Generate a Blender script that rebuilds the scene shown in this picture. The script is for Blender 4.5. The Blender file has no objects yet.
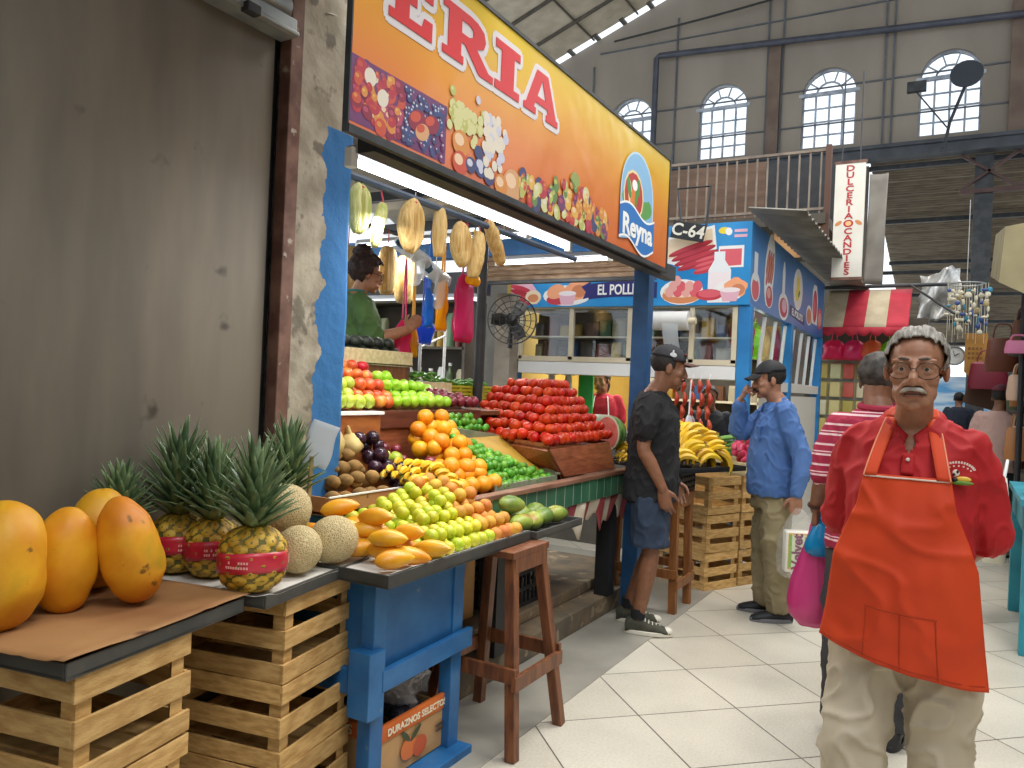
import bpy, bmesh, math, random
from mathutils import Vector, Matrix, noise
C = bpy.context.scene.collection
V = Vector
PI = math.pi
random.seed(7)
R = math.radians

# ---------------------------------------------------------------- materials
def lin(h):
    if isinstance(h, (tuple, list)): return (*h[:3], 1)
    h = h.lstrip('#'); o = []
    for i in (0, 2, 4):
        c = int(h[i:i+2], 16)/255
        o.append(c/12.92 if c <= .04045 else ((c+.055)/1.055)**2.4)
    return (*o, 1)

def mat(name, c, c2=None, rough=.5, scale=6, metal=0, bump=0, bscale=40, rnd=0, hue=0, detail=4, lo=.38, hi=.62,
        spec=.5, stretch=(1, 1, 1), voro=False, sub=0, emit=None, estr=1, alpha=1, trans=0, coat=0, c3=None, spots=None):
    m = bpy.data.materials.new(name); m.use_nodes = True
    nt = m.node_tree; N = nt.nodes; Lk = nt.links
    b = N['Principled BSDF']
    b.inputs['Roughness'].default_value = rough; b.inputs['Metallic'].default_value = metal
    b.inputs['Specular IOR Level'].default_value = spec
    b.inputs['Alpha'].default_value = alpha; b.inputs['Transmission Weight'].default_value = trans
    b.inputs['Coat Weight'].default_value = coat
    if sub:
        b.inputs['Subsurface Weight'].default_value = sub
        b.inputs['Subsurface Radius'].default_value = (.02, .008, .004); b.inputs['Subsurface Scale'].default_value = .3
    tc = N.new('ShaderNodeTexCoord'); mp = N.new('ShaderNodeMapping'); mp.inputs['Scale'].default_value = stretch
    Lk.new(tc.outputs['Object'], mp.inputs['Vector'])
    out = None
    oi = None
    if rnd or hue:
        oi = N.new('ShaderNodeObjectInfo')
    if c2 is not None:
        n = N.new('ShaderNodeTexNoise'); n.inputs['Scale'].default_value = scale; n.inputs['Detail'].default_value = detail
        Lk.new(mp.outputs[0], n.inputs['Vector'])
        if oi:
            n.noise_dimensions = '4D'; mm = N.new('ShaderNodeMath'); mm.operation = 'MULTIPLY'; mm.inputs[1].default_value = 40
            Lk.new(oi.outputs['Random'], mm.inputs[0]); Lk.new(mm.outputs[0], n.inputs['W'])
        r = N.new('ShaderNodeValToRGB'); e = r.color_ramp.elements
        e[0].position = lo; e[0].color = lin(c); e[1].position = hi; e[1].color = lin(c2)
        if c3 is not None:
            x = e.new(min(hi+.12, .99)); x.color = lin(c3)
        Lk.new(n.outputs['Fac'], r.inputs['Fac']); out = r.outputs['Color']
    if spots:
        col, ssc, thr = spots
        n = N.new('ShaderNodeTexNoise'); n.inputs['Scale'].default_value = ssc; n.inputs['Detail'].default_value = 3
        Lk.new(tc.outputs['Object'], n.inputs['Vector'])
        r = N.new('ShaderNodeValToRGB'); e = r.color_ramp.elements
        e[0].position = thr; e[0].color = (0, 0, 0, 1); e[1].position = thr+.06; e[1].color = (1, 1, 1, 1)
        Lk.new(n.outputs['Fac'], r.inputs['Fac'])
        mx = N.new('ShaderNodeMix'); mx.data_type = 'RGBA'
        Lk.new(r.outputs['Color'], mx.inputs[0])
        if out: Lk.new(out, mx.inputs[6])
        else: mx.inputs[6].default_value = lin(c)
        mx.inputs[7].default_value = lin(col); out = mx.outputs[2]
    if oi:
        hs = N.new('ShaderNodeHueSaturation')
        if out: Lk.new(out, hs.inputs['Color'])
        else: hs.inputs['Color'].default_value = lin(c)
        a = N.new('ShaderNodeMapRange'); a.inputs[3].default_value = 1-rnd; a.inputs[4].default_value = 1+rnd
        Lk.new(oi.outputs['Random'], a.inputs[0]); Lk.new(a.outputs[0], hs.inputs['Value'])
        if hue:
            f = N.new('ShaderNodeMath'); f.operation = 'MULTIPLY'; f.inputs[1].default_value = 7.31
            Lk.new(oi.outputs['Random'], f.inputs[0])
            g = N.new('ShaderNodeMath'); g.operation = 'FRACT'; Lk.new(f.outputs[0], g.inputs[0])
            a2 = N.new('ShaderNodeMapRange'); a2.inputs[3].default_value = .5-hue; a2.inputs[4].default_value = .5+hue
            Lk.new(g.outputs[0], a2.inputs[0]); Lk.new(a2.outputs[0], hs.inputs['Hue'])
        out = hs.outputs['Color']
    if out: Lk.new(out, b.inputs['Base Color'])
    else: b.inputs['Base Color'].default_value = lin(c)
    if bump:
        if voro:
            n2 = N.new('ShaderNodeTexVoronoi'); n2.feature = 'DISTANCE_TO_EDGE'; n2.inputs['Scale'].default_value = bscale; o2 = n2.outputs['Distance']
        else:
            n2 = N.new('ShaderNodeTexNoise'); n2.inputs['Scale'].default_value = bscale; n2.inputs['Detail'].default_value = 4; o2 = n2.outputs['Fac']
        Lk.new(mp.outputs[0], n2.inputs['Vector'])
        bp = N.new('ShaderNodeBump'); bp.inputs['Strength'].default_value = bump; bp.inputs['Distance'].default_value = .01
        Lk.new(o2, bp.inputs['Height']); Lk.new(bp.outputs[0], b.inputs['Normal'])
    if emit:
        b.inputs['Emission Color'].default_value = lin(emit); b.inputs['Emission Strength'].default_value = estr
    return m

_mc = {}
def flat(h, rough=.5, metal=0):
    k = (h, rough, metal)
    if k not in _mc: _mc[k] = mat('paint_'+h.strip('#'), h, rough=rough, metal=metal)
    return _mc[k]

# ---------------------------------------------------------------- mesh building
def frame(d):
    d = V(d).normalized(); a = V((0, 0, 1)) if abs(d.z) < .9 else V((1, 0, 0))
    u = d.cross(a).normalized(); return u, d.cross(u).normalized()

class MB:
    def __init__(s): s.bm = bmesh.new(); s.m = 0
    def f(s, vs, m=None):
        try:
            fa = s.bm.faces.new(vs); fa.material_index = s.m if m is None else m; return fa
        except ValueError: return None
    def v(s, p): return s.bm.verts.new(p)
    def box(s, c, d, rz=0, rx=0, ry=0, m=None, taper=1):
        M = Matrix.Translation(V(c)) @ Matrix.Rotation(rz, 4, 'Z') @ Matrix.Rotation(ry, 4, 'Y') @ Matrix.Rotation(rx, 4, 'X')
        vs = []
        for z in (-1, 1):
            t = taper if z > 0 else 1
            for y in (-1, 1):
                for x in (-1, 1): vs.append(s.v(M @ V((x*d[0]/2*t, y*d[1]/2*t, z*d[2]/2))))
        for q in ((0, 2, 3, 1), (4, 5, 7, 6), (0, 1, 5, 4), (2, 6, 7, 3), (0, 4, 6, 2), (1, 3, 7, 5)): s.f([vs[i] for i in q], m)
        return s
    def bx(s, x0, x1, y0, y1, z0, z1, m=None):
        return s.box(((x0+x1)/2, (y0+y1)/2, (z0+z1)/2), (abs(x1-x0), abs(y1-y0), abs(z1-z0)), m=m)
    def bar(s, p0, p1, w, h, up=(0, 0, 1), m=None):
        p0 = V(p0); p1 = V(p1); d = (p1-p0).normalized(); up = V(up)
        if abs(d.dot(up)) > .95: up = V((1, 0, 0))
        u = d.cross(up).normalized(); w2 = u.cross(d)
        vs = [s.v(p+u*a*w/2+w2*b*h/2) for p in (p0, p1) for a, b in ((-1, -1), (1, -1), (1, 1), (-1, 1))]
        for i in range(4): s.f([vs[i], vs[(i+1) % 4], vs[4+(i+1) % 4], vs[4+i]], m)
        s.f(vs[3::-1], m); s.f(vs[4:], m); return s
    def tube(s, pts, rad, n=10, m=None, cap=True, sub=0, flatn=None, flat=1.0, round_cap=False):
        pts = [V(p) for p in pts]; rad = list(rad) if isinstance(rad, (list, tuple)) else [rad]*len(pts)
        if sub and len(pts) > 2:
            P, Q = [], []
            for i in range(len(pts)-1):
                a = pts[max(i-1, 0)]; b = pts[i]; c = pts[i+1]; d = pts[min(i+2, len(pts)-1)]
                for k in range(sub):
                    t = k/sub
                    P.append(.5*((2*b)+(c-a)*t+(2*a-5*b+4*c-d)*t*t+(3*b-a-3*c+d)*t**3)); Q.append(rad[i]*(1-t)+rad[i+1]*t)
            P.append(pts[-1]); Q.append(rad[-1]); pts, rad = P, Q
        if round_cap:
            d0 = (pts[0]-pts[1]).normalized(); d1 = (pts[-1]-pts[-2]).normalized()
            r0, r1 = rad[0], rad[-1]
            a = [(pts[0]+d0*r0*math.sin(R(t)), r0*math.cos(R(t))) for t in (80, 55, 28)]
            b = [(pts[-1]+d1*r1*math.sin(R(t)), r1*math.cos(R(t))) for t in (28, 55, 80)]
            pts = [x[0] for x in a]+pts+[x[0] for x in b]; rad = [x[1] for x in a]+rad+[x[1] for x in b]
        u = None; rings = []
        for i, p in enumerate(pts):
            d = (pts[min(i+1, len(pts)-1)]-pts[max(i-1, 0)])
            d = d.normalized() if d.length > 1e-9 else V((0, 0, 1))
            if flatn is not None:
                w = V(flatn); w = (w-d*w.dot(d)).normalized(); u = d.cross(w).normalized()
            else:
                if u is None: u, w = frame(d)
                u = (u-d*u.dot(d))
                u = u.normalized() if u.length > 1e-6 else frame(d)[0]
                w = d.cross(u)
            rings.append([s.v(p+u*rad[i]*math.cos(2*PI*k/n)+w*rad[i]*flat*math.sin(2*PI*k/n)) for k in range(n)])
        for a, b in zip(rings, rings[1:]):
            for k in range(n): s.f([a[k], a[(k+1) % n], b[(k+1) % n], b[k]], m)
        if cap: s.f(rings[0][::-1], m); s.f(rings[-1], m)
        return s
    def loft(s, secs, n=28, m=None, e=2.2, cap=True):   # secs: (cx, cy, cz, hw, hd)
        rings = []
        for (x, y, z, a, b) in secs:
            r = []
            for k in range(n):
                t = 2*PI*k/n; c, q = math.cos(t), math.sin(t)
                r.append(s.v((x+a*math.copysign(abs(c)**(2/e), c), y+b*math.copysign(abs(q)**(2/e), q), z)))
            rings.append(r)
        for a, b in zip(rings, rings[1:]):
            for k in range(n): s.f([a[k], a[(k+1) % n], b[(k+1) % n], b[k]], m)
        if cap: s.f(rings[0][::-1], m); s.f(rings[-1], m)
        return s
    def ell(s, c, r, n=14, k=9, rot=None, m=None):
        if not isinstance(r, (tuple, list)): r = (r, r, r)
        M = rot.to_4x4() if rot is not None else Matrix.Identity(4); c = V(c)
        g = lambda i, j: s_v
        top = s.v(c+M @ V((0, 0, r[2]))); bot = s.v(c+M @ V((0, 0, -r[2]))); rings = []
        for i in range(1, k):
            ph = PI*i/k
            rings.append([s.v(c+M @ V((r[0]*math.sin(ph)*math.cos(2*PI*j/n), r[1]*math.sin(ph)*math.sin(2*PI*j/n), r[2]*math.cos(ph)))) for j in range(n)])
        for j in range(n):
            s.f([top, rings[0][j], rings[0][(j+1) % n]], m); s.f([bot, rings[-1][(j+1) % n], rings[-1][j]], m)
        for a, b in zip(rings, rings[1:]):
            for j in range(n): s.f([a[j], b[j], b[(j+1) % n], a[(j+1) % n]], m)
        return s
    def lathe(s, prof, n=20, c=(0, 0, 0), m=None, rf=None):
        c = V(c); rings = []
        for (r, z) in prof:
            if r < 1e-6: rings.append([s.v(c+V((0, 0, z)))])
            else:
                rings.append([s.v(c+V((math.cos(2*PI*j/n), math.sin(2*PI*j/n), 0))*(r*(rf(2*PI*j/n, z) if rf else 1))+V((0, 0, z))) for j in range(n)])
        for a, b in zip(rings, rings[1:]):
            for j in range(n):
                j2 = (j+1) % n
                if len(a) == 1 and len(b) == 1: continue
                if len(a) == 1: s.f([a[0], b[j2], b[j]], m)
                elif len(b) == 1: s.f([a[j], a[j2], b[0]], m)
                else: s.f([a[j], a[j2], b[j2], b[j]], m)
        return s
    def poly(s, pts, ext, m=None):
        ext = V(ext); a = [s.v(V(p)) for p in pts]; b = [s.v(V(p)+ext) for p in pts]; n = len(a)
        s.f(a[::-1], m); s.f(b, m)
        for i in range(n): s.f([a[i], a[(i+1) % n], b[(i+1) % n], b[i]], m)
        return s
    def grid(s, fn, nu, nv, m=None, mf=None):
        g = [[s.v(fn(i/nu, j/nv)) for i in range(nu+1)] for j in range(nv+1)]
        for j in range(nv):
            for i in range(nu):
                s.f([g[j][i], g[j][i+1], g[j+1][i+1], g[j+1][i]], mf((i+.5)/nu, (j+.5)/nv) if mf else m)
        return s
    def torus(s, c, Rr, r, u, w, n=20, k=6, m=None, sx=1, sy=1):
        c = V(c); u = V(u).normalized(); w = V(w).normalized(); z = u.cross(w); rings = []
        for i in range(n):
            a = 2*PI*i/n; d = u*math.cos(a)*sx+w*math.sin(a)*sy; dn = d.normalized()
            rings.append([s.v(c+d*Rr+dn*r*math.cos(2*PI*j/k)+z*r*math.sin(2*PI*j/k)) for j in range(k)])
        for i in range(n):
            a, b = rings[i], rings[(i+1) % n]
            for j in range(k): s.f([a[j], b[j], b[(j+1) % k], a[(j+1) % k]], m)
        return s
    def xf(s, M):
        bmesh.ops.transform(s.bm, matrix=M, verts=s.bm.verts); return s
    def jitter(s, a, f=8, seed=0):
        o = V((seed*3.1, seed*1.7, seed*.9))
        for v in s.bm.verts:
            v.co += V((noise.noise(v.co*f+o), noise.noise(v.co*f+o+V((9, 0, 0))), noise.noise(v.co*f+o+V((0, 9, 0)))))*a
        return s
    def build(s, name, mats, parent=None, smooth=True, bev=0, local=False, sol=0, subd=0, ang=40):
        bmesh.ops.recalc_face_normals(s.bm, faces=s.bm.faces)
        if parent is not None and not local:
            Mi = (Matrix.Translation(parent.location) @ parent.rotation_euler.to_matrix().to_4x4())
            if parent.parent is not None:
                pp = parent.parent
                Mi = (Matrix.Translation(pp.location) @ pp.rotation_euler.to_matrix().to_4x4()) @ Mi
            s.bm.transform(Mi.inverted())
        me = bpy.data.meshes.new(name); s.bm.to_mesh(me); s.bm.free()
        for m_ in (mats if isinstance(mats, (list, tuple)) else [mats]): me.materials.append(m_)
        o = bpy.data.objects.new(name, me); C.objects.link(o)
        if parent is not None: o.parent = parent
        if smooth:
            me.shade_smooth()
            if ang < 180: me.set_sharp_from_angle(angle=R(ang))
        if bev:
            b = o.modifiers.new('bevel', 'BEVEL'); b.width = bev; b.segments = 2; b.limit_method = 'ANGLE'
        if sol:
            b = o.modifiers.new('solid', 'SOLIDIFY'); b.thickness = sol; b.offset = 0
        if subd:
            b = o.modifiers.new('sub', 'SUBSURF'); b.levels = subd; b.render_levels = subd
        return o

def tag(o, label, cat, group=None, kind=None):
    o['label'] = label; o['category'] = cat
    if group: o['group'] = group
    if kind: o['kind'] = kind
    return o
def thing(name, label, cat, loc=(0, 0, 0), rz=0, group=None):
    o = bpy.data.objects.new(name, None); C.objects.link(o); o.empty_display_size = .1
    o.location = loc; o.rotation_euler = (0, 0, rz)
    return tag(o, label, cat, group)
def struct(o): o['kind'] = 'structure'; return o
def plabel(o, l): o['label'] = l; return o
def dup(o, loc=None, rot=None, label=None, group=None, parent=None, scale=None):
    c = o.copy(); C.objects.link(c)
    if parent is not None: c.parent = parent
    for ch in list(o.children): dup(ch, parent=c)
    if loc is not None: c.location = loc
    if rot is not None: c.rotation_euler = rot
    if scale is not None: c.scale = (scale,)*3 if not isinstance(scale, (tuple, list)) else scale
    if label: c['label'] = label
    if group: c['group'] = group
    return c
def textmesh(txt, size, bold=0, ext=.001, align='CENTER', space=1.0):
    cu = bpy.data.curves.new('t', 'FONT'); cu.body = txt; cu.size = size; cu.offset = bold; cu.extrude = ext
    cu.align_x = align; cu.align_y = 'CENTER'; cu.space_character = space; cu.resolution_u = 3
    o = bpy.data.objects.new('t', cu); C.objects.link(o)
    dg = bpy.context.evaluated_depsgraph_get(); me = bpy.data.meshes.new_from_object(o.evaluated_get(dg))
    bpy.data.objects.remove(o); bpy.data.curves.remove(cu); return me
def addmesh(mb, me, M, m=None):
    n0 = len(mb.bm.faces); nv = len(mb.bm.verts)
    mb.bm.from_mesh(me); mb.bm.verts.ensure_lookup_table(); mb.bm.faces.ensure_lookup_table()
    for v in mb.bm.verts[nv:]: v.co = M @ v.co
    for f in mb.bm.faces[n0:]: f.material_index = mb.m if m is None else m
    bpy.data.meshes.remove(me); return mb
def plane_xf(o, ux, uy, n=None):   # local x->ux, y->uy, z->normal
    ux = V(ux).normalized(); uy = V(uy).normalized(); uz = ux.cross(uy)
    return Matrix(((ux.x, uy.x, uz.x, o[0]), (ux.y, uy.y, uz.y, o[1]), (ux.z, uy.z, uz.z, o[2]), (0, 0, 0, 1)))
def puttext(mb, txt, size, o, ux, uy, m=0, bold=0, ext=.001, align='CENTER', space=1.0, sx=1.0):
    M = plane_xf(o, ux, uy) @ Matrix.Diagonal((sx, 1, 1, 1))
    return addmesh(mb, textmesh(txt, size, bold, ext, align, space), M, m)
# ---------------------------------------------------------------- setting
def floor_mat():
    m = bpy.data.materials.new('floor_tiles'); m.use_nodes = True; nt = m.node_tree; N = nt.nodes; L = nt.links; b = N['Principled BSDF']
    tc = N.new('ShaderNodeTexCoord'); mp = N.new('ShaderNodeMapping'); mp.inputs['Rotation'].default_value = (0, 0, R(45))
    mp.inputs['Location'].default_value = (3.302, -1.563, 0)
    L.new(tc.outputs['Object'], mp.inputs['Vector'])
    br = N.new('ShaderNodeTexBrick'); br.offset = 0; br.squash = 1
    br.inputs['Scale'].default_value = 1; br.inputs['Mortar Size'].default_value = .0035; br.inputs['Mortar Smooth'].default_value = .1
    br.inputs['Brick Width'].default_value = .505; br.inputs['Row Height'].default_value = .505
    br.inputs['Color1'].default_value = lin('#d8d3c5'); br.inputs['Color2'].default_value = lin('#cec8b9'); br.inputs['Mortar'].default_value = lin('#57524a')
    L.new(mp.outputs[0], br.inputs['Vector'])
    n = N.new('ShaderNodeTexNoise'); n.inputs['Scale'].default_value = 90; n.inputs['Detail'].default_value = 3; L.new(tc.outputs['Object'], n.inputs['Vector'])
    n2 = N.new('ShaderNodeTexNoise'); n2.inputs['Scale'].default_value = 1.7; n2.inputs['Detail'].default_value = 6; L.new(tc.outputs['Object'], n2.inputs['Vector'])
    r1 = N.new('ShaderNodeMapRange'); r1.inputs[1].default_value = .3; r1.inputs[2].default_value = .7; r1.inputs[3].default_value = .86; r1.inputs[4].default_value = 1.04; L.new(n.outputs['Fac'], r1.inputs[0])
    r2 = N.new('ShaderNodeMapRange'); r2.inputs[1].default_value = .3; r2.inputs[2].default_value = .7; r2.inputs[3].default_value = .82; r2.inputs[4].default_value = 1.05; L.new(n2.outputs['Fac'], r2.inputs[0])
    mu = N.new('ShaderNodeMath'); mu.operation = 'MULTIPLY'; L.new(r1.outputs[0], mu.inputs[0]); L.new(r2.outputs[0], mu.inputs[1])
    mx = N.new('ShaderNodeMix'); mx.data_type = 'RGBA'; mx.blend_type = 'MULTIPLY'; mx.inputs[0].default_value = 1
    L.new(br.outputs['Color'], mx.inputs[6]); L.new(mu.outputs[0], mx.inputs[7]); L.new(mx.outputs[2], b.inputs['Base Color'])
    b.inputs['Roughness'].default_value = .28
    return m

M_wood = mat('crate_wood', '#b48b50', '#d3ad70', rough=.75, scale=5, stretch=(3, 3, 14), bump=.25, bscale=30, rnd=.14, spots=('#8a683a', 4.5, .66))
M_wood2 = mat('dark_wood', '#5e3a22', '#7a4d2e', rough=.55, scale=4, stretch=(12, 12, 1.5), bump=.15)
M_board = mat('red_brown_board', '#7c4228', '#96573a', rough=.45, scale=5, stretch=(8, 2, 12), bump=.08)
M_concrete = mat('rough_concrete', '#8c8474', '#a79f8d', rough=.9, scale=7, bump=.9, bscale=16, spots=('#6d665a', 9, .57))
M_grey = mat('grey_concrete', '#908d84', '#a09d93', rough=.4, scale=2.5, detail=8, bump=.05)
M_steel = mat('dark_steel', '#33363a', '#454648', rough=.5, metal=.3, scale=6)
M_blue = mat('blue_paint', '#1f5c94', '#2b6ca4', rough=.45, scale=7, bump=.1, spots=('#6d7f8a', 11, .68))
M_blue2 = mat('bright_blue_paint', '#1f77b8', '#2b86c8', rough=.45, scale=5)
M_white = mat('white_plastic', '#e9e9e6', rough=.4)
M_black = mat('black_plastic', '#17181a', '#232427', rough=.5, scale=8)
M_tray = mat('tray_metal', '#3c3d3b', '#4b4a46', rough=.55, metal=.2, scale=9)
M_skyglass = None
def thin_glass(name, tint=(.95, .98, 1), fac=.12, rough=.03):
    m = bpy.data.materials.new(name); m.use_nodes = True; nt = m.node_tree; N = nt.nodes; L = nt.links
    N.remove(N['Principled BSDF']); t = N.new('ShaderNodeBsdfTransparent'); t.inputs[0].default_value = (*tint, 1)
    g = N.new('ShaderNodeBsdfGlossy'); g.inputs['Roughness'].default_value = rough
    x = N.new('ShaderNodeMixShader'); x.inputs[0].default_value = fac
    L.new(t.outputs[0], x.inputs[1]); L.new(g.outputs[0], x.inputs[2]); L.new(x.outputs[0], N['Material Output'].inputs[0]); return m
M_glass = thin_glass('clear_glass', (.95, .98, 1), .06); M_winglass = thin_glass('window_glass', (.98, .99, 1), .03)

def film(name, col, a=.5, rough=.25):    # translucent plastic film
    m = bpy.data.materials.new(name); m.use_nodes = True; nt = m.node_tree; N = nt.nodes; L = nt.links
    b = N['Principled BSDF']; b.inputs['Base Color'].default_value = lin(col); b.inputs['Roughness'].default_value = rough
    tr = N.new('ShaderNodeBsdfTranslucent'); tr.inputs[0].default_value = lin(col)
    x = N.new('ShaderNodeMixShader'); x.inputs[0].default_value = .35; L.new(b.outputs[0], x.inputs[1]); L.new(tr.outputs[0], x.inputs[2])
    t = N.new('ShaderNodeBsdfTransparent'); t.inputs[0].default_value = (1, 1, 1, 1)
    y = N.new('ShaderNodeMixShader'); y.inputs[0].default_value = a; L.new(t.outputs[0], y.inputs[1]); L.new(x.outputs[0], y.inputs[2])
    L.new(y.outputs[0], N['Material Output'].inputs[0]); return m

# floor
b = MB(); b.bx(-14, 12, -4, 48, -.08, 0); o = struct(b.build('floor', floor_mat(), smooth=False))
b = MB(); b.bx(-6.2, -1.565, -2, 6.6, .0005, .004)
o = struct(b.build('trim_1', M_grey, smooth=False))
M_step = mat('worn_step', '#5b5348', '#7d6c55', rough=.85, scale=5, detail=8, bump=.5, bscale=14, spots=('#95856c', 8, .6))
b = MB(); b.bx(-5.2, -1.98, 3.0, 5.55, .004, .13); b.bx(-5.2, -2.12, 3.0, 5.55, .13, .2)
struct(b.build('trim_2', M_step, bev=.008, smooth=False))

# roller door bay on the left and the pillar
M_door = mat('grey_door_metal', '#6f685d', '#837a6c', rough=.5, scale=1.6, stretch=(1, 3, .6), metal=.15, detail=7, spots=('#4e4840', 5, .68))
b = MB(); b.bx(-2.75, -2.45, -3, 2.2, 0, 5.2); struct(b.build('wall_left', mat('old_plaster', '#80786b', '#968d7e', rough=.9, scale=3), smooth=False))
b = MB(); b.bx(-2.38, -2.33, -3, 2.115, .02, 2.95); struct(b.build('door_1', M_door, smooth=False))
M_galv = mat('galvanised_slats', '#8c9091', '#a5a8a6', rough=.45, metal=.5, scale=9)
sh = thing('roller_shutter', 'rolled up grey metal roller shutter above the dark door panel', 'shutter', (-2.3, 1, 2.78))
b = MB()
for k in range(3):
    z = 2.86+k*.07
    b.tube([(-2.28, -3, z+.04), (-2.28, 2.13, z+.04)], .045, 8, flat=.5, flatn=(1, 0, 0))
b.build('slats', M_galv, sh)
b = MB(); b.bx(-2.33, -2.24, -3, 2.14, 2.78, 2.85); b.bx(-2.24, -2.225, -3, 2.14, 2.78, 2.80)
b.build('bottom_bar', M_galv, sh, bev=.006, smooth=False)
for y in (1.2, 1.9):
    b = MB(); b.bx(-2.24, -2.2, y-.03, y+.03, 2.765, 2.80); b.build('latch', M_steel, sh, bev=.004, smooth=False)
M_rust = mat('rusty_brown_steel', '#5a3a30', '#7b5a4c', rough=.7, scale=10, spots=('#a59a8c', 14, .66))
b = MB(); b.bx(-2.34, -2.28, 2.15, 2.215, 0, 4.4); struct(b.build('trim_3', M_rust, smooth=False, bev=.004))
b = MB(); b.bx(-2.42, -2.36, 2.1, 2.16, 0, 3.0); struct(b.build('trim_gap_shade', M_black, smooth=False))  # black strip stands in for the dark gap beside the door
def pillar_mat():
    m = mat('pillar_plaster', '#8c8474', '#aaa292', rough=.9, scale=7, bump=.9, bscale=14, spots=('#6d665a', 9, .58))
    nt = m.node_tree; N = nt.nodes; L = nt.links; b = N['Principled BSDF']; old = b.inputs['Base Color'].links[0].from_socket
    tc = N.new('ShaderNodeTexCoord'); sp = N.new('ShaderNodeSeparateXYZ'); L.new(tc.outputs['Object'], sp.inputs[0])
    n = N.new('ShaderNodeTexNoise'); n.inputs['Scale'].default_value = 9; n.inputs['Detail'].default_value = 6; L.new(tc.outputs['Object'], n.inputs['Vector'])
    a = N.new('ShaderNodeMath'); a.operation = 'MULTIPLY_ADD'; a.inputs[1].default_value = .16; L.new(n.outputs['Fac'], a.inputs[0]); L.new(sp.outputs['Y'], a.inputs[2])
    g = N.new('ShaderNodeMath'); g.operation = 'GREATER_THAN'; g.inputs[1].default_value = 2.463; L.new(a.outputs[0], g.inputs[0])
    z = N.new('ShaderNodeMath'); z.operation = 'LESS_THAN'; z.inputs[1].default_value = 2.53; L.new(sp.outputs['Z'], z.inputs[0])
    q = N.new('ShaderNodeMath'); q.operation = 'MULTIPLY'; L.new(g.outputs[0], q.inputs[0]); L.new(z.outputs[0], q.inputs[1])
    mx = N.new('ShaderNodeMix'); mx.data_type = 'RGBA'; L.new(q.outputs[0], mx.inputs[0]); L.new(old, mx.inputs[6]); mx.inputs[7].default_value = lin('#2a659c')
    L.new(mx.outputs[2], b.inputs['Base Color']); return m
b = MB(); b.bx(-2.65, -2.3, 2.2, 2.54, 0, 4.4)
bmesh.ops.subdivide_edges(b.bm, edges=b.bm.edges, cuts=24, use_grid_fill=True)
for v in b.bm.verts:
    v.co.x += .012*noise.noise(v.co*7); v.co.y += .008*noise.noise(v.co*6+V((4, 4, 4)))
struct(b.build('pillar', pillar_mat(), ang=180))

# hall end wall with arched windows
YB = 22.0
wx = [-8.93, -6.15, -3.33, -0.51, 2.3, 5.1]
rz = lambda x: 16.13-abs(x)*.382          # roof plane
W, SILL, SPR = .68, 8.17, 9.6
M_bwall = mat('hall_plaster', '#857d73', '#a0978b', rough=.9, scale=.5, detail=10, stretch=(1, 1, .35), lo=.3, hi=.7)
b = MB()
xs = [-14]+[(wx[i]+wx[i+1])/2 for i in range(len(wx)-1)]+[9]
for i, x in enumerate(wx):
    l, r = xs[i], xs[i+1]
    arc = [(x+W*math.cos(PI*k/14), SPR+W*math.sin(PI*k/14)) for k in range(15)]
    def pc(p): b.poly([(px, YB, pz) for px, pz in p], (0, .35, 0))
    top = 11.0
    pc([(l, 7.9), (r, 7.9), (r, SILL), (l, SILL)])
    pc([(l, SILL), (x-W, SILL), (x-W, SPR), (l, SPR)]); pc([(x+W, SILL), (r, SILL), (r, SPR), (x+W, SPR)])
    hi = arc[:8]; lo_ = arc[7:]
    pc([(x+W, SPR), (r, SPR), (r, top), (x, top)]+hi[::-1][:-1]); pc([(x, top), (l, top), (l, SPR)]+lo_[::-1])
    t = [(l, top), (r, top), (r, rz(r)-.05)]
    if l < 0 < r: t.append((0, rz(0)-.05))
    pc(t+[(l, rz(l)-.05)]) if rz(l)-.05 > top else pc(t+[(l+(top-rz(l)+.05)/.382, top)])
struct(b.build('wall_back', M_bwall, smooth=False))
M_wframe = mat('window_frame_paint', '#b8c0cc', '#8d97a6', rough=.5, scale=4)
for i, x in enumerate(wx[:5]):
    b = MB(); y = YB+.15
    for k in range(14):
        a, c = PI*k/14, PI*(k+1)/14
        b.bar((x+W*math.cos(a), y, SPR+W*math.sin(a)), (x+W*math.cos(c), y, SPR+W*math.sin(c)), .08, .06)
        if k % 2 == 0: b.bar((x+.34*math.cos(a), y, SPR+.34*math.sin(a)), (x+.34*math.cos(PI*(k+2)/14), y, SPR+.34*math.sin(PI*(k+2)/14)), .05, .04)
    for a in (R(36), R(72), R(108), R(144)):
        b.bar((x+.34*math.cos(a), y, SPR+.34*math.sin(a)), (x+W*math.cos(a), y, SPR+W*math.sin(a)), .035, .035)
    for q in (-W, -W/2, 0, W/2, W): b.bar((x+q, y, SILL), (x+q, y, SPR), .05 if abs(q) < W else .09, .05, up=(0, 1, 0))
    for z in (SILL+.03, SILL+.36, SILL+.72, SILL+1.08): b.bar((x-W, y, z), (x+W, y, z), .04, .04)
    b.bar((x-W-.08, y-.12, SPR), (x+W+.08, y-.12, SPR), .1, .09)
    w = struct(b.build('window_%d' % (i+1), M_wframe, smooth=False))
    b = MB(); b.poly([(x-W, y+.02, SILL), (x+W, y+.02, SILL)]+[(x+W*math.cos(PI*k/14), y+.02, SPR+W*math.sin(PI*k/14)) for k in range(15)], (0, .01, 0))
    b.build('pane', M_winglass, w, smooth=False)
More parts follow.
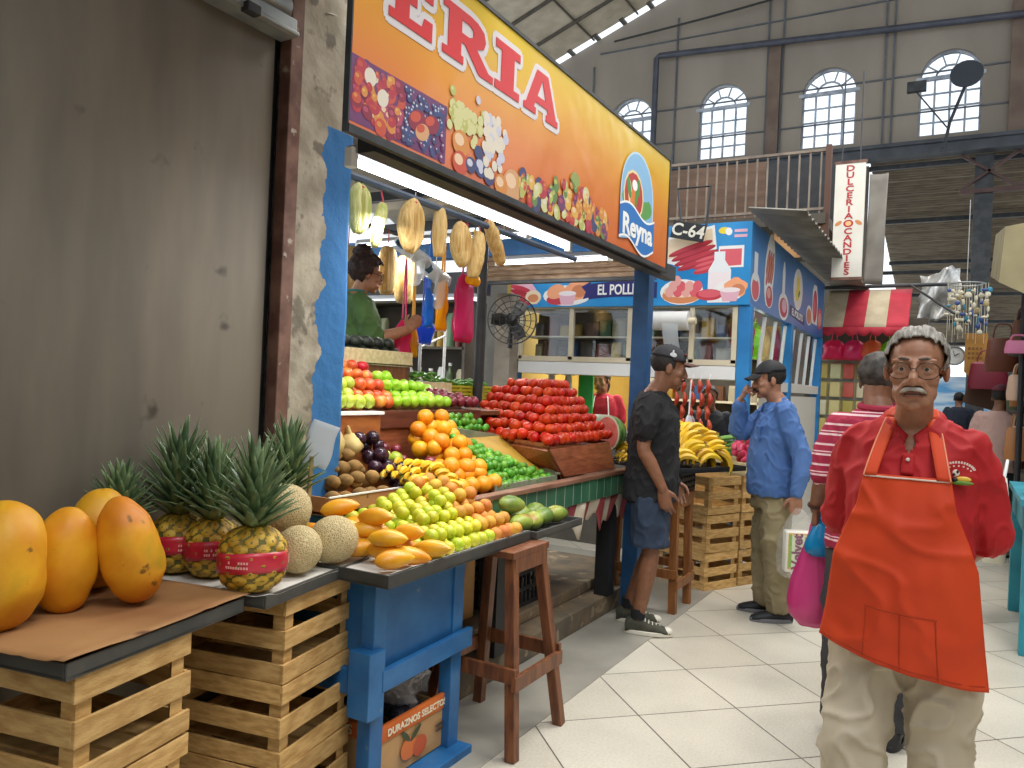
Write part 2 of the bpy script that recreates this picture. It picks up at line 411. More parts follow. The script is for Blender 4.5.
# pilasters, ledge and rails on the end wall
M_pil = mat('brown_pilaster', '#6b5a50', '#7b6a5e', rough=.8, scale=2)
b = MB()
for x in (-4.75, 0.9): b.bx(x-.16, x+.16, YB-.12, YB, 7.95, 11.2)
struct(b.build('trim_5', M_pil, smooth=False))
b = MB(); b.bx(-9, 9, YB-.35, YB+.05, 7.62, 7.92); b.bx(-9, 9, YB-.45, YB-.35, 7.86, 7.95)
struct(b.build('trim_6', mat('ledge_steel', '#3d4148', '#4b4f56', rough=.6, scale=3), smooth=False))
b = MB()
for z in (8.75, 9.72, 11.75): b.bx(-10, 9, YB-.05, YB-.01, z, z+.035)
for x in (-10.2, -7.55, -4.95, -4.55, -2.0, -1.8, 1.2): b.bx(x-.022, x+.022, YB-.05, YB-.012, 7.95, 11.4+(x > -9)*1)
struct(b.build('trim_7', mat('rail_grey', '#565a60', '#666a70', rough=.6, scale=3), smooth=False))
b = MB(); b.tube([(-8.08, YB-.3, 8.0), (-8.08, YB-.3, 11.2), (-8.0, YB-.3, 11.27), (3, YB-.3, 10.6)], .085, 10)
tag(b.build('steel_pipe', mat('pipe_paint', '#40434f', '#4c4f5c', rough=.5, scale=3)), 'long dark pipe bent across the wall above the arched windows', 'pipe')
b = MB(); b.tube([(-9.4, YB-.4, 11.9), (-5, YB-.4, 12.2), (1, YB-.4, 12.9)], .03, 6, sub=6)
tag(b.build('cable', M_black), 'thin black cable sagging across the top of the window wall', 'cable')
lt = thing('pole_fixture', 'round dark fan-like disc on a slender pole before the rightmost arched window', 'lamp', (-.45, 20.2, 7.5))  # taken for a wall fan, built as a plain dark disc
b = MB(); b.lathe([(0, .0), (.2, .02), (.33, .1), (.33, .16), (0, .16)], 20); b.xf(Matrix.Translation((-.15, 20.2, 8.86)) @ Matrix.Rotation(R(75), 4, 'X'))
b.build('fixture_head', mat('fixture_dark', '#3f4650', rough=.4), lt)
b = MB(); b.tube([(-.15, 20.25, 8.75), (-.45, 20.3, 7.9), (-.55, 20.35, 7.3)], .035, 8); b.build('pole', M_steel, lt)
b = MB(); b.bx(-1.35, -.95, 20.2, 20.35, 8.7, 8.93); b.bar((-1.15, 20.3, 8.7), (-.5, 20.3, 7.8), .03, .03); b.build('mount_box', M_steel, lt, smooth=False)

# main roof: pale sheets, rafters, a slit of daylight along the wall
M_sheet = mat('roof_sheet', '#b0a692', '#c4baa6', rough=.7, scale=2)
b = MB()
for sx in (-1, 1):
    x1 = 14*sx
    b.poly([(0, 2, rz(0)), (x1, 2, rz(14)), (x1, YB-.22, rz(14)), (0, YB-.22, rz(0))], (0, 0, .06))
struct(b.build('ceiling', M_sheet, smooth=False))
b = MB()
for y in [4+1.5*k for k in range(12)]:
    for sx in (-1, 1): b.bar((0, y, rz(0)-.06), (14*sx, y, rz(14)-.06), .06, .09)
for x in [-13, -11.6, -10.2, -8.8, -7.4, -6, -3, 3, 6, 9]: b.bar((x, 2, rz(x)-.03), (x, YB-.1, rz(x)-.03), .04, .05)
for x in [-13.5+.85*k for k in range(12)]: b.bar((x, YB-.35, rz(x)-.01), (x, YB+.05, rz(x)-.01), .13, .08)
for y in (8, 14, 19):
    b.bar((-13, y, 10.9), (13, y, 10.9), .16, .2) if y < 10 else None
struct(b.build('trim_8', mat('rafter_steel', '#4c4740', '#5c564d', rough=.6, scale=4), smooth=False))

# lower aisle roof beyond the window wall: corrugated rows with slits of light
M_corr = mat('dark_corrugated', '#776a5b', '#90826f', rough=.7, scale=2, stretch=(1, 4, 1))
b = MB(); n = 22
for k in range(n):
    t0, t1 = k/n, (k+.84)/n
    y0, z0, y1, z1 = 22.06+t0*20, 7.86-t0*3.7, 22.06+t1*20, 7.86-t1*3.7
    segs = 5
    b.grid(lambda u, v: V((-2.3+u*13, y0+(y1-y0)*v, z0+(z1-z0)*v+.05*math.sin(v*segs*2*PI))), 1, segs*6)
struct(b.build('ceiling.001', M_corr, sol=.01, ang=180))
b = MB()
for k in range(0, n, 4):
    t = k/n; b.bx(-2.3, 10.7, 22.4+t*20-.05, 22.4+t*20+.05, 7.5-t*3.7, 7.62-t*3.7)
for x in (0.3, 3.4): b.bar((x, 22.3, 7.2), (x, 42.3, 3.8), .18, .25)
b.bx(.1, .5, 22.1, 22.5, 0, 7.6)
struct(b.build('trim_9', M_steel, smooth=False))
b = MB()
for k in range(8):
    x0 = -.2+k*1.2
    b.bar((x0, 22.05, 6.75), (x0+1.2, 22.05, 7.6), .09, .06); b.bar((x0, 22.05, 7.6), (x0+1.2, 22.05, 6.75), .09, .06)
b.bx(-.2, 9.4, 22, 22.1, 6.65, 6.75)
tag(b.build('ceiling_truss', mat('rust_red_steel', '#4b3431', '#5a413c', rough=.6, scale=3), smooth=False), 'rust red lattice truss of crossed bars under the window ledge', 'truss')
b = MB(); b.tube([(-2.4, 23.0, 4.9), (3.2, 23.0, 4.9)], .05, 8); b.build('steel_rail', M_steel); 
tag(bpy.data.objects['steel_rail'], 'thin horizontal rail hung below the dark corrugated aisle roof', 'rail')

# stalls across the aisle and behind, outside the frame, plus an unseen canopy added to shade the door
b = MB(); b.bx(2.6, 2.8, -4, 7.2, 0, 3.6); struct(b.build('wall_right.001', mat('stall_fronts', '#6b6257', '#8a8072', rough=.9, scale=1), smooth=False))
b = MB(); b.bx(-3, 2.8, -4.2, -4, 0, 3.6); struct(b.build('wall_behind', bpy.data.materials['stall_fronts'], smooth=False))
cn = MB(); cn.bx(-2.45, -1.3, -3.5, 2.32, 3.1, 3.16); tag(cn.build('shade_canopy', mat('shade_canopy_tin', '#6a655c', '#7d776c', rough=.7), smooth=False), 'unseen sheet canopy added to shade the door panel', 'canopy', kind='thing')
# ---------------------------------------------------------------- fruit stall: sign, posts, lights
def hexf(*cs): return [flat(c) for c in cs]
SX = -1.6
def grad_mat():
    m = bpy.data.materials.new('sign_print'); m.use_nodes = True; nt = m.node_tree; N = nt.nodes; L = nt.links; b = N['Principled BSDF']
    tc = N.new('ShaderNodeTexCoord'); sp = N.new('ShaderNodeSeparateXYZ'); L.new(tc.outputs['Object'], sp.inputs[0])
    n = N.new('ShaderNodeTexNoise'); n.inputs['Scale'].default_value = 1.6; L.new(tc.outputs['Object'], n.inputs['Vector'])
    a = N.new('ShaderNodeMath'); a.operation = 'MULTIPLY_ADD'; a.inputs[1].default_value = .25; L.new(n.outputs['Fac'], a.inputs[0]); L.new(sp.outputs['Z'], a.inputs[2])
    r = N.new('ShaderNodeValToRGB'); mr = N.new('ShaderNodeMapRange'); mr.inputs[1].default_value = .1; mr.inputs[2].default_value = .8; L.new(a.outputs[0], mr.inputs[0]); L.new(mr.outputs[0], r.inputs[0])
    e = r.color_ramp.elements; e[0].position = 0; e[0].color = lin('#d4683a'); e[1].position = 1; e[1].color = lin('#dfbe38')
    for p, c in ((.35, '#dc8240'), (.6, '#e29c3a'), (.8, '#e2b236')): x = e.new(p); x.color = lin(c)
    L.new(r.outputs[0], b.inputs['Base Color']); b.inputs['Roughness'].default_value = .22
    n2 = N.new('ShaderNodeTexNoise'); n2.inputs['Scale'].default_value = 3; L.new(tc.outputs['Object'], n2.inputs['Vector'])
    bp = N.new('ShaderNodeBump'); bp.inputs['Strength'].default_value = .25; bp.inputs['Distance'].default_value = .05; L.new(n2.outputs['Fac'], bp.inputs['Height']); L.new(bp.outputs[0], b.inputs['Normal'])
    return m
sg = thing('signboard', 'long orange and yellow fruit stall signboard with big red letters', 'sign', (SX, 1.74, 2.25))
b = MB(); b.bx(SX-.014, SX, 1.74, 4.61, 2.25, 2.91); b.build('panel', grad_mat(), sg, smooth=False)
b = MB()
for z0, z1 in ((2.225, 2.25), (2.91, 2.925)): b.bx(SX-.016, SX+.006, 1.735, 4.615, z0, z1)
for y0, y1 in ((1.734, 1.74), (4.61, 4.625)): b.bx(SX-.016, SX+.006, y0, y1, 2.225, 2.925)
b.build('edge_frame', M_steel, sg, smooth=False)
# letters: slab serif, drawn in unit boxes (u right, v up)
LET = {
 'E': (.23, [[(0, 0), (1, 0), (1, .34), (.8, .34), (.75, .17), (.45, .17), (.45, .42), (.62, .42), (.62, .58), (.45, .58), (.45, .83), (.75, .83), (.8, .66), (1, .66), (1, 1), (0, 1), (0, .84), (.14, .84), (.14, .16), (0, .16)]]),
 'I': (.19, [[(0, 0), (1, 0), (1, .17), (.76, .17), (.76, .83), (1, .83), (1, 1), (0, 1), (0, .83), (.24, .83), (.24, .17), (0, .17)]]),
 'R': (.33, [[(0, 0), (.4, 0), (.4, .15), (.35, .15), (.35, .4), (.42, .4), (.72, 0), (1.02, 0), (1.02, .14), (.92, .15), (.66, .46), (.8, .55), (.84, .7), (.8, .87), (.66, .97), (.52, 1), (0, 1), (0, .85), (.1, .85), (.1, .15), (0, .15)]]),
 'A': (.31, [[(0, 0), (.34, 0), (.34, .14), (.28, .15), (.32, .27), (.66, .27), (.7, .15), (.64, .14), (.64, 0), (1, 0), (1, .14), (.94, .15), (.66, 1), (.34, 1), (.06, .15), (0, .14)]]),
}
HOLE = {'R': [(.35, .58), (.35, .82), (.5, .82), (.58, .76), (.58, .64), (.5, .58)], 'A': [(.37, .43), (.5, .83), (.61, .43)]}
def curve_letter(polys, off, ext):
    cu = bpy.data.curves.new('c', 'CURVE'); cu.dimensions = '2D'; cu.fill_mode = 'BOTH'; cu.extrude = ext; cu.offset = off
    for p in polys:
        s = cu.splines.new('POLY'); s.points.add(len(p)-1); s.use_cyclic_u = True
        for q, (x, y) in zip(s.points, p): q.co = (x, y, 0, 1)
    o = bpy.data.objects.new('c', cu); C.objects.link(o); dg = bpy.context.evaluated_depsgraph_get()
    me = bpy.data.meshes.new_from_object(o.evaluated_get(dg)); bpy.data.objects.remove(o); bpy.data.curves.remove(cu); return me
red = MB(); wht = MB()
for ch, y0 in (('E', 1.9), ('R', 2.19), ('I', 2.54), ('A', 2.77)):
    wd, pol = LET[ch]; sc_ = [[(u*wd, v*.19) for u, v in p] for p in pol]
    hol = [[(u*wd, v*.19) for u, v in HOLE[ch]]] if ch in HOLE else []
    M = plane_xf((SX+.004, y0, 2.64), (0, 1, 0), (0, 0, 1))
    addmesh(red, curve_letter(sc_+hol, 0, .001), M)
    # white keyline: the same outline grown outwards, no holes
    for k in range(12):
        a = 2*PI*k/12; M2 = plane_xf((SX+.0012+.00005*k, y0+.025*math.cos(a), 2.64+.025*math.sin(a)), (0, 1, 0), (0, 0, 1)); addmesh(wht, curve_letter(sc_, 0, .0004), M2)
red.build('lettering', flat('#d42a30', .3), sg, smooth=False); wht.build('letter_outline', flat('#dcd6d8', .3), sg, smooth=False)
# printed fruit along the lower edge
_eps = [0]
def disc(b, y, z, ry, rz_, m, rot=0, n=14, x0=None, wob=0):
    _eps[0] += 1; x = (SX if x0 is None else x0)+.0012+.000006*_eps[0]
    p = []
    for k in range(n):
        a = 2*PI*k/n; w = 1+wob*random.uniform(-1, 1); u, v = ry*math.cos(a)*w, rz_*math.sin(a)*w
        p.append(b.v((x, y+u*math.cos(rot)-v*math.sin(rot), z+u*math.sin(rot)+v*math.cos(rot))))
    b.f(p, m)
PAL = hexf('#8a2a42', '#b23444', '#c4503c', '#44466e', '#3c4a7c', '#6e3a68', '#d28a44', '#dcae52', '#b4b664', '#d0cd92', '#ddd3c2', '#d09e72', '#66864c', '#c6c6d6', '#e6c4a2', '#ad4a66')
b = MB(); b.box((SX+.0006, 1.99, 2.362), (.0008, .5, .2), m=5)
rnd = random.Random(3)
for k in range(95):      # red and purple bed at the near end
    y = rnd.uniform(1.76, 2.0); z = rnd.uniform(2.275, 2.445); c = rnd.choice([0, 1, 1, 2, 15, 0, 5, 10, 2, 6])
    r = rnd.uniform(.012, .03); disc(b, y, z, r, r*rnd.uniform(.6, 1), c, rnd.uniform(0, 3)); disc(b, y-r*.25, z+r*.3, r*.4, r*.3, {0: 15, 1: 2, 2: 6, 15: 14, 5: 15, 10: 10, 6: 7}[c])
for k in range(120):     # dark grapes and berries
    y = rnd.uniform(2.0, 2.23); z = rnd.uniform(2.275, 2.445); r = rnd.uniform(.011, .017); c = rnd.choice([3, 4, 3, 5, 4, 4]); disc(b, y, z, r, r, c, n=10); disc(b, y-.004, z+.005, r*.35, r*.3, 13, n=6)
for y, z, r, c in ((2.07, 2.36, .05, 0), (2.15, 2.37, .045, 0), (2.1, 2.33, .04, 11)): disc(b, y, z, r, r*.7, c, .4); disc(b, y-.01, z+.01, r*.6, r*.35, 2, .4)
for k in range(70):      # pale green grapes
    y = rnd.gauss(2.36, .05); z = min(2.53, max(2.34, rnd.gauss(2.45, .035))); r = rnd.uniform(.016, .022); disc(b, y, z, r, r, rnd.choice([8, 8, 9, 9]), n=10); disc(b, y-.005, z+.006, r*.4, r*.4, 9, n=6)
for y, z, r, c, c2 in ((2.33, 2.36, .055, 6, 14), (2.33, 2.29, .05, 2, 14), (2.4, 2.3, .035, 3, 13), (2.47, 2.31, .045, 4, 13), (2.53, 2.29, .04, 3, 13), (2.45, 2.36, .03, 3, 4), (2.71, 2.3, .075, 11, 14), (2.62, 2.28, .05, 6, 14)):
    disc(b, y, z, r, r*.85, c); disc(b, y-r*.2, z+r*.2, r*.55, r*.4, c2)
for k in range(60):
    y = rnd.gauss(2.56, .05); z = min(2.55, max(2.3, rnd.gauss(2.42, .06))); r = rnd.uniform(.015, .024); disc(b, y, z, r, r, rnd.choice([10, 13, 10]), n=10)
for k in range(150):
    y = rnd.uniform(2.78, 3.68); t = (y-2.78)/.9; top = 2.36+.08*math.exp(-((y-3.3)/.25)**2)
    z = rnd.uniform(2.27, top); r = rnd.uniform(.018, .042); c = rnd.choice([1, 2, 6, 7, 8, 12, 3, 9, 2, 6, 1, 7, 12, 5]); disc(b, y, z, r, r*rnd.uniform(.55, 1), c, rnd.uniform(0, 3)); disc(b, y-r*.2, z+r*.25, r*.45, r*.3, {1: 15, 2: 6, 6: 7, 7: 14, 8: 9, 12: 8, 3: 4, 9: 10, 5: 15}[c])
for k in range(24): a = R(30+120*k/23); disc(b, 3.28+.028*math.cos(a), 2.425+.04*math.sin(a), .035, .007, 12 if k % 2 else 8, a)
b.build('fruit_print', PAL, sg, smooth=False)
# oval emblem with a wave banner and the word Reyna
b = MB(); em = hexf('#bcd8ea', '#3a7fc4', '#5b9a4a', '#b8322e', '#1f72bf', '#e9d7a0', '#f4f4f2', '#86b8de', '#4a8f3a', '#e07a30')
def wavep(pts, m): 
    _eps[0] += 1; b.f([b.v((SX+.0012+.000006*_eps[0], y, z)) for y, z in pts], m)
N_ = 24
oval = lambda k: [(4.08+(.25-k)*math.cos(t*PI/N_), 2.56+(.25-k)*math.sin(t*PI/N_)) for t in range(N_+1)]
wavep([(4.33, 2.38), ]+oval(0)+[(3.83, 2.3)], 0); wavep([(4.32, 2.38)]+oval(.012)+[(3.842, 2.3)], 7)
disc(b, 4.08, 2.53, .23, .08, 2); disc(b, 4.03, 2.60, .12, .08, 1); disc(b, 4.15, 2.62, .14, .06, 7)
disc(b, 4.02, 2.56, .15, .14, 5); disc(b, 4.02, 2.56, .135, .125, 3)
for y, z, ry, rz2, c, ro in ((3.97, 2.55, .03, .09, 5, .3), (4.02, 2.53, .05, .07, 9, 0), (4.07, 2.57, .03, .1, 8, -.2), (4.1, 2.53, .03, .07, 3, -.4), (3.95, 2.59, .025, .06, 8, .4), (4.03, 2.62, .04, .03, 6, 0)): disc(b, y, z, ry, rz2, c, ro)
top = [(3.83+.53*t/20, 2.475+.03*math.sin(t/20*2*PI)) for t in range(21)]; bot = [(3.83+.53*t/20, 2.3+.035*math.sin(t/20*2*PI+.4)) for t in range(21)]
wavep([(y, z+.012) for y, z in top]+[(y, z-.012) for y, z in bot[::-1]], 6); wavep(top+bot[::-1], 4)
puttext(b, 'Reyna', .155, (SX+.0075, 4.1, 2.385), (0, 1, 0), (0, 0, 1), m=6, bold=.005, sx=1.22)
b.build('emblem', em, sg, smooth=False)
# steel under-beam, brackets
b = MB(); b.bx(-1.7, -1.63, 1.90, 4.9, 2.215, 2.3); b.bx(-1.84, -1.7, 2.1, 4.9, 2.29, 2.33)
for y in (2.2, 3.2, 4.5): b.bar((-1.69, y, 2.3), (-1.64, y, 2.6), .03, .04)
b.bx(-1.9, -1.7, 4.86, 4.92, 2.29, 2.34)
tag(b.build('stall_beam', M_steel, smooth=False), 'dark steel beam carrying the lower edge of the long orange signboard', 'beam', kind='thing')
b = MB(); b.bx(-1.93, -1.82, 4.93, 5.04, 0, 2.62); p = b.build('blue_post', mat('post_blue', '#1b4a78', '#25588a', rough=.5, scale=6), bev=.006, smooth=False)
tag(p, 'blue painted square stall post behind the man in the black shirt', 'post')
def tube_lamp(x0, x1, y0, y1, z, label, w=.05):
    t = thing('fluorescent_lamp', label, 'lamp', ((x0+x1)/2, (y0+y1)/2, z), group='fluorescent tubes of the fruit stall')
    b = MB(); b.bar((x0, y0, z+.04), (x1, y1, z+.04), .045, .03); b.build('housing', mat('lamp_housing', '#8f9194', rough=.5), t, bev=.005, smooth=False)
    b = MB(); b.tube([(x0, y0, z), (x1, y1, z)], .0145, 10); b.build('tube', M_tube, t)
    for a in (0, 1):
        b = MB(); x, y = (x0, y0) if a == 0 else (x1, y1); b.box((x, y, z+.01), (.035, .035, .07)); b.build('socket', M_white, t, bev=.004, smooth=False)
M_tube = mat('lit_tube', '#ffffff', emit='#f4f8ff', estr=9)
tube_lamp(-1.86, -1.86, 2.05, 3.78, 2.25, 'long lit fluorescent tube running behind the orange signboard')
tube_lamp(-4.6, -2.9, 5.2, 5.2, 2.64, 'lit fluorescent tube crossing the back of the stall behind the hanging husks')
tube_lamp(-3.35, -2.35, 5.5, 5.5, 2.49, 'short lit fluorescent tube above the rolled brown shutter')
# stall roof
b = MB(); b.grid(lambda u, v: V((-4.4+2.1*u, 2.35+3.4*v, 2.98-.1*v+.015*math.sin(v*60*PI/2))), 1, 120)
M_tinroof = mat('pale_tin', '#a9a498', '#bdb8ab', rough=.6, scale=3)
o = b.build('corrugated_sheet', M_tinroof, sol=.004, ang=180); tag(o, 'pale corrugated sheet roof over the fruit stall interior', 'roof', kind='thing')
b = MB(); b.grid(lambda u, v: V((-5.3+.9*u, 4.6+1.9*v, 3.0)), 1, 1)
tag(b.build('ceiling_sheet', film('skylight_film', '#ffffff', .55), sol=.004), 'bright translucent roof sheet behind the stall roof', 'roof sheet')
b = MB()
for y in (2.7, 3.6, 4.5, 5.4): b.bx(-4.5, -2.2, y-.03, y+.03, 2.86-.1*(y-2.35)/4, 2.93-.1*(y-2.35)/4)
tag(b.build('roof_rafter', M_steel, smooth=False), 'dark rafters under the pale corrugated stall roof', 'rafters', kind='thing')
b = MB(); b.bx(-5.2, -2.06, 5.75, 5.87, 2.6, 2.8); tag(b.build('blue_lintel', M_blue, smooth=False, bev=.006), 'blue painted lintel board at the back of the fruit stall', 'lintel', kind='thing')
rs = thing('rolled_shutter', 'rolled brown slatted shutter under the blue lintel of the stall', 'shutter', (-2.7, 5.8, 2.35))
b = MB()
for k in range(5): b.tube([(-3.75, 5.76, 2.40+.042*k), (-2.1, 5.76, 2.40+.042*k)], .026, 6, flat=.6, flatn=(0, 1, 0))
b.build('slats', mat('shutter_brown', '#7c6049', '#a2876a', rough=.6, scale=4, stretch=(2, 9, 9)), rs)
b = MB(); b.bx(-3.78, -2.08, 5.73, 5.8, 2.355, 2.38); b.build('bottom_rail', M_steel, rs, smooth=False)
b = MB(); b.tube([(-2.5, 2.2, 2.44), (-2.5, 5.2, 2.44)], .02, 8); tag(b.build('hanging_rod', mat('rod_paint', '#3d4d66', '#4a5a70', rough=.5)), 'dark rod under the stall roof carrying the husk bundles', 'rod')
b = MB(); b.tube([(-2.95, 4.65, .93), (-2.95, 4.65, 2.93)], .035, 10); tag(b.build('pole', M_steel), 'thin dark pole rising from the counter beside the hanging pink bag', 'pole')

# ---------------------------------------------------------------- counter and shelves
M_tile = mat('green_tile', '#2d5a44', '#3c6b52', rough=.25, scale=4)
def tilemat():
    m = M_tile; nt = m.node_tree; N = nt.nodes; L = nt.links; b = N['Principled BSDF']; old = b.inputs['Base Color'].links[0].from_socket
    tc = N.new('ShaderNodeTexCoord'); sp = N.new('ShaderNodeSeparateXYZ'); L.new(tc.outputs['Object'], sp.inputs[0])
    a = N.new('ShaderNodeMath'); a.operation = 'PINGPONG'; a.inputs[1].default_value = .055; L.new(sp.outputs['Y'], a.inputs[0])
    g = N.new('ShaderNodeMath'); g.operation = 'LESS_THAN'; g.inputs[1].default_value = .003; L.new(a.outputs[0], g.inputs[0])
    mx = N.new('ShaderNodeMix'); mx.data_type = 'RGBA'; L.new(g.outputs[0], mx.inputs[0]); L.new(old, mx.inputs[6]); mx.inputs[7].default_value = lin('#98a08f'); L.new(mx.outputs[2], b.inputs['Base Color'])
tilemat()
ct = thing('display_counter', 'long fruit counter with a green tiled front and brown wooden lip', 'counter', (-2.4, 4, 0))
b = MB(); b.bx(-1.90, -1.87, 2.7, 4.9, .83, .955); b.build('tile_front', M_tile, ct, smooth=False)
b = MB(); b.bx(-1.92, -1.855, 2.7, 4.9, .955, .98); b.build('wooden_lip', mat('lip_wood', '#6c4a38', '#8a6350', rough=.5, scale=5, stretch=(2, 1, 2)), ct, bev=.004, smooth=False)
b = MB(); b.bx(-3.2, -1.9, 2.62, 4.9, .86, .93); b.build('top', M_wood2, ct, smooth=False)
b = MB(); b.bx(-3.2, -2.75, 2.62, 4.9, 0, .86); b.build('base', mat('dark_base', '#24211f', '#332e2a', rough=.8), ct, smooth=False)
for y in (3.4, 4.84):
    b = MB(); b.bx(-2.06, -1.96, y-.05, y+.05, 0.13, .86); b.build('leg', M_black, ct, smooth=False)
b = MB()
def rg(u, v):
    y = 4.0+.9*u; return V((-1.885-.03*v+.01*math.sin(y*23), y, .83-(.15+.05*math.sin(y*17)+.03*math.sin(y*41))*v))
b.grid(rg, 40, 4, mf=lambda u, v: int(u*9) % 2)
plabel(b.build('torn_cover', [flat('#8e3a40', .5), flat('#c9c0ae', .5)], ct, sol=.004), 'torn red and cream cover strip')

def openbox(name, label, cat, cx, cy, z, sx, sy, h, rz, mt, wall=.012, group=None, mi=None):
    """low open tray; sx across, sy along before turning"""
    t = thing(name, label, cat, (cx, cy, z), rz, group)
    b = MB(); b.box((0, 0, wall/2), (sx, sy, wall)); b.build('bottom', mi or mt, t, local=True, smooth=False)
    for nx, ny in ((1, 0), (-1, 0), (0, 1), (0, -1)):
        b = MB()
        if nx: b.box((nx*(sx/2-wall/2), 0, h/2), (wall, sy, h))
        else: b.box((0, ny*(sy/2-wall/2), h/2), (sx-2*wall, wall, h))
        b.build('rim', mt, t, local=True, bev=.003, smooth=False)
    return t
# kiwi box
M_card = mat('cardboard', '#9a6a3c', '#b07f4e', rough=.8, scale=5)
kb = openbox('cardboard_tray', 'shallow brown cardboard tray holding kiwis and dark plums', 'tray', -2.4, 2.74, .93, .4, .72, .075, 0, M_card)
b = MB(); b.box((.2, 0, .076), (.012, .72, .006)); plabel(b.build('paper_edge', M_white, kb, local=True, smooth=False), 'white paper edge')
# upper shelf
us = thing('step_shelf', 'dark red-brown wooden step shelf carrying the apple heap', 'shelf', (-2.8, 3.9, .93))
b = MB(); b.bx(-2.55, -2.52, 3.07, 4.02, 1.245, 1.335); b.build('front_board', mat('shelf_dark', '#4e2a20', '#633529', rough=.4, scale=4, stretch=(2, 1, 10)), us, bev=.003, smooth=False)
b = MB(); b.bx(-2.56, -2.535, 3.07, 4.02, .93, 1.245); plabel(b.build('lower_board', M_board, us, smooth=False), 'lighter orange-brown lower board')
b = MB(); b.bx(-3.2, -2.55, 3.07, 4.9, 1.30, 1.325); b.build('top_board', M_wood2, us, smooth=False)
b = MB(); b.bx(-3.2, -3.16, 3.07, 4.9, .93, 1.30); b.build('back_board', M_wood2, us, smooth=False)
wb = thing('wooden_fruit_box', 'orange-brown wooden box with a white lined top under the pears', 'box', (-2.8, 2.85, .93))
M_box = mat('orange_board', '#8c4f26', '#a5622f', rough=.5, scale=3, stretch=(3, 3, 8))
b = MB(); b.bx(-2.54, -2.5, 2.66, 3.05, .93, 1.32); b.build('front', M_box, wb, smooth=False)
b = MB(); b.bx(-3.2, -2.54, 2.66, 3.05, 1.29, 1.32); b.build('top', M_box, wb, smooth=False)
b = MB(); b.bx(-2.56, -2.485, 2.65, 3.06, 1.32, 1.335); plabel(b.build('liner', M_white, wb, smooth=False), 'white paper liner')
for y in (2.67, 3.04):
    b = MB(); b.bx(-3.2, -2.54, y-.01, y+.01, .93, 1.29); b.build('side', M_box, wb, smooth=False)
# lime bins and tomato box on the counter
M_green_in = mat('bin_yellow', '#a8842e', '#c09a3c', rough=.6, scale=6)
M_rim = mat('bin_rim', '#6f7a62', '#8a8f78', rough=.6, scale=10)
lb = thing('lime_bin', 'yellow lined bin with a grey-green rim holding the limes', 'bin', (-2.15, 3.65, .93))
def quadslab(b, p, th=.012, m=None):
    p = [V(q) for q in p]; n = (p[1]-p[0]).cross(p[2]-p[0]).normalized(); b.poly(p, -n*th, m)
b = MB(); quadslab(b, [(-1.96, 3.30, .965), (-1.96, 3.92, .965), (-2.42, 4.10, 1.19), (-2.42, 3.30, 1.19)]); b.build('sloped_floor', M_green_in, lb, smooth=False)
b = MB(); quadslab(b, [(-1.95, 3.28, .94), (-1.95, 3.95, .94), (-1.95, 3.95, 1.0), (-1.95, 3.28, 1.0)]); b.build('front_rim', M_rim, lb, smooth=False, bev=.003)
b = MB(); quadslab(b, [(-1.95, 3.95, .94), (-2.42, 4.13, 1.08), (-2.42, 4.13, 1.17), (-1.95, 3.95, 1.0)]); quadslab(b, [(-1.94, 3.965, 1.0), (-1.95, 3.935, 1.0), (-2.43, 4.11, 1.175), (-2.43, 4.145, 1.175)]); b.build('side_rim', M_rim, lb, smooth=False, bev=.003)
b = MB(); quadslab(b, [(-2.42, 4.13, 1.1), (-2.42, 3.6, 1.1), (-2.42, 3.6, 1.245), (-2.42, 4.13, 1.18)]); b.build('back_rim', M_rim, lb, smooth=False, bev=.003)
ub = thing('lime_shelf_bin', 'small reddish board bin of limes behind the yellow lime bin', 'bin', (-2.6, 3.9, 1.0))
b = MB(); b.bx(-2.62, -2.44, 3.6, 4.3, .93, 1.2); b.build('base', M_board, ub, smooth=False)
b = MB(); b.bx(-2.64, -2.62, 3.6, 4.4, 1.2, 1.3); b.build('back_panel', M_board, ub, smooth=False)
tb = thing('tomato_box', 'reddish brown sloped box front holding back the tomato heap', 'box', (-2.2, 4.3, .93))
b = MB(); quadslab(b, [(-1.93, 4.0, .985), (-1.9, 4.68, .985), (-1.93, 4.64, 1.16), (-1.93, 3.80, 1.15)], .02); b.build('front_board', M_board, tb, smooth=False, bev=.003)
b = MB(); b.bx(-2.9, -1.96, 4.25, 4.7, .985, 1.14); b.poly([(-1.955, 3.83, 1.148), (-1.955, 4.26, 1.148), (-2.9, 4.26, 1.148), (-2.62, 4.2, 1.148)], (0, 0, .012)); b.poly([(-1.955, 3.83, 1.148), (-2.62, 4.2, 1.148), (-2.62, 4.215, 1.148), (-1.955, 3.845, 1.148)], (0, 0, .03)); b.build('deck', M_board, tb, smooth=False)
b = MB(); quadslab(b, [(-1.95, 4.68, .985), (-2.6, 4.72, .985), (-2.6, 4.72, 1.2), (-1.95, 4.66, 1.16)], .02); b.build('side_board', M_board, tb, smooth=False)
b = MB(); quadslab(b, [(-1.945, 3.82, 1.147), (-1.945, 4.0, .985), (-2.44, 4.19, .985), (-2.6, 4.2, 1.147)], .012); b.build('side_board', M_board, tb, smooth=False)

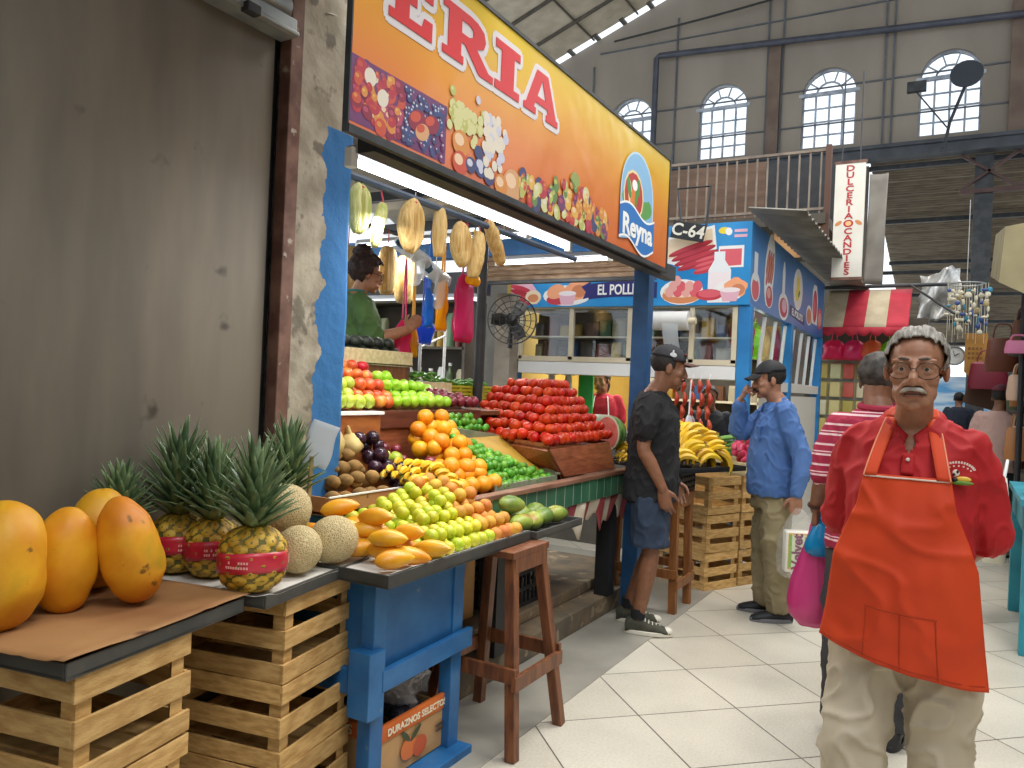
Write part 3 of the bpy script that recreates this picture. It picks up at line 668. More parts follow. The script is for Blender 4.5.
# ---------------------------------------------------------------- trays, crates, blue table, stool in front
M_paper = mat('brown_paper', '#8a5f38', '#a47a4d', rough=.75, scale=3, bump=.25, bscale=6, spots=('#5f3a22', 5, .68))
M_news = mat('newsprint', '#c9c7c2', '#dcdad5', rough=.8, scale=8, bump=.2, bscale=9, spots=('#9b9a98', 22, .62))
def tray(label, cx, cy, z, sx, sy, rz, mt=M_tray, h=.04):
    return openbox('metal_tray', label, 'tray', cx, cy, z, sx, sy, h, rz, mt, wall=.008)
RT = R(10.6)
def loc2(cx, cy, rz, x, y): return (cx+x*math.cos(rz)-y*math.sin(rz), cy+x*math.sin(rz)+y*math.cos(rz))
T1 = (-1.96, 1.245, .81); T2 = (-2.035, 1.88, .81)
t1 = tray('dark metal tray lined with brown paper under the papayas', T1[0], T1[1], T1[2], .5, .59, RT)
b = MB()
def pap(u, v):
    x = -.255+.512*u; y = -.31+.622*v; z = .042+.006*noise.noise(V((x*7, y*7, 1)))+.003*max(0, 1-abs(noise.noise(V((x*6, y*5, 4))))*4)+(.006 if v > .9 or u > .94 else 0)
    return V((x, y, z))
b.grid(pap, 20, 20); plabel(b.build('brown_paper', M_paper, t1, local=True, sol=.0015), 'stained brown wrapping paper')
t2 = tray('dark metal tray lined with newspaper under the pineapples and melons', T2[0], T2[1], T2[2], .5, .6, RT)
b = MB()
def pap2(u, v):
    x = -.25+.5*u; y = -.305+.61*v; e = max(0, abs(v-.5)-.42)*10+max(0, u-.92)*8
    return V((x, y, .03+.008*e*(.6+noise.noise(V((x*14, y*14, 3))))+.004*noise.noise(V((x*12, y*12, 5)))))
b.grid(pap2, 26, 26); plabel(b.build('newspaper', M_news, t2, local=True, sol=.0015), 'crumpled grey newspaper lining')
T3 = (-1.94, 2.525, .81)
t3 = tray('long dark tray on the blue table heaped with mangoes, guavas and peaches', T3[0], T3[1], T3[2], .66, 1.02, R(1.5), h=.045)
b = MB(); b.grid(lambda u, v: V((-.32+.645*u, -.5+1.0*v, .03+(.018 if u > .95 else 0)+.004*noise.noise(V((u*9, v*12, 2))))), 20, 24); plabel(b.build('newspaper', M_news, t3, local=True, sol=.0015), 'white paper lining')
T4 = (-1.74, 3.31, .815)
t4 = tray('smaller dark tray on the tall stool holding green mangoes', T4[0], T4[1], T4[2], .27, .5, R(1), h=.035)
# wooden crates
def crate(label, cx, cy, z, rz, sx=.5, sy=.35, h=.275, rows=3, group=None, name='wooden_crate', proto=None, seed=0):
    rr_ = random.Random(seed)
    t = thing(name, label, 'crate', (cx, cy, z), rz, group)
    for x in (-1, 1):
        for y in (-1, 1):
            b = MB(); p = [(x*(sx/2-.012), y*(sy/2-.012)), (x*(sx/2-.055), y*(sy/2-.012)), (x*(sx/2-.012), y*(sy/2-.055))]
            b.poly([(a, c, 0.004) for a, c in p], (0, 0, h-.008)); b.build('corner_post', M_wood, t, local=True, smooth=False)
    bh = h/rows*.68
    for s_, ax in ((1, 0), (-1, 0), (1, 1), (-1, 1)):
        b = MB()
        for k in range(rows):
            zc = bh/2+k*(h-bh)/(rows-1); tw = rr_.uniform(-.012, .012)
            L_ = (sy if ax == 0 else sx-.02)+.004
            if ax == 0: b.box((s_*(sx/2-.005), rr_.uniform(-.004, .004), zc), (.010, L_, bh*rr_.uniform(.9, 1.05)), rx=tw)
            else: b.box((rr_.uniform(-.004, .004), s_*(sy/2-.005), zc), (L_, .010, bh*rr_.uniform(.9, 1.05)), ry=tw)
        b.build('side_slats', M_wood, t, local=True, smooth=False, bev=.0015)
    b = MB()
    for k in range(4): b.box((0, -sy/2+.05+k*(sy-.1)/3, .012), (sx-.03, sy/5, .008))
    b.build('bottom_slats', M_wood, t, local=True, smooth=False)
    return t
c1 = loc2(T1[0], T1[1], RT, 0.0, -.075)
for k in range(3):
    crate(['bottom crate of the stack under the papaya tray', 'middle wooden crate of the stack under the papaya tray', 'topmost wooden crate right under the papaya tray'][k], c1[0]+.004*k, c1[1]-.004*k, .0+.27*k, RT+.01*(k-1), .47, .36, .268, seed=k, group='crates under the papaya tray')
c2 = loc2(T2[0], T2[1], RT, .01, .02)
for k in range(3):
    crate(['bottom crate of the stack under the pineapple tray', 'middle wooden crate of the stack under the pineapple tray', 'topmost wooden crate right under the pineapple tray'][k], c2[0]-.006*k, c2[1]+.003*k, .27*k, RT+.012*(k-1), .46, .4, .268, seed=5+k, group='crates under the pineapple tray')
# blue table
bt = thing('blue_table', 'blue painted wooden table with a boxed apron under the mango tray', 'table', (-2.0, 2.5, 0))
YA, YZ, XA, XZ = 2.12, 2.69, -1.72, -2.26
b = MB(); b.bx(XZ, XA, YA, YZ, .785, .81); b.build('top', M_blue, bt, smooth=False)
b = MB(); b.bx(XA-.03, XA-.01, YA+.03, YZ-.03, .46, .785); b.build('front_panel', M_blue, bt, smooth=False)
for y in (YA+.02, YZ-.02):
    b = MB(); b.bx(XZ, XA-.03, y-.01, y+.01, .46, .785); b.build('side_panel', M_blue, bt, smooth=False)
for x in (XA-.03, XZ+.03):
    for y in (YA+.03, YZ-.05): b = MB(); b.bx(x-.03, x+.03, y-.035, y+.035, 0, .785); b.build('leg', M_blue, bt, bev=.004, smooth=False)
b = MB(); b.box((XA+.015, (YA+YZ)/2+.02, .455), (.025, YZ-YA+.0, .075), rx=R(1.5)); b.build('rail', M_blue, bt, bev=.003, smooth=False)
b = MB(); b.bx(XZ, XA+.01, YA-.04, YA-.015, .40, .49); b.build('rail', M_blue, bt, bev=.003, smooth=False)
b = MB(); b.bx(XA-.07, XA+.024, YA-.052, YA+.034, .33, .56); plabel(b.build('corner_block', M_blue, bt, bev=.003, smooth=False), 'patched blue corner block')
b = MB(); b.bx(XA-.04, XA+.06, YA, YZ, .0, .035); b.build('foot_board', M_blue, bt, bev=.003, smooth=False)
# carton with fruit print
cb = thing('fruit_carton', 'orange and kraft fruit carton lettered SELECTOS under the blue table', 'carton', (-2.0, 2.42, .04))
M_kraft = mat('kraft', '#b58a58', '#c79c68', rough=.8, scale=4); M_or = mat('orange_print', '#d9702a', '#c9621f', rough=.6, scale=4)
b = MB(); b.bx(-2.22, -1.755, 2.2, 2.66, .04, .06); b.bx(-1.77, -1.755, 2.2, 2.66, .06, .19, 0); b.bx(-2.22, -1.77, 2.2, 2.215, .06, .19, 0); b.bx(-2.22, -1.77, 2.645, 2.66, .06, .19, 0); b.bx(-2.22, -2.205, 2.2, 2.66, .06, .25, 0)
b.build('body', M_kraft, cb, smooth=False)
b = MB(); b.bx(-1.765, -1.748, 2.195, 2.665, .19, .25); b.bx(-2.22, -1.765, 2.195, 2.212, .19, .25); b.build('orange_band', M_or, cb, smooth=False, bev=.003)
b = MB(); puttext(b, 'DURAZNOS SELECTOS', .036, (-1.745, 2.43, .218), (0, 1, 0), (0, 0, 1), bold=.001); puttext(b, 'SELECTOS', .05, (-1.98, 2.192, .218), (1, 0, 0), (0, 0, 1), bold=.001)
b.build('lettering', flat('#f0e6c8'), cb, smooth=False)
b = MB()
b.box((-1.7548, 2.46, .125), (.0004, .3, .11), m=4); disc(b, 2.38, .115, .05, .042, 0, x0=-1.754); disc(b, 2.45, .10, .045, .04, 1, x0=-1.754); disc(b, 2.42, .16, .04, .012, 2, .6, x0=-1.754); disc(b, 2.36, .165, .035, .011, 2, 2.4, x0=-1.754); disc(b, 2.58, .135, .035, .006, 3, x0=-1.754); disc(b, 2.58, .115, .028, .006, 3, x0=-1.754)
b.build('peach_print', hexf('#d9763a', '#c55a30', '#3f4a2e', '#5a4a38', '#c09766'), cb, smooth=False)
b = MB(); rnd = random.Random(5)
for k in range(16): b.ell((rnd.uniform(-2.15, -1.83), rnd.uniform(2.27, 2.6), .13+rnd.uniform(0, .07)), .05, 10, 7)
o = b.build('packing_net', mat('dark_net', '#15151b', '#4a4a55', rough=.4, scale=120, lo=.45, hi=.5), cb)
pb = MB()
pb.ell((0, 0, .09), (.17, .19, .12), 80, 50).jitter(.06, 10, 2).jitter(.035, 24, 4).jitter(.014, 60, 6)
for v in pb.bm.verts: v.co.z = max(v.co.z, .0)
pb.xf(Matrix.Translation((-1.95, 2.48, .255)))
tag(pb.build('plastic_bag', film('clear_bag', '#e6e6ea', .3, .05), ang=180), 'crumpled clear plastic bag on the carton under the blue table', 'plastic bag')
pb = MB(); pb.ell((0, 0, .1), (.09, .13, .14), 24, 14).jitter(.04, 10, 5); pb.xf(Matrix.Translation((-2.1, 2.32, .24)))
tag(pb.build('dark_bag', mat('dark_film', '#1d1a1f', '#3d3038', rough=.2, scale=9), ang=180), 'dark plastic bag behind the clear bag under the blue table', 'plastic bag')
# tall stool
def stool(name, label, cx, cy, top, H, base, sx, sy, ring, mt, ln=.045):
    t = thing(name, label, 'stool', (cx, cy, 0))
    P = {}
    for i, (x, y) in enumerate(((1, -1), (1, 1), (-1, 1), (-1, -1))):
        p0 = V((cx+x*base[0], cy+y*base[1], 0)); p1 = V((cx+x*top[0], cy+y*top[1], H-.03)); P[i] = (p0, p1)
        b = MB(); b.bar(p0, p1, ln, ln, up=(0, 1, 0)); b.build('leg', mt, t, bev=.003, smooth=False)
    at = lambda i, z: P[i][0].lerp(P[i][1], z/(H-.03))
    for i in range(4):
        j = (i+1) % 4; b = MB(); a, c = at(i, ring[i % len(ring)]), at(j, ring[i % len(ring)]); d = (c-a).normalized()*.035; n_ = V((d.y, -d.x, 0)).normalized()*(ln*.6)
        b.bar(a-d+n_*1, c+d+n_*1, .022, .06); b.build('stretcher', mt, t, bev=.002, smooth=False)
    b = MB(); b.bx(cx-sx, cx+sx, cy-sy, cy+sy, H-.03, H); b.build('seat', mt, t, bev=.004, smooth=False)
    b = MB(); b.bx(cx+top[0]-.012, cx+top[0]+.03, cy-sy+.02, cy+sy-.02, H-.09, H-.03); b.build('apron', mt, t, bev=.002, smooth=False)
    return t
M_stool = mat('stool_wood', '#5b3420', '#7d4c2c', rough=.45, scale=4, stretch=(10, 10, 1.5), bump=.1)
stool('tall_stool', 'tall dark brown stool with splayed legs under the green mango tray', -1.7, 2.93, (.12, .12), .812, (.21, .21), .15, .16, (.3, .33), M_stool)
# things under the counter
cr = thing('plastic_crate', 'black plastic crate pushed under the tiled counter', 'crate', (-2.35, 4.05, .2))
def lattice_crate(t, cx, cy, z, sx, sy, h, mt):
    for s_, ax in ((1, 0), (-1, 0), (1, 1), (-1, 1)):
        b = MB(); L_ = sy if ax == 0 else sx
        nb = max(4, int(L_/.05))
        for k in range(nb+1):
            q = -L_/2+L_*k/nb
            b.box((cx+(s_*sx/2 if ax == 0 else q), cy+(q if ax == 0 else s_*sy/2), z+h/2), ((.012, .014, h) if ax == 0 else (.014, .012, h)))
        for k in range(4): zz = z+.01+(h-.02)*k/3; b.box((cx+(s_*sx/2 if ax == 0 else 0), cy+(0 if ax == 0 else s_*sy/2), zz), ((.014, L_, .022) if ax == 0 else (L_, .014, .022)))
        b.build('side_panel', mt, t, smooth=False)
    b = MB(); b.bx(cx-sx/2, cx+sx/2, cy-sy/2, cy+sy/2, z, z+.012); b.build('bottom', mt, t, smooth=False)
lattice_crate(cr, -2.35, 4.05, .2, .34, .5, .3, M_black)
b = MB(); b.bx(-2.62, -2.3, 3.33, 3.68, .2, .62); tag(b.build('tall_carton', M_kraft, bev=.004, smooth=False), 'plain kraft carton standing under the tiled counter', 'carton')
b = MB(); b.bx(-2.28, -2.1, 2.92, 3.2, .13, .62)
fl = b.build('printed_carton', mat('white_carton', '#cfcfca', '#dcdcd6', rough=.7), smooth=False, bev=.004); tag(fl, 'white printed carton behind the legs of the tall stool', 'carton')
b = MB(); disc(b, 3.1, .42, .06, .05, 0, x0=-2.1); disc(b, 3.05, .34, .05, .02, 1, x0=-2.1); disc(b, 3.12, .5, .07, .012, 2, x0=-2.1); b.build('print', hexf('#4a8a3c', '#d9772a', '#3c3c8c'), None, smooth=False)
o = bpy.data.objects['print']; o.parent = fl

pt = thing('price_stick', 'wooden stick with a folded clear plastic price card beside the kiwis', 'price card', (-2.11, 2.12, .85))
b = MB(); b.bar((-2.075, 2.13, .855), (-2.072, 2.14, 1.2), .016, .008); b.build('stick', mat('stick_wood', '#a08a5c', rough=.8), pt, smooth=False)
b = MB(); b.grid(lambda u, v: V((-2.115+.085*u+.05*v, 2.12+.05*u+.02*v+.008*math.sin(v*6), 1.18+.16*v-.03*u)), 6, 8); b.build('card', film('card_film', '#d8dde2', .6, .15), pt, sol=.002, ang=180)
# ---------------------------------------------------------------- produce
class Kind:
    """first call uses the model itself, later calls copy it and its parts"""
    def __init__(s, o): s.o = o; s.used = False
    def __call__(s, loc, rot=None, label=None, group=None, scale=1, cat=None):
        if rot is None: rot = (random.uniform(0, 6.28), random.uniform(-.5, .5), random.uniform(0, 6.28))
        o = s.o if not s.used else dup(s.o); s.used = True
        o.location = loc; o.rotation_euler = rot; o.scale = (scale,)*3 if not isinstance(scale, tuple) else scale
        if label: o['label'] = label
        if group: o['group'] = group
        return o
def single(name, b, m, cat, **k): return Kind(tag(b.build(name, m, **k), name, cat))
def round_fruit(r, sq=1.0, dim=.15, lobes=0, la=.0, n=16, k=11, tip=0):
    b = MB(); pr = []
    for i in range(k+1):
        ph = PI*i/k; rr_ = r*math.sin(ph); z = r*sq*math.cos(ph)
        if dim: z -= r*dim*math.exp(-(rr_/(r*.28))**2)*(1 if i < k/2 else -.5)
        if tip and i == k: z -= r*tip
        pr.append((rr_ if 0 < i < k else 0, z))
    return b.lathe(pr, n, rf=(lambda a, z: 1+la*math.cos(lobes*a)) if lobes else None)
def long_fruit(L_, r, bend=0, n=14, k=12, a=1.0, bb=1.0, flat=1):
    b = MB(); pts, rad = [], []
    for i in range(k+1):
        t = i/k; s_ = max(.02, math.sin(PI*t)**.62) if a == 1 else max(.02, (math.sin(PI*t**a))**.62)
        pts.append((L_*(t-.5), bend*math.sin(PI*t), 0)); rad.append(r*s_)
    return b.tube(pts, rad, n, flat=flat, flatn=(0, 0, 1))
F_ = {}
M_tom = mat('tomato_skin', '#a31c09', '#c53a12', rough=.28, scale=8, rnd=.14, hue=.005, spec=.35)
M_stem = mat('stem_green', '#4a6a2a', '#6a7a3a', rough=.7)
F_['tomato'] = single('tomato', round_fruit(.036, .84, .14, 5, .025), M_tom, 'tomato')
F_['lime'] = single('lime', round_fruit(.0215, 1.08, .04, n=12, k=9, tip=.1), mat('lime_skin', '#3c7d1e', '#6aa82c', rough=.28, scale=14, rnd=.2, hue=.02, bump=.06, bscale=300), 'lime')
F_['orange'] = single('orange', round_fruit(.044, .96, .06), mat('orange_skin', '#dd8a10', '#eaa41c', rough=.38, scale=9, rnd=.06, hue=.012, bump=.12, bscale=260, c3='#d9a52a', hi=.68), 'orange')
F_['guava'] = single('guava', round_fruit(.0275, 1.0, .08), mat('guava_skin', '#b0bb22', '#d6cf3c', rough=.4, scale=14, rnd=.1, hue=.025, spots=('#6b6a1e', 30, .7)), 'guava')
F_['peach'] = single('peach', round_fruit(.031, .96, .1), mat('peach_skin', '#b9772a', '#d6a136', rough=.6, scale=14, rnd=.12, hue=.02, bump=.1, bscale=150), 'peach')
F_['mango'] = single('yellow_mango', long_fruit(.15, .038, .01, a=.9, flat=.85), mat('ataulfo_skin', '#d68f14', '#e6ae26', rough=.38, scale=9, rnd=.08, hue=.012, c3='#c9b32c', hi=.62), 'mango')
F_['gmango'] = single('green_mango', long_fruit(.15, .047, .012, a=.9, flat=.9), mat('green_mango_skin', '#55702a', '#8a9a3c', rough=.4, scale=7, rnd=.1, c3='#96502e', hi=.56), 'mango')
F_['kiwi'] = single('kiwi', long_fruit(.07, .027, 0, n=12, k=10), mat('kiwi_skin', '#6d5027', '#94713c', rough=.85, scale=26, rnd=.14, bump=.2, bscale=200), 'kiwi')
F_['plum'] = single('dark_plum', round_fruit(.032, 1.0, .08), mat('plum_skin', '#1d0f1b', '#3a1d2e', rough=.22, scale=9, rnd=.3), 'plum')
F_['rplum'] = single('red_plum', round_fruit(.028, 1.0, .08), mat('red_plum_skin', '#4f1420', '#7e2a36', rough=.28, scale=10, rnd=.25, c3='#b0763a', hi=.7), 'plum')
F_['apple'] = single('red_apple', round_fruit(.036, .92, .25), mat('blush_apple', '#bd2f1f', '#dd7a38', rough=.3, scale=14, rnd=.1, hue=.012, c3='#e6b04a', stretch=(1, 1, .5)), 'apple')
F_['gapple'] = single('green_apple', round_fruit(.035, .92, .25), mat('green_apple_skin', '#84b81e', '#a9d33c', rough=.28, scale=12, rnd=.08), 'apple')
F_['dapple'] = single('dark_red_apple', round_fruit(.034, .98, .25), mat('dark_apple_skin', '#4c0e18', '#7a2432', rough=.3, scale=16, rnd=.18), 'apple')
F_['pear'] = single('green_pear', round_fruit(.036, 1.12, .08), mat('pear_skin', '#8fa52a', '#b7c145', rough=.4, scale=12, rnd=.1, spots=('#7a7428', 50, .68)), 'pear')
F_['avo'] = single('avocado', long_fruit(.1, .036, 0, a=.85), mat('avocado_skin', '#1b211b', '#333b30', rough=.5, scale=20, rnd=.2, bump=.3, bscale=120), 'avocado')
F_['chili'] = single('green_chili', long_fruit(.085, .011, .012, n=8, k=8, a=.7), mat('chili_skin', '#2f6a1e', '#59902c', rough=.25, scale=9, rnd=.25), 'chili pepper')

def incline(kind, F0, F1, B0, B1, d, rows, label, group, jit=.12, lift=.5, keep=None, rot=None, up=(0, 0, 1), sc=(.95, 1.05)):
    F0, F1, B0, B1 = map(V, (F0, F1, B0, B1)); up = V(up); n = 0
    for r in range(rows):
        v = r/max(1, rows-1); a, b_ = F0.lerp(B0, v), F1.lerp(B1, v); cnt = max(1, int((b_-a).length/d))
        for i in range(cnt):
            u = (i+.5+(.5 if r % 2 else 0)*(1 if i < cnt-1 else 0)*.99)/cnt
            if r % 2 and i == cnt-1: continue
            if keep and not keep(u, v): continue
            p = a.lerp(b_, u)+up*d*lift+V((random.uniform(-1, 1), random.uniform(-1, 1), random.uniform(-.6, .6)))*d*jit
            if isinstance(kind, str): k, l, g = kind, label, group
            else: k, l, g = kind(u, v)
            F_[k](p, rot(u, v) if rot else None, l, g, random.uniform(*sc)); n += 1
    return n

# tomatoes: a squared heap in level courses behind the sloped board
def tomato_heap():
    d = .069; dz = .051; n = 0
    for k in range(7):
        z = 1.165+.036+k*dz; xf = -1.965-.047*k
        x = xf; row = 0
        while x > -2.82:
            y0 = 3.84+(-1.95-x)*.62+.05*k; y1 = 4.70-.012*k; y = y0+(d/2 if (row+k) % 2 else 0)
            first = True
            while y < y1:
                vis = row < 2 or (y-y0) < 2.1*d or k == 6
                if vis:
                    F_['tomato']((x+random.uniform(-.004, .004), y+random.uniform(-.004, .004), z+random.uniform(-.003, .003)), None, 'ripe red tomato stacked in the big heap behind the sloped red-brown board', 'tomatoes in the big heap'); n += 1
                y += d
            x -= d*.92; row += 1
    return n
nt_ = tomato_heap()
for i, (x, y, z) in enumerate([(-2.2, 3.98, 1.215), (-2.28, 4.01, 1.2), (-2.35, 4.05, 1.2), (-2.42, 4.09, 1.2), (-2.3, 4.06, 1.25), (-2.5, 4.14, 1.205), (-2.46, 4.12, 1.255), (-2.56, 4.2, 1.25)]):
    F_['tomato']((x, y, z), None, 'loose red tomato lying between the big tomato heap and the limes', 'loose tomatoes beside the limes', 1.05)
# limes
def lime_rows():
    n = 0
    for lay in range(3):
        for r in range(13):
            v = r/12
            x = -1.975-.44*v; z = .965+.225*v+.024+.026*lay
            y1 = 3.90+.05*v-.42*v-.09*lay; y0 = 3.36+.02*v+.01*lay; y = y0+(.02 if (r+lay) % 2 else 0)
            if lay and v < .06*lay: continue
            while y < y1:
                if lay == 2 or y > y1-.12 or r < 3 or lay == 1 and r % 2 == 0:
                    F_['lime']((x+random.uniform(-.006, .006), y+random.uniform(-.008, .008), z+random.uniform(-.006, .008)), None, 'small green lime in the loose heap inside the yellow lined bin', 'limes in the yellow bin'); n += 1
                y += .043
    return n
nl_ = lime_rows()
for lay in range(3):
    for r in range(4-lay):
        y = 3.62+.02*((r+lay) % 2)+.015*lay
        while y < 4.02-.05*lay:
            F_['lime']((-2.475-.045*r-.02*lay+random.uniform(-.012, .012), y+random.uniform(-.014, .014), 1.225+.036*lay+random.uniform(-.006, .012)), None, 'green lime on the small upper board bin behind the yellow bin', 'limes on the upper bin'); y += .044
# oranges
o_l = ('orange', 'bright orange in the rounded heap between the bananas and the limes', 'oranges in the heap')
incline('orange', (-1.99, 2.98, .965), (-1.99, 3.36, .965), (-2.44, 3.18, 1.14), (-2.44, 3.62, 1.14), .084, 6, o_l[1], o_l[2], .06, .55)
incline('orange', (-2.1, 3.04, 1.05), (-2.08, 3.38, 1.03), (-2.42, 3.22, 1.2), (-2.42, 3.58, 1.2), .087, 5, o_l[1], o_l[2], .1, .55)
incline('orange', (-2.24, 3.14, 1.16), (-2.2, 3.4, 1.14), (-2.42, 3.26, 1.26), (-2.42, 3.52, 1.26), .088, 3, o_l[1], o_l[2], .1, .55)
# kiwis, dark plums in the cardboard tray
krot = lambda u, v: (random.uniform(-.3, .3), random.uniform(-.25, .25), R(25)+random.uniform(-.5, .5))
incline('kiwi', (-2.24, 2.40, .955), (-2.24, 2.82, .955), (-2.5, 2.46, 1.13), (-2.5, 2.76, 1.13), .07, 5, 'brown fuzzy kiwi piled in the cardboard tray', 'kiwis in the cardboard tray', .08, .5, rot=krot, sc=(1.1, 1.2))
incline('kiwi', (-2.28, 2.44, 1.02), (-2.28, 2.78, 1.02), (-2.46, 2.5, 1.16), (-2.46, 2.72, 1.16), .072, 4, 'brown fuzzy kiwi piled in the cardboard tray', 'kiwis in the cardboard tray', .1, .5, rot=krot, sc=(1.1, 1.2))
incline('plum', (-2.24, 2.84, .955), (-2.24, 3.09, .955), (-2.5, 2.80, 1.13), (-2.5, 3.08, 1.13), .074, 5, 'glossy dark plum heaped beside the kiwis in the cardboard tray', 'dark plums beside the kiwis', .06, .5, sc=(1.1, 1.2))
incline('plum', (-2.30, 2.84, 1.04), (-2.30, 3.02, 1.03), (-2.46, 2.8, 1.17), (-2.46, 3.0, 1.17), .076, 3, 'glossy dark plum heaped beside the kiwis in the cardboard tray', 'dark plums beside the kiwis', .06, .5, sc=(1.1, 1.2))
# apples and pears on the step shelf
APZ = [2.70, 2.82, 1.42, 1.13]
def apl(u, v):
    y = APZ[0]+(APZ[1]-APZ[0])*v+u*(APZ[2]+(APZ[3]-APZ[2])*v); e = random.uniform(-.03, .03)
    if v < .32 and y < 3.02+e: return ('pear', 'speckled green pear in the front rows on the wooden box', 'pears on the wooden box')
    if y < 3.24+e+v*.22: return ('apple', 'blushed red and orange apple piled on the step shelf', 'red apples on the step shelf')
    if y < 3.70+e+max(0, v-.35)*2: return ('gapple', 'shiny green apple piled between the blushed and the dark red apples', 'green apples on the step shelf')
    return ('dapple', 'dark red apple beside the green apples on the step shelf', 'dark red apples on the step shelf')
sup = MB(); quadslab(sup, [(-2.545, 3.08, 1.328), (-2.545, 4.0, 1.328), (-2.92, 3.95, 1.43), (-2.92, 3.08, 1.45)]); sup.build('sloped_board', M_wood2, us, smooth=False)
sup = MB(); quadslab(sup, [(-2.545, 2.67, 1.322), (-2.545, 3.04, 1.322), (-2.92, 3.04, 1.45), (-2.92, 2.67, 1.45)]); sup.build('sloped_board', M_box, wb, smooth=False)
incline(apl, (-2.57, 2.70, 1.345), (-2.57, 4.12, 1.345), (-2.98, 2.82, 1.50), (-2.98, 3.95, 1.46), .073, 7, '', '', .05, .5, keep=lambda u, v: u < .97-.28*v)
APZ[:] = [2.74, 2.86, .9, .55]
incline(apl, (-2.68, 2.74, 1.43), (-2.68, 3.64, 1.42), (-2.92, 2.86, 1.53), (-2.92, 3.41, 1.52), .075, 3, '', '', .08, .5)
# red plums around the bananas
for p in [(-2.48, 3.02, 1.13), (-2.5, 3.09, 1.15), (-2.45, 3.08, 1.11), (-2.48, 3.16, 1.14), (-2.44, 3.17, 1.09), (-2.5, 2.95, 1.17), (-2.42, 3.12, 1.06)]:
    F_['rplum'](p, None, 'small red plum heaped behind the dark plums and the bananas', 'red plums behind the bananas')
for p in [(-2.2, 3.05, 1.06), (-2.22, 3.1, 1.1), (-2.17, 3.08, 1.05), (-2.24, 3.03, 1.04), (-2.15, 3.13, 1.04)]:
    F_['rplum'](p, None, 'mottled red plum tucked between the small bananas and the oranges', 'red plums beside the oranges', 1.15)
incline('pear', (-2.3, 2.95, 1.0), (-2.28, 3.1, 1.0), (-2.45, 2.98, 1.08), (-2.42, 3.12, 1.08), .07, 3, 'pale green pear behind the small bananas and dark plums', 'pears behind the small bananas', .12, .4)
for p, s_ in (((-2.68, 2.84, 1.0), 1), ((-2.56, 2.96, 1.0), .8)): pass
# jicamas
M_jic = mat('jicama_skin', '#b39a5c', '#cdb67a', rough=.8, scale=8, bump=.15, bscale=30)
b = MB(); b.lathe([(0, -.07), (.05, -.062), (.085, -.03), (.092, .005), (.075, .045), (.04, .068), (.02, .08), (.012, .115), (.007, .13), (0, .13)], 20, rf=lambda a, z: 1+.05*math.cos(4*a))
F_['jic'] = single('jicama', b, M_jic, 'jicama')
F_['jic']((-2.44, 2.60, 1.2), (.15, .1, 0), 'large tan jicama bulb standing at the blue pillar behind the kiwis', None, 1.0)
F_['jic']((-2.49, 2.82, 1.18), (.2, -.2, 1), 'smaller tan jicama bulb between the larger one and the plums', None, .72)
for i, (x, y) in enumerate(()): pass
# bananas: bunch = Empty with banana children
M_ban = mat('banana_skin', '#d8a714', '#ecc62c', rough=.45, scale=7, rnd=.06, spots=('#8a6a1e', 16, .69))
M_banT = mat('banana_tip', '#4a3a1e', '#6a5a2a', rough=.7)
def banana_mesh(L_=.17, r=.018, bend=.05):
    b = MB(); P, Q = [], []
    for i in range(13):
        t = i/12; P.append((L_*(t-.5), 0, bend*(1-(2*t-1)**2))); Q.append(r*(.35 if t < .08 else min(1, .45+4*(t-.08)) if t < .25 else 1 if t < .75 else max(.3, 1-2.6*(t-.75))))
    b.tube(P, Q, 6); 
    for f in b.bm.faces:
        c = f.calc_center_median()
        if c.x > L_*.46 or c.x < -L_*.47: f.material_index = 1
    return b
def bunch(label, loc, rz, n=7, group=None, small=1.0, mt=None, tilt=0):
    t = thing('banana_bunch', label, 'bananas', loc, rz, group)
    for k in range(n):
        a = (k-(n-1)/2)*(1.0/n)*1.5; lay = k % 2
        o = BAN.copy(); C.objects.link(o); o.parent = t
        o.scale = (small,)*3; o.location = (random.uniform(-.006, .006), .042*small*(k-(n-1)/2)*.8, .012+.026*lay*small); o.rotation_euler = (random.uniform(-.3, .3)+a*.5, tilt+random.uniform(-.1, .1), a*.5)
        o.name = 'banana'
        if mt: o.data = mt
    return t
_b = banana_mesh(); BAN = _b.build('banana', [M_ban, M_banT]); BAN_me = BAN.data; C.objects.unlink(BAN)
BANS = banana_mesh(.085, .016, .022).build('banana', [M_ban, M_banT]); BANS_me = BANS.data; bpy.data.objects.remove(BANS)
i = 0
lab_s = ['small yellow bananas in the nearest bunch beside the kiwi tray corner', 'small green-yellow bananas lying behind the dark plums', 'short stubby yellow bananas lying right below the oranges', 'speckled short bananas between the red plums and the peaches', 'little bananas heaped at the middle of the small banana pile']
for (x, y, z, a), l in zip([(-2.12, 2.86, 1.0, 1.2), (-2.26, 2.98, 1.05, 1.6), (-2.06, 3.0, 1.01, .9), (-2.13, 2.95, 1.055, 1.4), (-2.2, 2.86, 1.03, 1.8)], lab_s):
    bunch(l, (x, y, z), a, 7, 'small bananas below the oranges', 1, BANS_me)

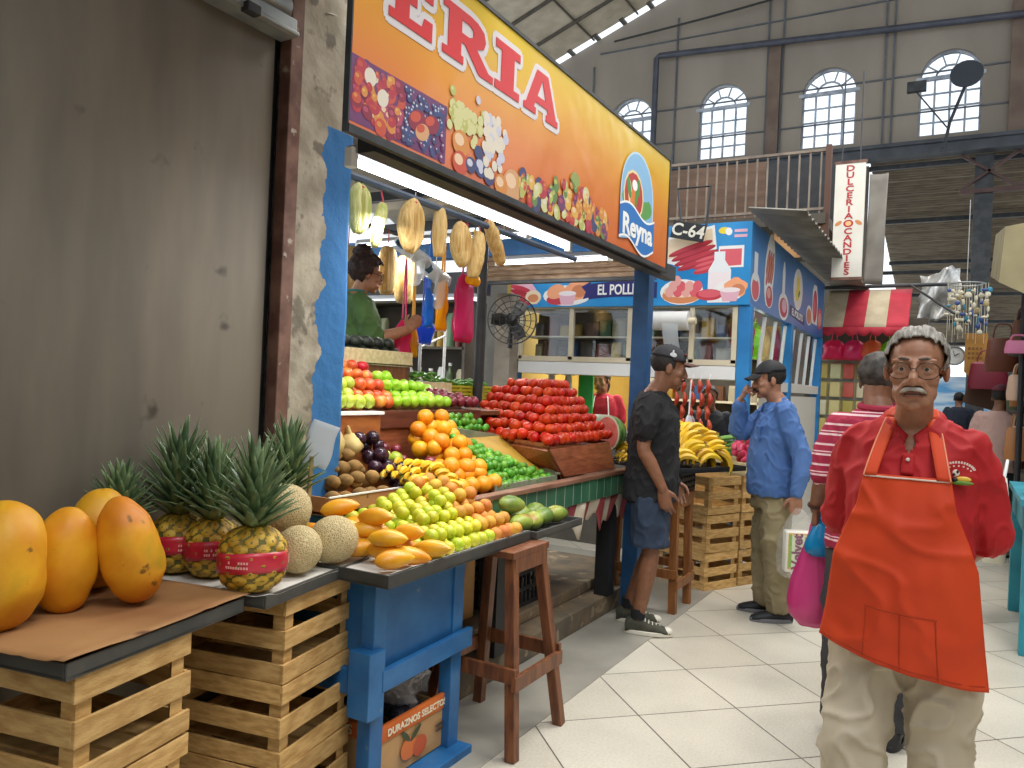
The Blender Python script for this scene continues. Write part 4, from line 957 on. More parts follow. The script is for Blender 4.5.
# tray heaps in front: yellow mangoes, guavas, peaches
mrot = lambda u, v: (random.uniform(-.3, .3), random.uniform(-.2, .2), R(30)+random.uniform(-.6, .6))
ml = ('yellow mango in the front corner of the long tray', 'yellow mangoes on the long tray')
incline('mango', (-1.64, 2.05, .845), (-1.64, 2.37, .845), (-2.14, 2.12, .86), (-2.14, 2.34, .86), .098, 6, ml[0], ml[1], .08, .42, rot=mrot)
incline('mango', (-1.72, 2.10, .90), (-1.72, 2.32, .90), (-2.06, 2.14, .915), (-2.06, 2.33, .915), .1, 4, ml[0], ml[1], .1, .42, rot=mrot)
incline('mango', (-1.82, 2.12, .955), (-1.82, 2.3, .955), (-2.02, 2.16, .965), (-2.02, 2.3, .965), .1, 3, ml[0], ml[1], .1, .42, rot=mrot)
def gp(u, v):
    if u > .60+random.uniform(-.06, .06)-.1*v: return ('peach', 'tan orange peach piled at the far end of the long tray', 'peaches on the long tray')
    return ('guava', 'yellow-green guava piled in the middle of the long tray', 'guavas on the long tray')
incline(gp, (-1.65, 2.36, .845), (-1.65, 2.99, .845), (-2.2, 2.36, .855), (-2.2, 3.0, .91), .057, 11, '', '', .06, .5)
incline(gp, (-1.70, 2.36, .885), (-1.70, 2.97, .885), (-2.12, 2.40, .90), (-2.12, 2.98, .955), .059, 9, '', '', .08, .5)
incline(gp, (-1.78, 2.42, .93), (-1.78, 2.93, .93), (-2.08, 2.5, .945), (-2.08, 2.96, 1.0), .062, 6, '', '', .1, .5)
incline(gp, (-1.84, 2.62, .975), (-1.84, 2.9, .985), (-2.06, 2.66, .985), (-2.06, 2.93, 1.04), .062, 4, '', '', .1, .5)
# green mangoes on the stool tray
gl = ['green mango', 'x']
spots_ = [(-1.70, 3.12, .872, 1.4, 'nearest green mango on the stool tray with a reddish cheek'), (-1.69, 3.22, .872, 1.9, 'green and red mango second along the front of the stool tray'), (-1.70, 3.34, .872, 1.7, 'plain green mango in the middle of the stool tray'), (-1.69, 3.45, .872, 1.3, 'rounded green mango at the far front of the stool tray'), (-1.80, 3.16, .873, 1.5, 'yellowish green mango behind the nearest one on the stool tray'), (-1.80, 3.30, .873, 1.8, 'yellow-green mango in the rear row of the stool tray'), (-1.80, 3.44, .873, 1.6, 'reddish green mango at the far rear of the stool tray')]
for x, y, z, a, l in spots_: F_['gmango']((x, y, z), (random.uniform(-.3, .3), random.uniform(-.1, .1), a), l, 'green mangoes on the stool tray', 1.0)
F_['gmango']((-1.76, 3.12, .945), (.1, .1, 1.2), 'big green mango resting on top of the others on the stool tray', 'green mangoes on the stool tray', 1.0)

# papayas
M_pap = mat('papaya_skin', '#cf7f10', '#dfa01e', rough=.52, scale=7, detail=9, c3='#b8961e', hi=.58, spots=('#8a5a16', 26, .68), bump=.14, bscale=24, rnd=.06, hue=.008)
def papaya(label, x, y, L_, r, tilt, az, seed):
    b = MB(); pr = []
    for i in range(33):
        t = .5-.5*math.cos(PI*i/32); s_ = max(0, 1-abs(2*t-1)**2.7)**.46
        w = .86+.16*math.sin(PI*min(1, t*.9+.08)); pr.append((0 if i in (0, 32) else r*s_*w, L_*(t-.5)))
    b.lathe(pr, 30, rf=lambda a, z: 1+.02*math.cos(5*a+seed)); b.jitter(.011, 8, seed); b.jitter(.003, 26, seed)
    M = Matrix.Translation((x, y, .853+L_/2*math.cos(tilt)+r*.25*abs(math.sin(tilt)))) @ Matrix.Rotation(az, 4, 'Z') @ Matrix.Rotation(tilt, 4, 'Y'); b.xf(M)
    for f in b.bm.faces:
        c = M.inverted() @ f.calc_center_median()
        if c.z < -L_*.495: f.material_index = 1
    o = tag(b.build('papaya', [M_pap, M_stem], ang=180), label, 'papaya'); return o
papaya('big orange papaya standing at the left end of the brown paper', -1.99, 1.025, .315, .098, .0, 0, 1)
papaya('spotted orange papaya standing second from the left end of the brown paper', -2.02, 1.20, .27, .078, .06, 2.6, 2)
papaya('yellow papaya mostly hidden behind the leaning papaya', -2.14, 1.37, .29, .085, .08, 2.8, 3)
papaya('yellow-orange papaya leaning sideways at the front of the brown paper', -1.945, 1.335, .30, .079, .23, 4.1, 4)
# pineapples
M_pineA = mat('pineapple_yellow', '#a87f1c', '#c9a636', rough=.6, scale=22, rnd=.08); M_pineB = mat('pineapple_green', '#4e5424', '#7a6426', rough=.7, scale=30)
M_leaf = mat('pineapple_leaf', '#46613f', '#7d9468', rough=.5, scale=7, rnd=.1, stretch=(4, 4, 1)); M_band = mat('red_band', '#b51f35', '#cc3346', rough=.3, scale=12)
def pineapple(label, x, y, bh, r, ch, seed, band=True, lean=0, z=.847):
    rnd = random.Random(seed); t = thing('pineapple', label, 'pineapple', (x, y, z), rnd.uniform(0, 6))
    t.rotation_euler = (lean, 0, rnd.uniform(0, 6))
    b = MB(); n, k = 96, 60; NA = 9
    val = {}
    def prof(tt): return r*(.62+.38*math.sin(PI*min(1, tt*1.08))**.7) if tt < .93 else r*(.62+.38*math.sin(PI*1.0)**.7)*(1-(tt-.93)*6)
    g = []
    for j in range(k+1):
        tt = j/k; row = []
        base = r*max(.0, 1-abs(2*tt-.92)**3.2*.85)**.6 if 0 < tt < 1 else r*.35
        for i in range(n):
            a = 2*PI*i/n; p = NA*a/2+tt*14; q = NA*a/2-tt*14
            bump = abs(math.sin(p))*abs(math.sin(q)); rr_ = base*(1+.1*bump**.6)
            row.append((b.v((rr_*math.cos(a), rr_*math.sin(a), bh*tt)), bump))
        g.append(row)
    for j in range(k):
        for i in range(n):
            i2 = (i+1) % n; bm_ = (g[j][i][1]+g[j+1][i2][1])/2
            b.f([g[j][i][0], g[j][i2][0], g[j+1][i2][0], g[j+1][i][0]], 1 if bm_ < .22 or bm_ > .93 else 0)
    b.f([g[0][i][0] for i in range(n)][::-1], 1); b.f([g[k][i][0] for i in range(n)], 1)
    b.build('body', [M_pineA, M_pineB], t, local=True, ang=180)
    b = MB(); nl = 78
    for i in range(nl):
        f = i/nl; az = i*2.39996; L_ = ch*(.50+.06*f)*rnd.uniform(.88, 1.08); out = R(50)*(1-f)**.8+R(6); wd = .0185*(1-.3*f)
        d = V((math.cos(az), math.sin(az), 0)); s_ = V((-math.sin(az), math.cos(az), 0)); zb = bh*.96+ch*.52*f**1.15; P0 = d*(.026*(1-f*.75)); pv = []
        ns = 6
        p = V((P0.x, P0.y, zb)); ang = out
        for q in range(ns+1):
            u = q/ns; w = wd*(1-u**2.1)*(1 if u > 0 else .9)+.0006
            dirv = d*math.sin(ang)+V((0, 0, 1))*math.cos(ang); nrm = d*math.cos(ang)-V((0, 0, 1))*math.sin(ang)
            pv.append((b.v(p-s_*w+nrm*w*-.0), b.v(p+nrm*w*.45), b.v(p+s_*w)))
            p = p+dirv*(L_/ns); ang += R(rnd.uniform(1, 6))*(1-f*.4)*(1 if u < .8 else 3)
        for q in range(ns):
            for h in (0, 1): b.f([pv[q][h], pv[q][h+1], pv[q+1][h+1], pv[q+1][h]])
    b.build('crown', M_leaf, t, local=True, ang=180, sol=.0012)
    if band:
        b = MB(); zc = bh*.47; bw = bh*.15; nn = 48; rows_ = []
        for j in range(5):
            zz = zc+bw*(j/2-1); tt = zz/bh; base = r*max(.0, 1-abs(2*tt-.92)**3.2*.85)**.6*1.09
            rows_.append([b.v((base*math.cos(2*PI*i/nn), base*math.sin(2*PI*i/nn), zz+.005*math.sin(2*PI*i/nn*2+seed))) for i in range(nn)])
        for j in range(4):
            for i in range(nn): b.f([rows_[j][i], rows_[j][(i+1) % nn], rows_[j+1][(i+1) % nn], rows_[j+1][i]])
        bo = plabel(b.build('wrap_band', M_band, t, local=True, sol=.001), 'red plastic band')
        b = MB()
        for c in range(3):
            for ln in range(2):
                for w in range(9):
                    a = 2*PI*c/3+w*.075; rb = r*1.125
                    if rnd.random() < .8: b.box((rb*math.cos(a), rb*math.sin(a), zc+.006-.014*ln), (.001, rb*.05, .007), rz=a)
        b.build('band_print', flat('#e9a9a6', .4), bo, local=True, smooth=False)
    return t
pineapple('short pineapple with a bushy crown behind the papayas', -2.2, 1.47, .18, .075, .2, 1, band=False)
pineapple('tall crowned pineapple with a red band nearest the grey door', -2.19, 1.67, .195, .083, .30, 2)
pineapple('pineapple with a red band half hidden between its two neighbours', -2.06, 1.70, .19, .078, .26, 3)
pineapple('frontmost pineapple with a wide red band and spreading crown', -1.835, 1.665, .2, .094, .275, 4)
pineapple('pineapple behind the melons showing only its dark crown', -2.14, 2.09, .22, .078, .285, 5, band=False)
# melons
def melon_mat():
    m = mat('melon_skin', '#a98f57', '#bda56d', rough=.75, scale=5)
    nt = m.node_tree; N = nt.nodes; L = nt.links; b = N['Principled BSDF']; old = b.inputs['Base Color'].links[0].from_socket
    tc = N.new('ShaderNodeTexCoord'); vo = N.new('ShaderNodeTexVoronoi'); vo.feature = 'DISTANCE_TO_EDGE'; vo.inputs['Scale'].default_value = 140; L.new(tc.outputs['Object'], vo.inputs['Vector'])
    g = N.new('ShaderNodeMapRange'); g.inputs[1].default_value = .05; g.inputs[2].default_value = .22; g.inputs[3].default_value = 1; g.inputs[4].default_value = 0; L.new(vo.outputs['Distance'], g.inputs[0])
    mx = N.new('ShaderNodeMix'); mx.data_type = 'RGBA'; L.new(g.outputs[0], mx.inputs[0]); L.new(old, mx.inputs[6]); mx.inputs[7].default_value = lin('#d6c69b'); L.new(mx.outputs[2], b.inputs['Base Color'])
    bp = N.new('ShaderNodeBump'); bp.inputs['Strength'].default_value = .7; bp.inputs['Distance'].default_value = .004; L.new(g.outputs[0], bp.inputs['Height']); L.new(bp.outputs[0], b.inputs['Normal'])
    return m
b = MB(); b.ell((0, 0, 0), (.08, .08, .084), 32, 20); F_['melon'] = single('netted_melon', b, melon_mat(), 'melon', ang=180)
F_['melon']((-1.865, 1.885, .927), (.3, .4, .2), 'netted tan melon resting at the front of the newspaper tray', None, .95)
F_['melon']((-1.87, 2.055, .933), (1.2, .5, 2.2), 'netted melon at the end of the newspaper tray beside the mangoes', None, 1.03)
F_['melon']((-2.0, 1.955, 1.035), (2.2, 1.5, 1.2), 'topmost netted melon resting on the two lower melons', None, 1.08)
F_['melon']((-2.1, 1.87, .932), (.7, 1.5, .2), 'netted melon peeping out behind the banded pineapples', None, .98)
# avocados in their wooden box, chillies in a yellow crate
M_pale = mat('pale_crate_wood', '#c2b184', '#d6c79c', rough=.7, scale=5, stretch=(2, 8, 8))
ab = openbox('wooden_tray', 'pale wooden tray of dark avocados beside the blue pillar', 'tray', -3.06, 3.56, 1.575, .24, .62, .09, 0, M_pale)
b = MB(); b.bx(-3.17, -2.95, 3.27, 3.85, 1.33, 1.575); tag(b.build('prop_box', M_wood2, smooth=False), 'dark box propping up the avocado tray behind the apples', 'box')
for r in range(3):
    for i in range(6): F_['avo']((-2.985-.065*r, 3.31+.095*i+.03*(r % 2), 1.63+.03*r), (random.uniform(-.3, .3), random.uniform(-.4, .4), random.uniform(.9, 2.2)), 'dark green-black avocado in the pale wooden tray', 'avocados in the wooden tray')
for i in range(5): F_['avo']((-3.03, 3.34+.1*i, 1.71), (random.uniform(-.3, .3), random.uniform(-.4, .4), random.uniform(.9, 2.2)), 'dark green-black avocado in the pale wooden tray', 'avocados in the wooden tray')
M_ycrate = mat('yellow_plastic', '#a8a022', '#bdb432', rough=.4)
yc = thing('plastic_crate', 'yellow slotted plastic crate full of green chillies', 'crate', (-3.1, 4.6, 1.34))
b = MB()
for z in (1.335, 1.36, 1.385, 1.41, 1.435, 1.46): b.bx(-2.99, -2.975, 4.32, 4.88, z, z+.013)
for y in (4.32, 4.46, 4.6, 4.74, 4.865): b.bx(-2.99, -2.972, y, y+.015, 1.335, 1.475)
b.build('front_panel', M_ycrate, yc, smooth=False)
b = MB(); b.bx(-3.18, -2.99, 4.32, 4.335, 1.33, 1.475); b.build('side_panel', M_ycrate, yc, smooth=False)
b = MB(); b.bx(-3.18, -2.99, 4.865, 4.88, 1.33, 1.475); b.build('side_panel', M_ycrate, yc, smooth=False)
b = MB(); b.bx(-3.18, -3.17, 4.335, 4.865, 1.33, 1.475); b.build('back_panel', M_ycrate, yc, smooth=False)
b = MB(); b.bx(-3.17, -2.99, 4.335, 4.865, 1.34, 1.46); b.build('filled_liner', M_ycrate, yc, smooth=False)
for k in range(60):
    F_['chili']((random.uniform(-3.15, -3.0), random.uniform(4.36, 4.84), 1.473+random.uniform(0, .035)), (random.uniform(-.3, .3), random.uniform(-.35, .35), random.uniform(0, 3.1)), 'slim green chilli heaped in the yellow plastic crate', 'green chillies in the yellow crate')
for k in range(26):
    F_['chili']((random.uniform(-3.13, -2.97), random.uniform(4.0, 4.28), 1.5+random.uniform(0, .05)), (random.uniform(-.3, .3), random.uniform(-.35, .35), random.uniform(0, 3.1)), 'slim green chilli lying behind the green apples', 'green chillies behind the apples')
b = MB(); b.bx(-3.17, -2.94, 3.96, 4.31, 1.33, 1.49); tag(b.build('low_box', M_pale, smooth=False), 'low pale box behind the green apples holding chillies', 'box')
# watermelon slice wrapped in film
wm = thing('watermelon_half', 'film wrapped watermelon half with pink flesh behind the tomato heap', 'watermelon', (-2.05, 4.88, 1.2), R(-35))
b = MB(); n = 24
def hemi(b, r, m, n=24, k=10, fl=True):
    rings = []
    for j in range(k+1):
        ph = PI/2*j/k
        rings.append([b.v((r*1.25*math.cos(ph)*math.cos(2*PI*i/n) if j < k else 0, -r*math.sin(ph), r*math.cos(ph)*math.sin(2*PI*i/n) if j < k else 0)) for i in range(n)] if j < k else [b.v((0, -r, 0))])
    for j in range(k):
        for i in range(n):
            i2 = (i+1) % n
            if j < k-1: b.f([rings[j][i], rings[j][i2], rings[j+1][i2], rings[j+1][i]], m)
            else: b.f([rings[j][i], rings[j][i2], rings[j+1][0]], m)
    return rings[0]
hemi(b, .12, 0); b.xf(Matrix.Rotation(PI, 4, 'X')); b.build('rind', mat('melon_rind', '#2d5a22', '#7c9a4a', rough=.35, scale=9, stretch=(1, 6, 1)), wm, local=True, ang=180)
b = MB(); b.m = 0; b.f([b.v((.15*math.cos(2*PI*i/24), -.001, .12*math.sin(2*PI*i/24))) for i in range(24)], 0); b.f([b.v((.135*math.cos(2*PI*i/24), -.003, .106*math.sin(2*PI*i/24))) for i in range(24)], 1)
b.build('cut_face', [flat('#dfe5c8', .3), mat('melon_flesh', '#d65a52', '#e58a7c', rough=.3, scale=7)], wm, local=True, smooth=False)
# ---------------------------------------------------------------- things hanging in the fruit stall
M_husk = mat('corn_husk', '#c39a55', '#e0c488', rough=.75, scale=5, stretch=(14, 14, 1.2), bump=.5, bscale=16)
M_huskg = mat('green_corn_husk', '#aab45a', '#d9d79a', rough=.7, scale=5, stretch=(14, 14, 1.2), bump=.5, bscale=16)
M_cord = mat('pink_cord', '#c9405a', '#d9506a', rough=.6)
def husk(label, x, y, z, h, w, mt, tilt=0, split=False, seed=0, top=2.44, group='corn husk bundles'):
    t = thing('corn_husk_bundle', label, 'corn husks', (x, y, z), 0, group)
    rnd = random.Random(seed)
    for k, off in enumerate((-.5, .5) if split else (0,)):
        b = MB(); pts, rad = [], []
        for i in range(13):
            u = i/12; pts.append((0, off*w*.75*math.sin(PI*u)**.8+h*(u-.5)*math.tan(tilt), h*(.5-u))); rad.append((w/2)*(.95 if not split else .62)*1.1*max(.2, math.sin(PI*(.05+.9*u))**.3))
        b.tube(pts, rad, 26)
        for v in b.bm.verts:
            a = math.atan2(v.co.y, v.co.x); f = 1+.09*math.sin(a*7+seed+v.co.z*3)+.05*math.sin(a*15); v.co.x *= f; v.co.y += (v.co.y)*.0
        b.jitter(.006, 14, seed+k); b.build('husk_sheaf', mt, t, local=True, ang=180)
    b = MB(); ty = -h*.5*math.tan(tilt)
    b.tube([(0, -ty*-1, h*.47), (0, -ty*-.9, h*.5+.02), (0, 0, top-z)], .004, 6); b.torus((0, ty*.9*-1*-1 if tilt else 0, h*.45), w*.2, .006, (1, 0, 0), (0, 1, 0), 12, 5)
    plabel(b.build('hanging_cord', M_cord, t, local=True), 'pink tie cord')
for i, (y, z, h, w, mt, tl, sp, lb) in enumerate([
    (2.82, 2.30, .22, .105, M_huskg, 0, True, 'pale green husk bundle hanging nearest the blue pillar'),
    (2.97, 2.25, .22, .06, M_huskg, R(-14), False, 'slim green husk bundle second from the blue pillar'),
    (3.23, 2.30, .26, .125, M_husk, 0, True, 'thick tan husk bundle hanging left of the narrow one'),
    (3.48, 2.31, .26, .08, M_husk, 0, False, 'narrow straight tan husk bundle in the middle of the rod'),
    (3.70, 2.28, .23, .12, M_husk, R(8), True, 'open looped tan husk bundle above the yellow and pink bags'),
    (3.86, 2.25, .27, .09, M_husk, R(-12), False, 'drooping tan husk bundle beside the looped one'),
    (4.06, 2.36, .23, .085, M_husk, R(38), False, 'strongly tilted husk bundle at the far end of the rod')]):
    husk(lb, -2.5, y, z, h, w, mt, tl, sp, i)
for i, (x, y, z, h, w, lb) in enumerate([(-4.0, 4.42, 2.27, .40, .25, 'broad peach coloured husk bundle behind the seller'), (-3.9, 4.76, 2.34, .37, .15, 'tan husk bundle behind the seller, nearest her head'), (-3.9, 4.98, 2.3, .38, .17, 'tan husk bundle behind the clear plastic roll')]):
    husk(lb, x, y, z, h, w, M_husk, 0, False, 20+i, 2.66, 'husk bundles at the rear')
b = MB(); b.tube([(-3.95, 3.6, 2.66), (-3.95, 5.6, 2.66)], .018, 8); tag(b.build('hanging_rod', M_steel), 'rear rod under the stall roof carrying the husks behind the seller', 'rod')
# plastic rolls and bags
M_film = film('roll_film', '#dfe6ea', .6, .15)
def roll(label, p0, p1, r, drop):
    p0, p1 = V(p0), V(p1); t = thing('plastic_bag_roll', label, 'plastic roll', tuple((p0+p1)/2))
    b = MB(); b.tube([p0, p1], r, 18, cap=False); b.build('film_roll', M_film, t, sol=.006)
    b = MB(); d = (p1-p0).normalized(); b.tube([p0-d*.02, p1+d*.02], r*.42, 12, cap=False); b.build('core', mat('core', '#2c4a5c', rough=.6), t, sol=.004)
    b = MB(); w = (p1-p0)*.8; n0 = p0+(p1-p0)*.1+V((r*.8, 0, 0))
    b.grid(lambda u, v: n0+w*u+V((.02*math.sin(u*9+v*3), .012*math.sin(v*8+u*3), -drop*v*(.8+.2*math.sin(u*5)))), 14, 12); b.build('loose_bags', film('loose_film', '#e8ecef', .42, .1), t, ang=180)
    b = MB(); b.tube([p0.lerp(p1, .5)+V((0, 0, r)), p0.lerp(p1, .5)+V((0, 0, .35))], .003, 5); b.build('cord', M_white, t)
roll('clear plastic bag roll with dark core hanging behind the husks', (-2.72, 3.42, 2.25), (-2.78, 3.74, 2.2), .04, .2)
roll('second clear bag roll hanging lower beside the yellow bag', (-2.78, 3.76, 2.17), (-2.82, 4.0, 2.12), .045, .22)
def bag(label, x, y, z, w, h, col, seed, name='plastic_bag', group=None, a=.92, top=None, flat_=.28):
    t = thing(name, label, 'plastic bag', (x, y, z), 0, group)
    b = MB(); rnd = random.Random(seed); rows = []; n = 24; k = 14
    for j in range(k+1):
        u = j/k; ww = w/2*(.35+.65*min(1, u*3.2)**.7)*(1+.06*math.sin(u*9+seed)); th = ww*flat_*(.6+.6*math.sin(PI*min(1, u*.9)))
        if j == k: th *= .3
        rows.append([b.v((th*math.cos(2*PI*i/n)*(1+.22*math.sin(5*2*PI*i/n+seed+u*3)), ww*math.sin(2*PI*i/n), -h*u)) for i in range(n)])
    for j in range(k):
        for i in range(n): b.f([rows[j][i], rows[j][(i+1) % n], rows[j+1][(i+1) % n], rows[j+1][i]])
    b.f(rows[-1]); b.jitter(.012, 14, seed)
    b.build('sack', film('film_'+name+str(seed), col, a, .22), t, local=True, ang=180)
    b = MB(); tz = (top if top is not None else z+.1)-z
    b.tube([(0, -w*.12, 0), (0, -w*.06, tz*.7), (0, 0, tz), (0, w*.06, tz*.7), (0, w*.12, 0)], .006, 6, sub=3); b.build('hanging_loop', flat(col, .35), t, local=True)
    return t
bag('long crimson plastic bag hanging in front of the dark pole', -2.72, 4.08, 2.17, .21, .42, '#cf2f6c', 1, top=2.5)
bag('long yellow plastic bag behind the crimson bag', -2.78, 3.93, 2.15, .11, .34, '#f0a80c', 2, top=2.5)
bag('blue plastic bag at the edge of the clear roll', -2.8, 3.82, 2.06, .09, .24, '#1668c9', 3, top=2.4)
bag('yellow knotted bag tied over the crimson bag', -2.66, 4.08, 2.19, .11, .09, '#f4b80e', 9, top=2.45, flat_=.5)
bag('bright blue knotted bag hanging over the back counter', -3.35, 4.52, 1.96, .16, .2, '#1457e0', 4, top=2.3, flat_=.6)
bag('pink bag hanging beside the hand of the seller', -3.2, 4.1, 1.9, .14, .25, '#e63a72', 5, top=2.3, flat_=.5)
bag('amber bag hanging beside the pink one behind the avocados', -3.2, 4.2, 1.85, .10, .2, '#f0b21a', 6, top=2.3, flat_=.5)
# back of the stall: shelves, scale, jars
M_dim = mat('dim_board', '#4a443c', '#5c554a', rough=.8, scale=3)
def shelf_unit(name, label, x0, x1, y0, y1, z0, z1, n, mt, face='y'):
    t = thing(name, label, 'shelf', ((x0+x1)/2, (y0+y1)/2, z0))
    b = MB(); (b.bx(x0, x1, y1-.02, y1, z0, z1) if face == 'y' else b.bx(x0, x0+.02, y0, y1, z0, z1)); b.build('back_panel', M_dim, t, smooth=False)
    for k in range(n+1):
        z = z0+(z1-z0)*k/n; b = MB(); b.bx(x0, x1, y0, y1-(.02 if face == 'y' else 0), z-.012, z+.012); b.build('shelf_board', mt, t, smooth=False)
    for q in (0, 1):
        b = MB()
        if face == 'y': x = x0 if q == 0 else x1; b.bx(x-.015, x+.015, y0, y1, z0-.01, z1+.01)
        else: y = y0 if q == 0 else y1; b.bx(x0, x1, y-.015, y+.015, z0-.01, z1+.01)
        b.build('side_panel', mt, t, smooth=False)
    return t
shelf_unit('goods_shelf', 'tall shelf of dim packets along the back of the fruit stall', -5.3, -3.98, 6.0, 6.35, .93, 2.25, 3, M_dim)
b = MB(); b.bx(-5.3, -3.98, 6.0, 6.35, 0, .91); tag(b.build('base_cabinet', M_dim, smooth=False), 'dim cabinet carrying the goods shelf at the back of the stall', 'cabinet')
b = MB(); b.bx(-5.35, -3.9, 6.02, 6.3, 2.32, 2.52); tag(b.build('mounted_fascia', mat('gloss_black', '#1e1c1b', rough=.25), smooth=False), 'black glossy panel above the goods shelf behind the seller', 'panel')
rnd = random.Random(11)
PK = ['#6d7a4a', '#8a8c6a', '#4a5a3a', '#b0a88a', '#7a3a3a', '#3a4a6a', '#c9c3b0', '#5a5a52', '#a8842e', '#6a8a6a', '#d0d0cc', '#86403a']
def packet(x, y, z, w, d, h, col, label, group, cat='package', name='packet'):
    b = MB(); b.loft([(0, 0, 0, w/2, d/2), (0, 0, h*.12, w/2, d/2), (0, 0, h*.85, w/2*.97, d/2*.8), (0, 0, h, w/2*.95, d*.12)], 12, e=4); b.xf(Matrix.Translation((x, y, z)) @ Matrix.Rotation(rnd.uniform(-.2, .2), 4, 'Z'))
    return tag(b.build(name, flat(col, .45), None), label, cat, group)
def bottle(x, y, z, r, h, col, label, group, cap='#e9e9e6'):
    t = thing('bottle', label, 'bottle', (x, y, z), 0, group)
    b = MB(); b.lathe([(0, 0), (r, 0), (r, h*.6), (r*.8, h*.7), (r*.36, h*.82), (r*.36, h*.92), (0, h*.92)], 14); b.build('body', flat(col, .25), t, local=True)
    b = MB(); b.lathe([(r*.42, h*.9), (r*.42, h), (0, h)], 12); b.build('cap', flat(cap, .4), t, local=True)
for k, z in enumerate((.945, 1.385, 1.825)):
    x = -5.2
    while x < -4.08:
        w = rnd.uniform(.07, .14)
        if rnd.random() < .35: bottle(x+w/2, 6.08, z, w*.4, rnd.uniform(.2, .32), rnd.choice(PK), 'bottle standing on the shelf at the back of the fruit stall', 'bottles on the back shelf')
        else: packet(x+w/2, 6.1, z, w*.95, .1, rnd.uniform(.16, .34), rnd.choice(PK), 'packet of goods on the shelf at the back of the fruit stall', 'packets on the back shelf')
        x += w+.02
scl = thing('shop_scale', 'white weighing scale with a tall frame behind the dark red apples', 'scale', (-3.45, 4.95, 1.34))
b = MB(); b.bx(-3.6, -3.35, 4.75, 5.1, 1.335, 1.44); b.build('base', M_white, scl, bev=.012, smooth=False)
b = MB(); b.lathe([(0, 0), (.15, .0), (.17, .02), (.165, .025), (0, .012)], 24, c=(-3.47, 4.92, 1.47)); b.build('pan', M_galv, scl)
b = MB(); b.box((-3.33, 4.85, 1.42), (.02, .16, .09), ry=R(-20)); b.build('display', mat('lcd', '#5f86b0', rough=.2), scl, smooth=False)
for y in (4.76, 5.08): b = MB(); b.tube([(-3.55, y, 1.44), (-3.55, y, 1.9)], .012, 8); b.build('upright', M_white, scl)
b = MB(); b.tube([(-3.55, 4.76, 1.9), (-3.55, 5.08, 1.9)], .012, 8); b.tube([(-3.55, 4.76, 1.75), (-3.55, 5.08, 1.86)], .008, 8); b.build('crossbar', M_white, scl)
b = MB(); b.bx(-3.75, -3.3, 4.7, 5.3, .0, 1.33); tag(b.build('scale_cabinet', M_dim, smooth=False), 'dim cabinet under the white weighing scale', 'cabinet')
for i, (x, y, z, r, c) in enumerate([(-3.62, 4.30, 1.33, .05, '#b9b9b4'), (-3.62, 4.42, 1.33, .05, '#6a6a72'), (-3.66, 4.55, 1.33, .06, '#8f3a5a'), (-3.62, 4.66, 1.33, .045, '#3a4a6a')]):
    packet(x, y, z, r*2, r*2, .3, c, ['tall silver packet left of the scale', 'dark packet between the silver and the purple packets', 'purple packet beside the scale', 'navy packet right beside the scale'][i], 'packets by the scale')
b = MB(); b.bx(-3.75, -3.5, 4.15, 4.7, 0, 1.33); tag(b.build('narrow_cabinet', M_dim, smooth=False), 'narrow dim cabinet behind the chilli box', 'cabinet')
b = MB(); b.bx(-3.62, -3.46, 5.95, 6.1, 0, 2.3); tag(b.build('wooden_post', mat('grey_post', '#6f675c', '#857d70', rough=.8, scale=4), smooth=False), 'weathered grey wooden post behind the black fan', 'post')
fn = thing('wall_fan', 'dark wall fan with wire guard beside the blue corner post', 'fan', (-3.4, 5.9, 2.05))
fc = V((-3.36, 5.8, 2.05)); fd = V((.55, -.8, -.1)).normalized(); fu, fw = frame(fd)
b = MB()
for rr_ in (.21, .16, .11, .06): b.torus(fc+fd*(.05*(1-rr_/.22)), rr_, .004, fu, fw, 28, 5)
for k in range(18):
    a = 2*PI*k/18; b.tube([fc+fd*.05, fc+(fu*math.cos(a)+fw*math.sin(a))*.21], .003, 4)
b.torus(fc-fd*.05, .21, .005, fu, fw, 28, 5); b.build('guard', M_black, fn)
for k in range(3):
    a = 2*PI*k/3; d = fu*math.cos(a)+fw*math.sin(a); s_ = fd.cross(d); b = MB()
    b.tube([fc+d*.03, fc+d*.1, fc+d*.18], [.03, .065, .05], 10, flat=.12, flatn=fd+s_*.5); b.build('blade', mat('fan_blade', '#2b2a2a', rough=.4), fn)
b = MB(); b.tube([fc+fd*.03, fc-fd*.14], [.045, .06], 12); b.tube([fc-fd*.12, fc-fd*.12+V((0, 0, -.25))], .02, 8); b.build('motor', M_black, fn)

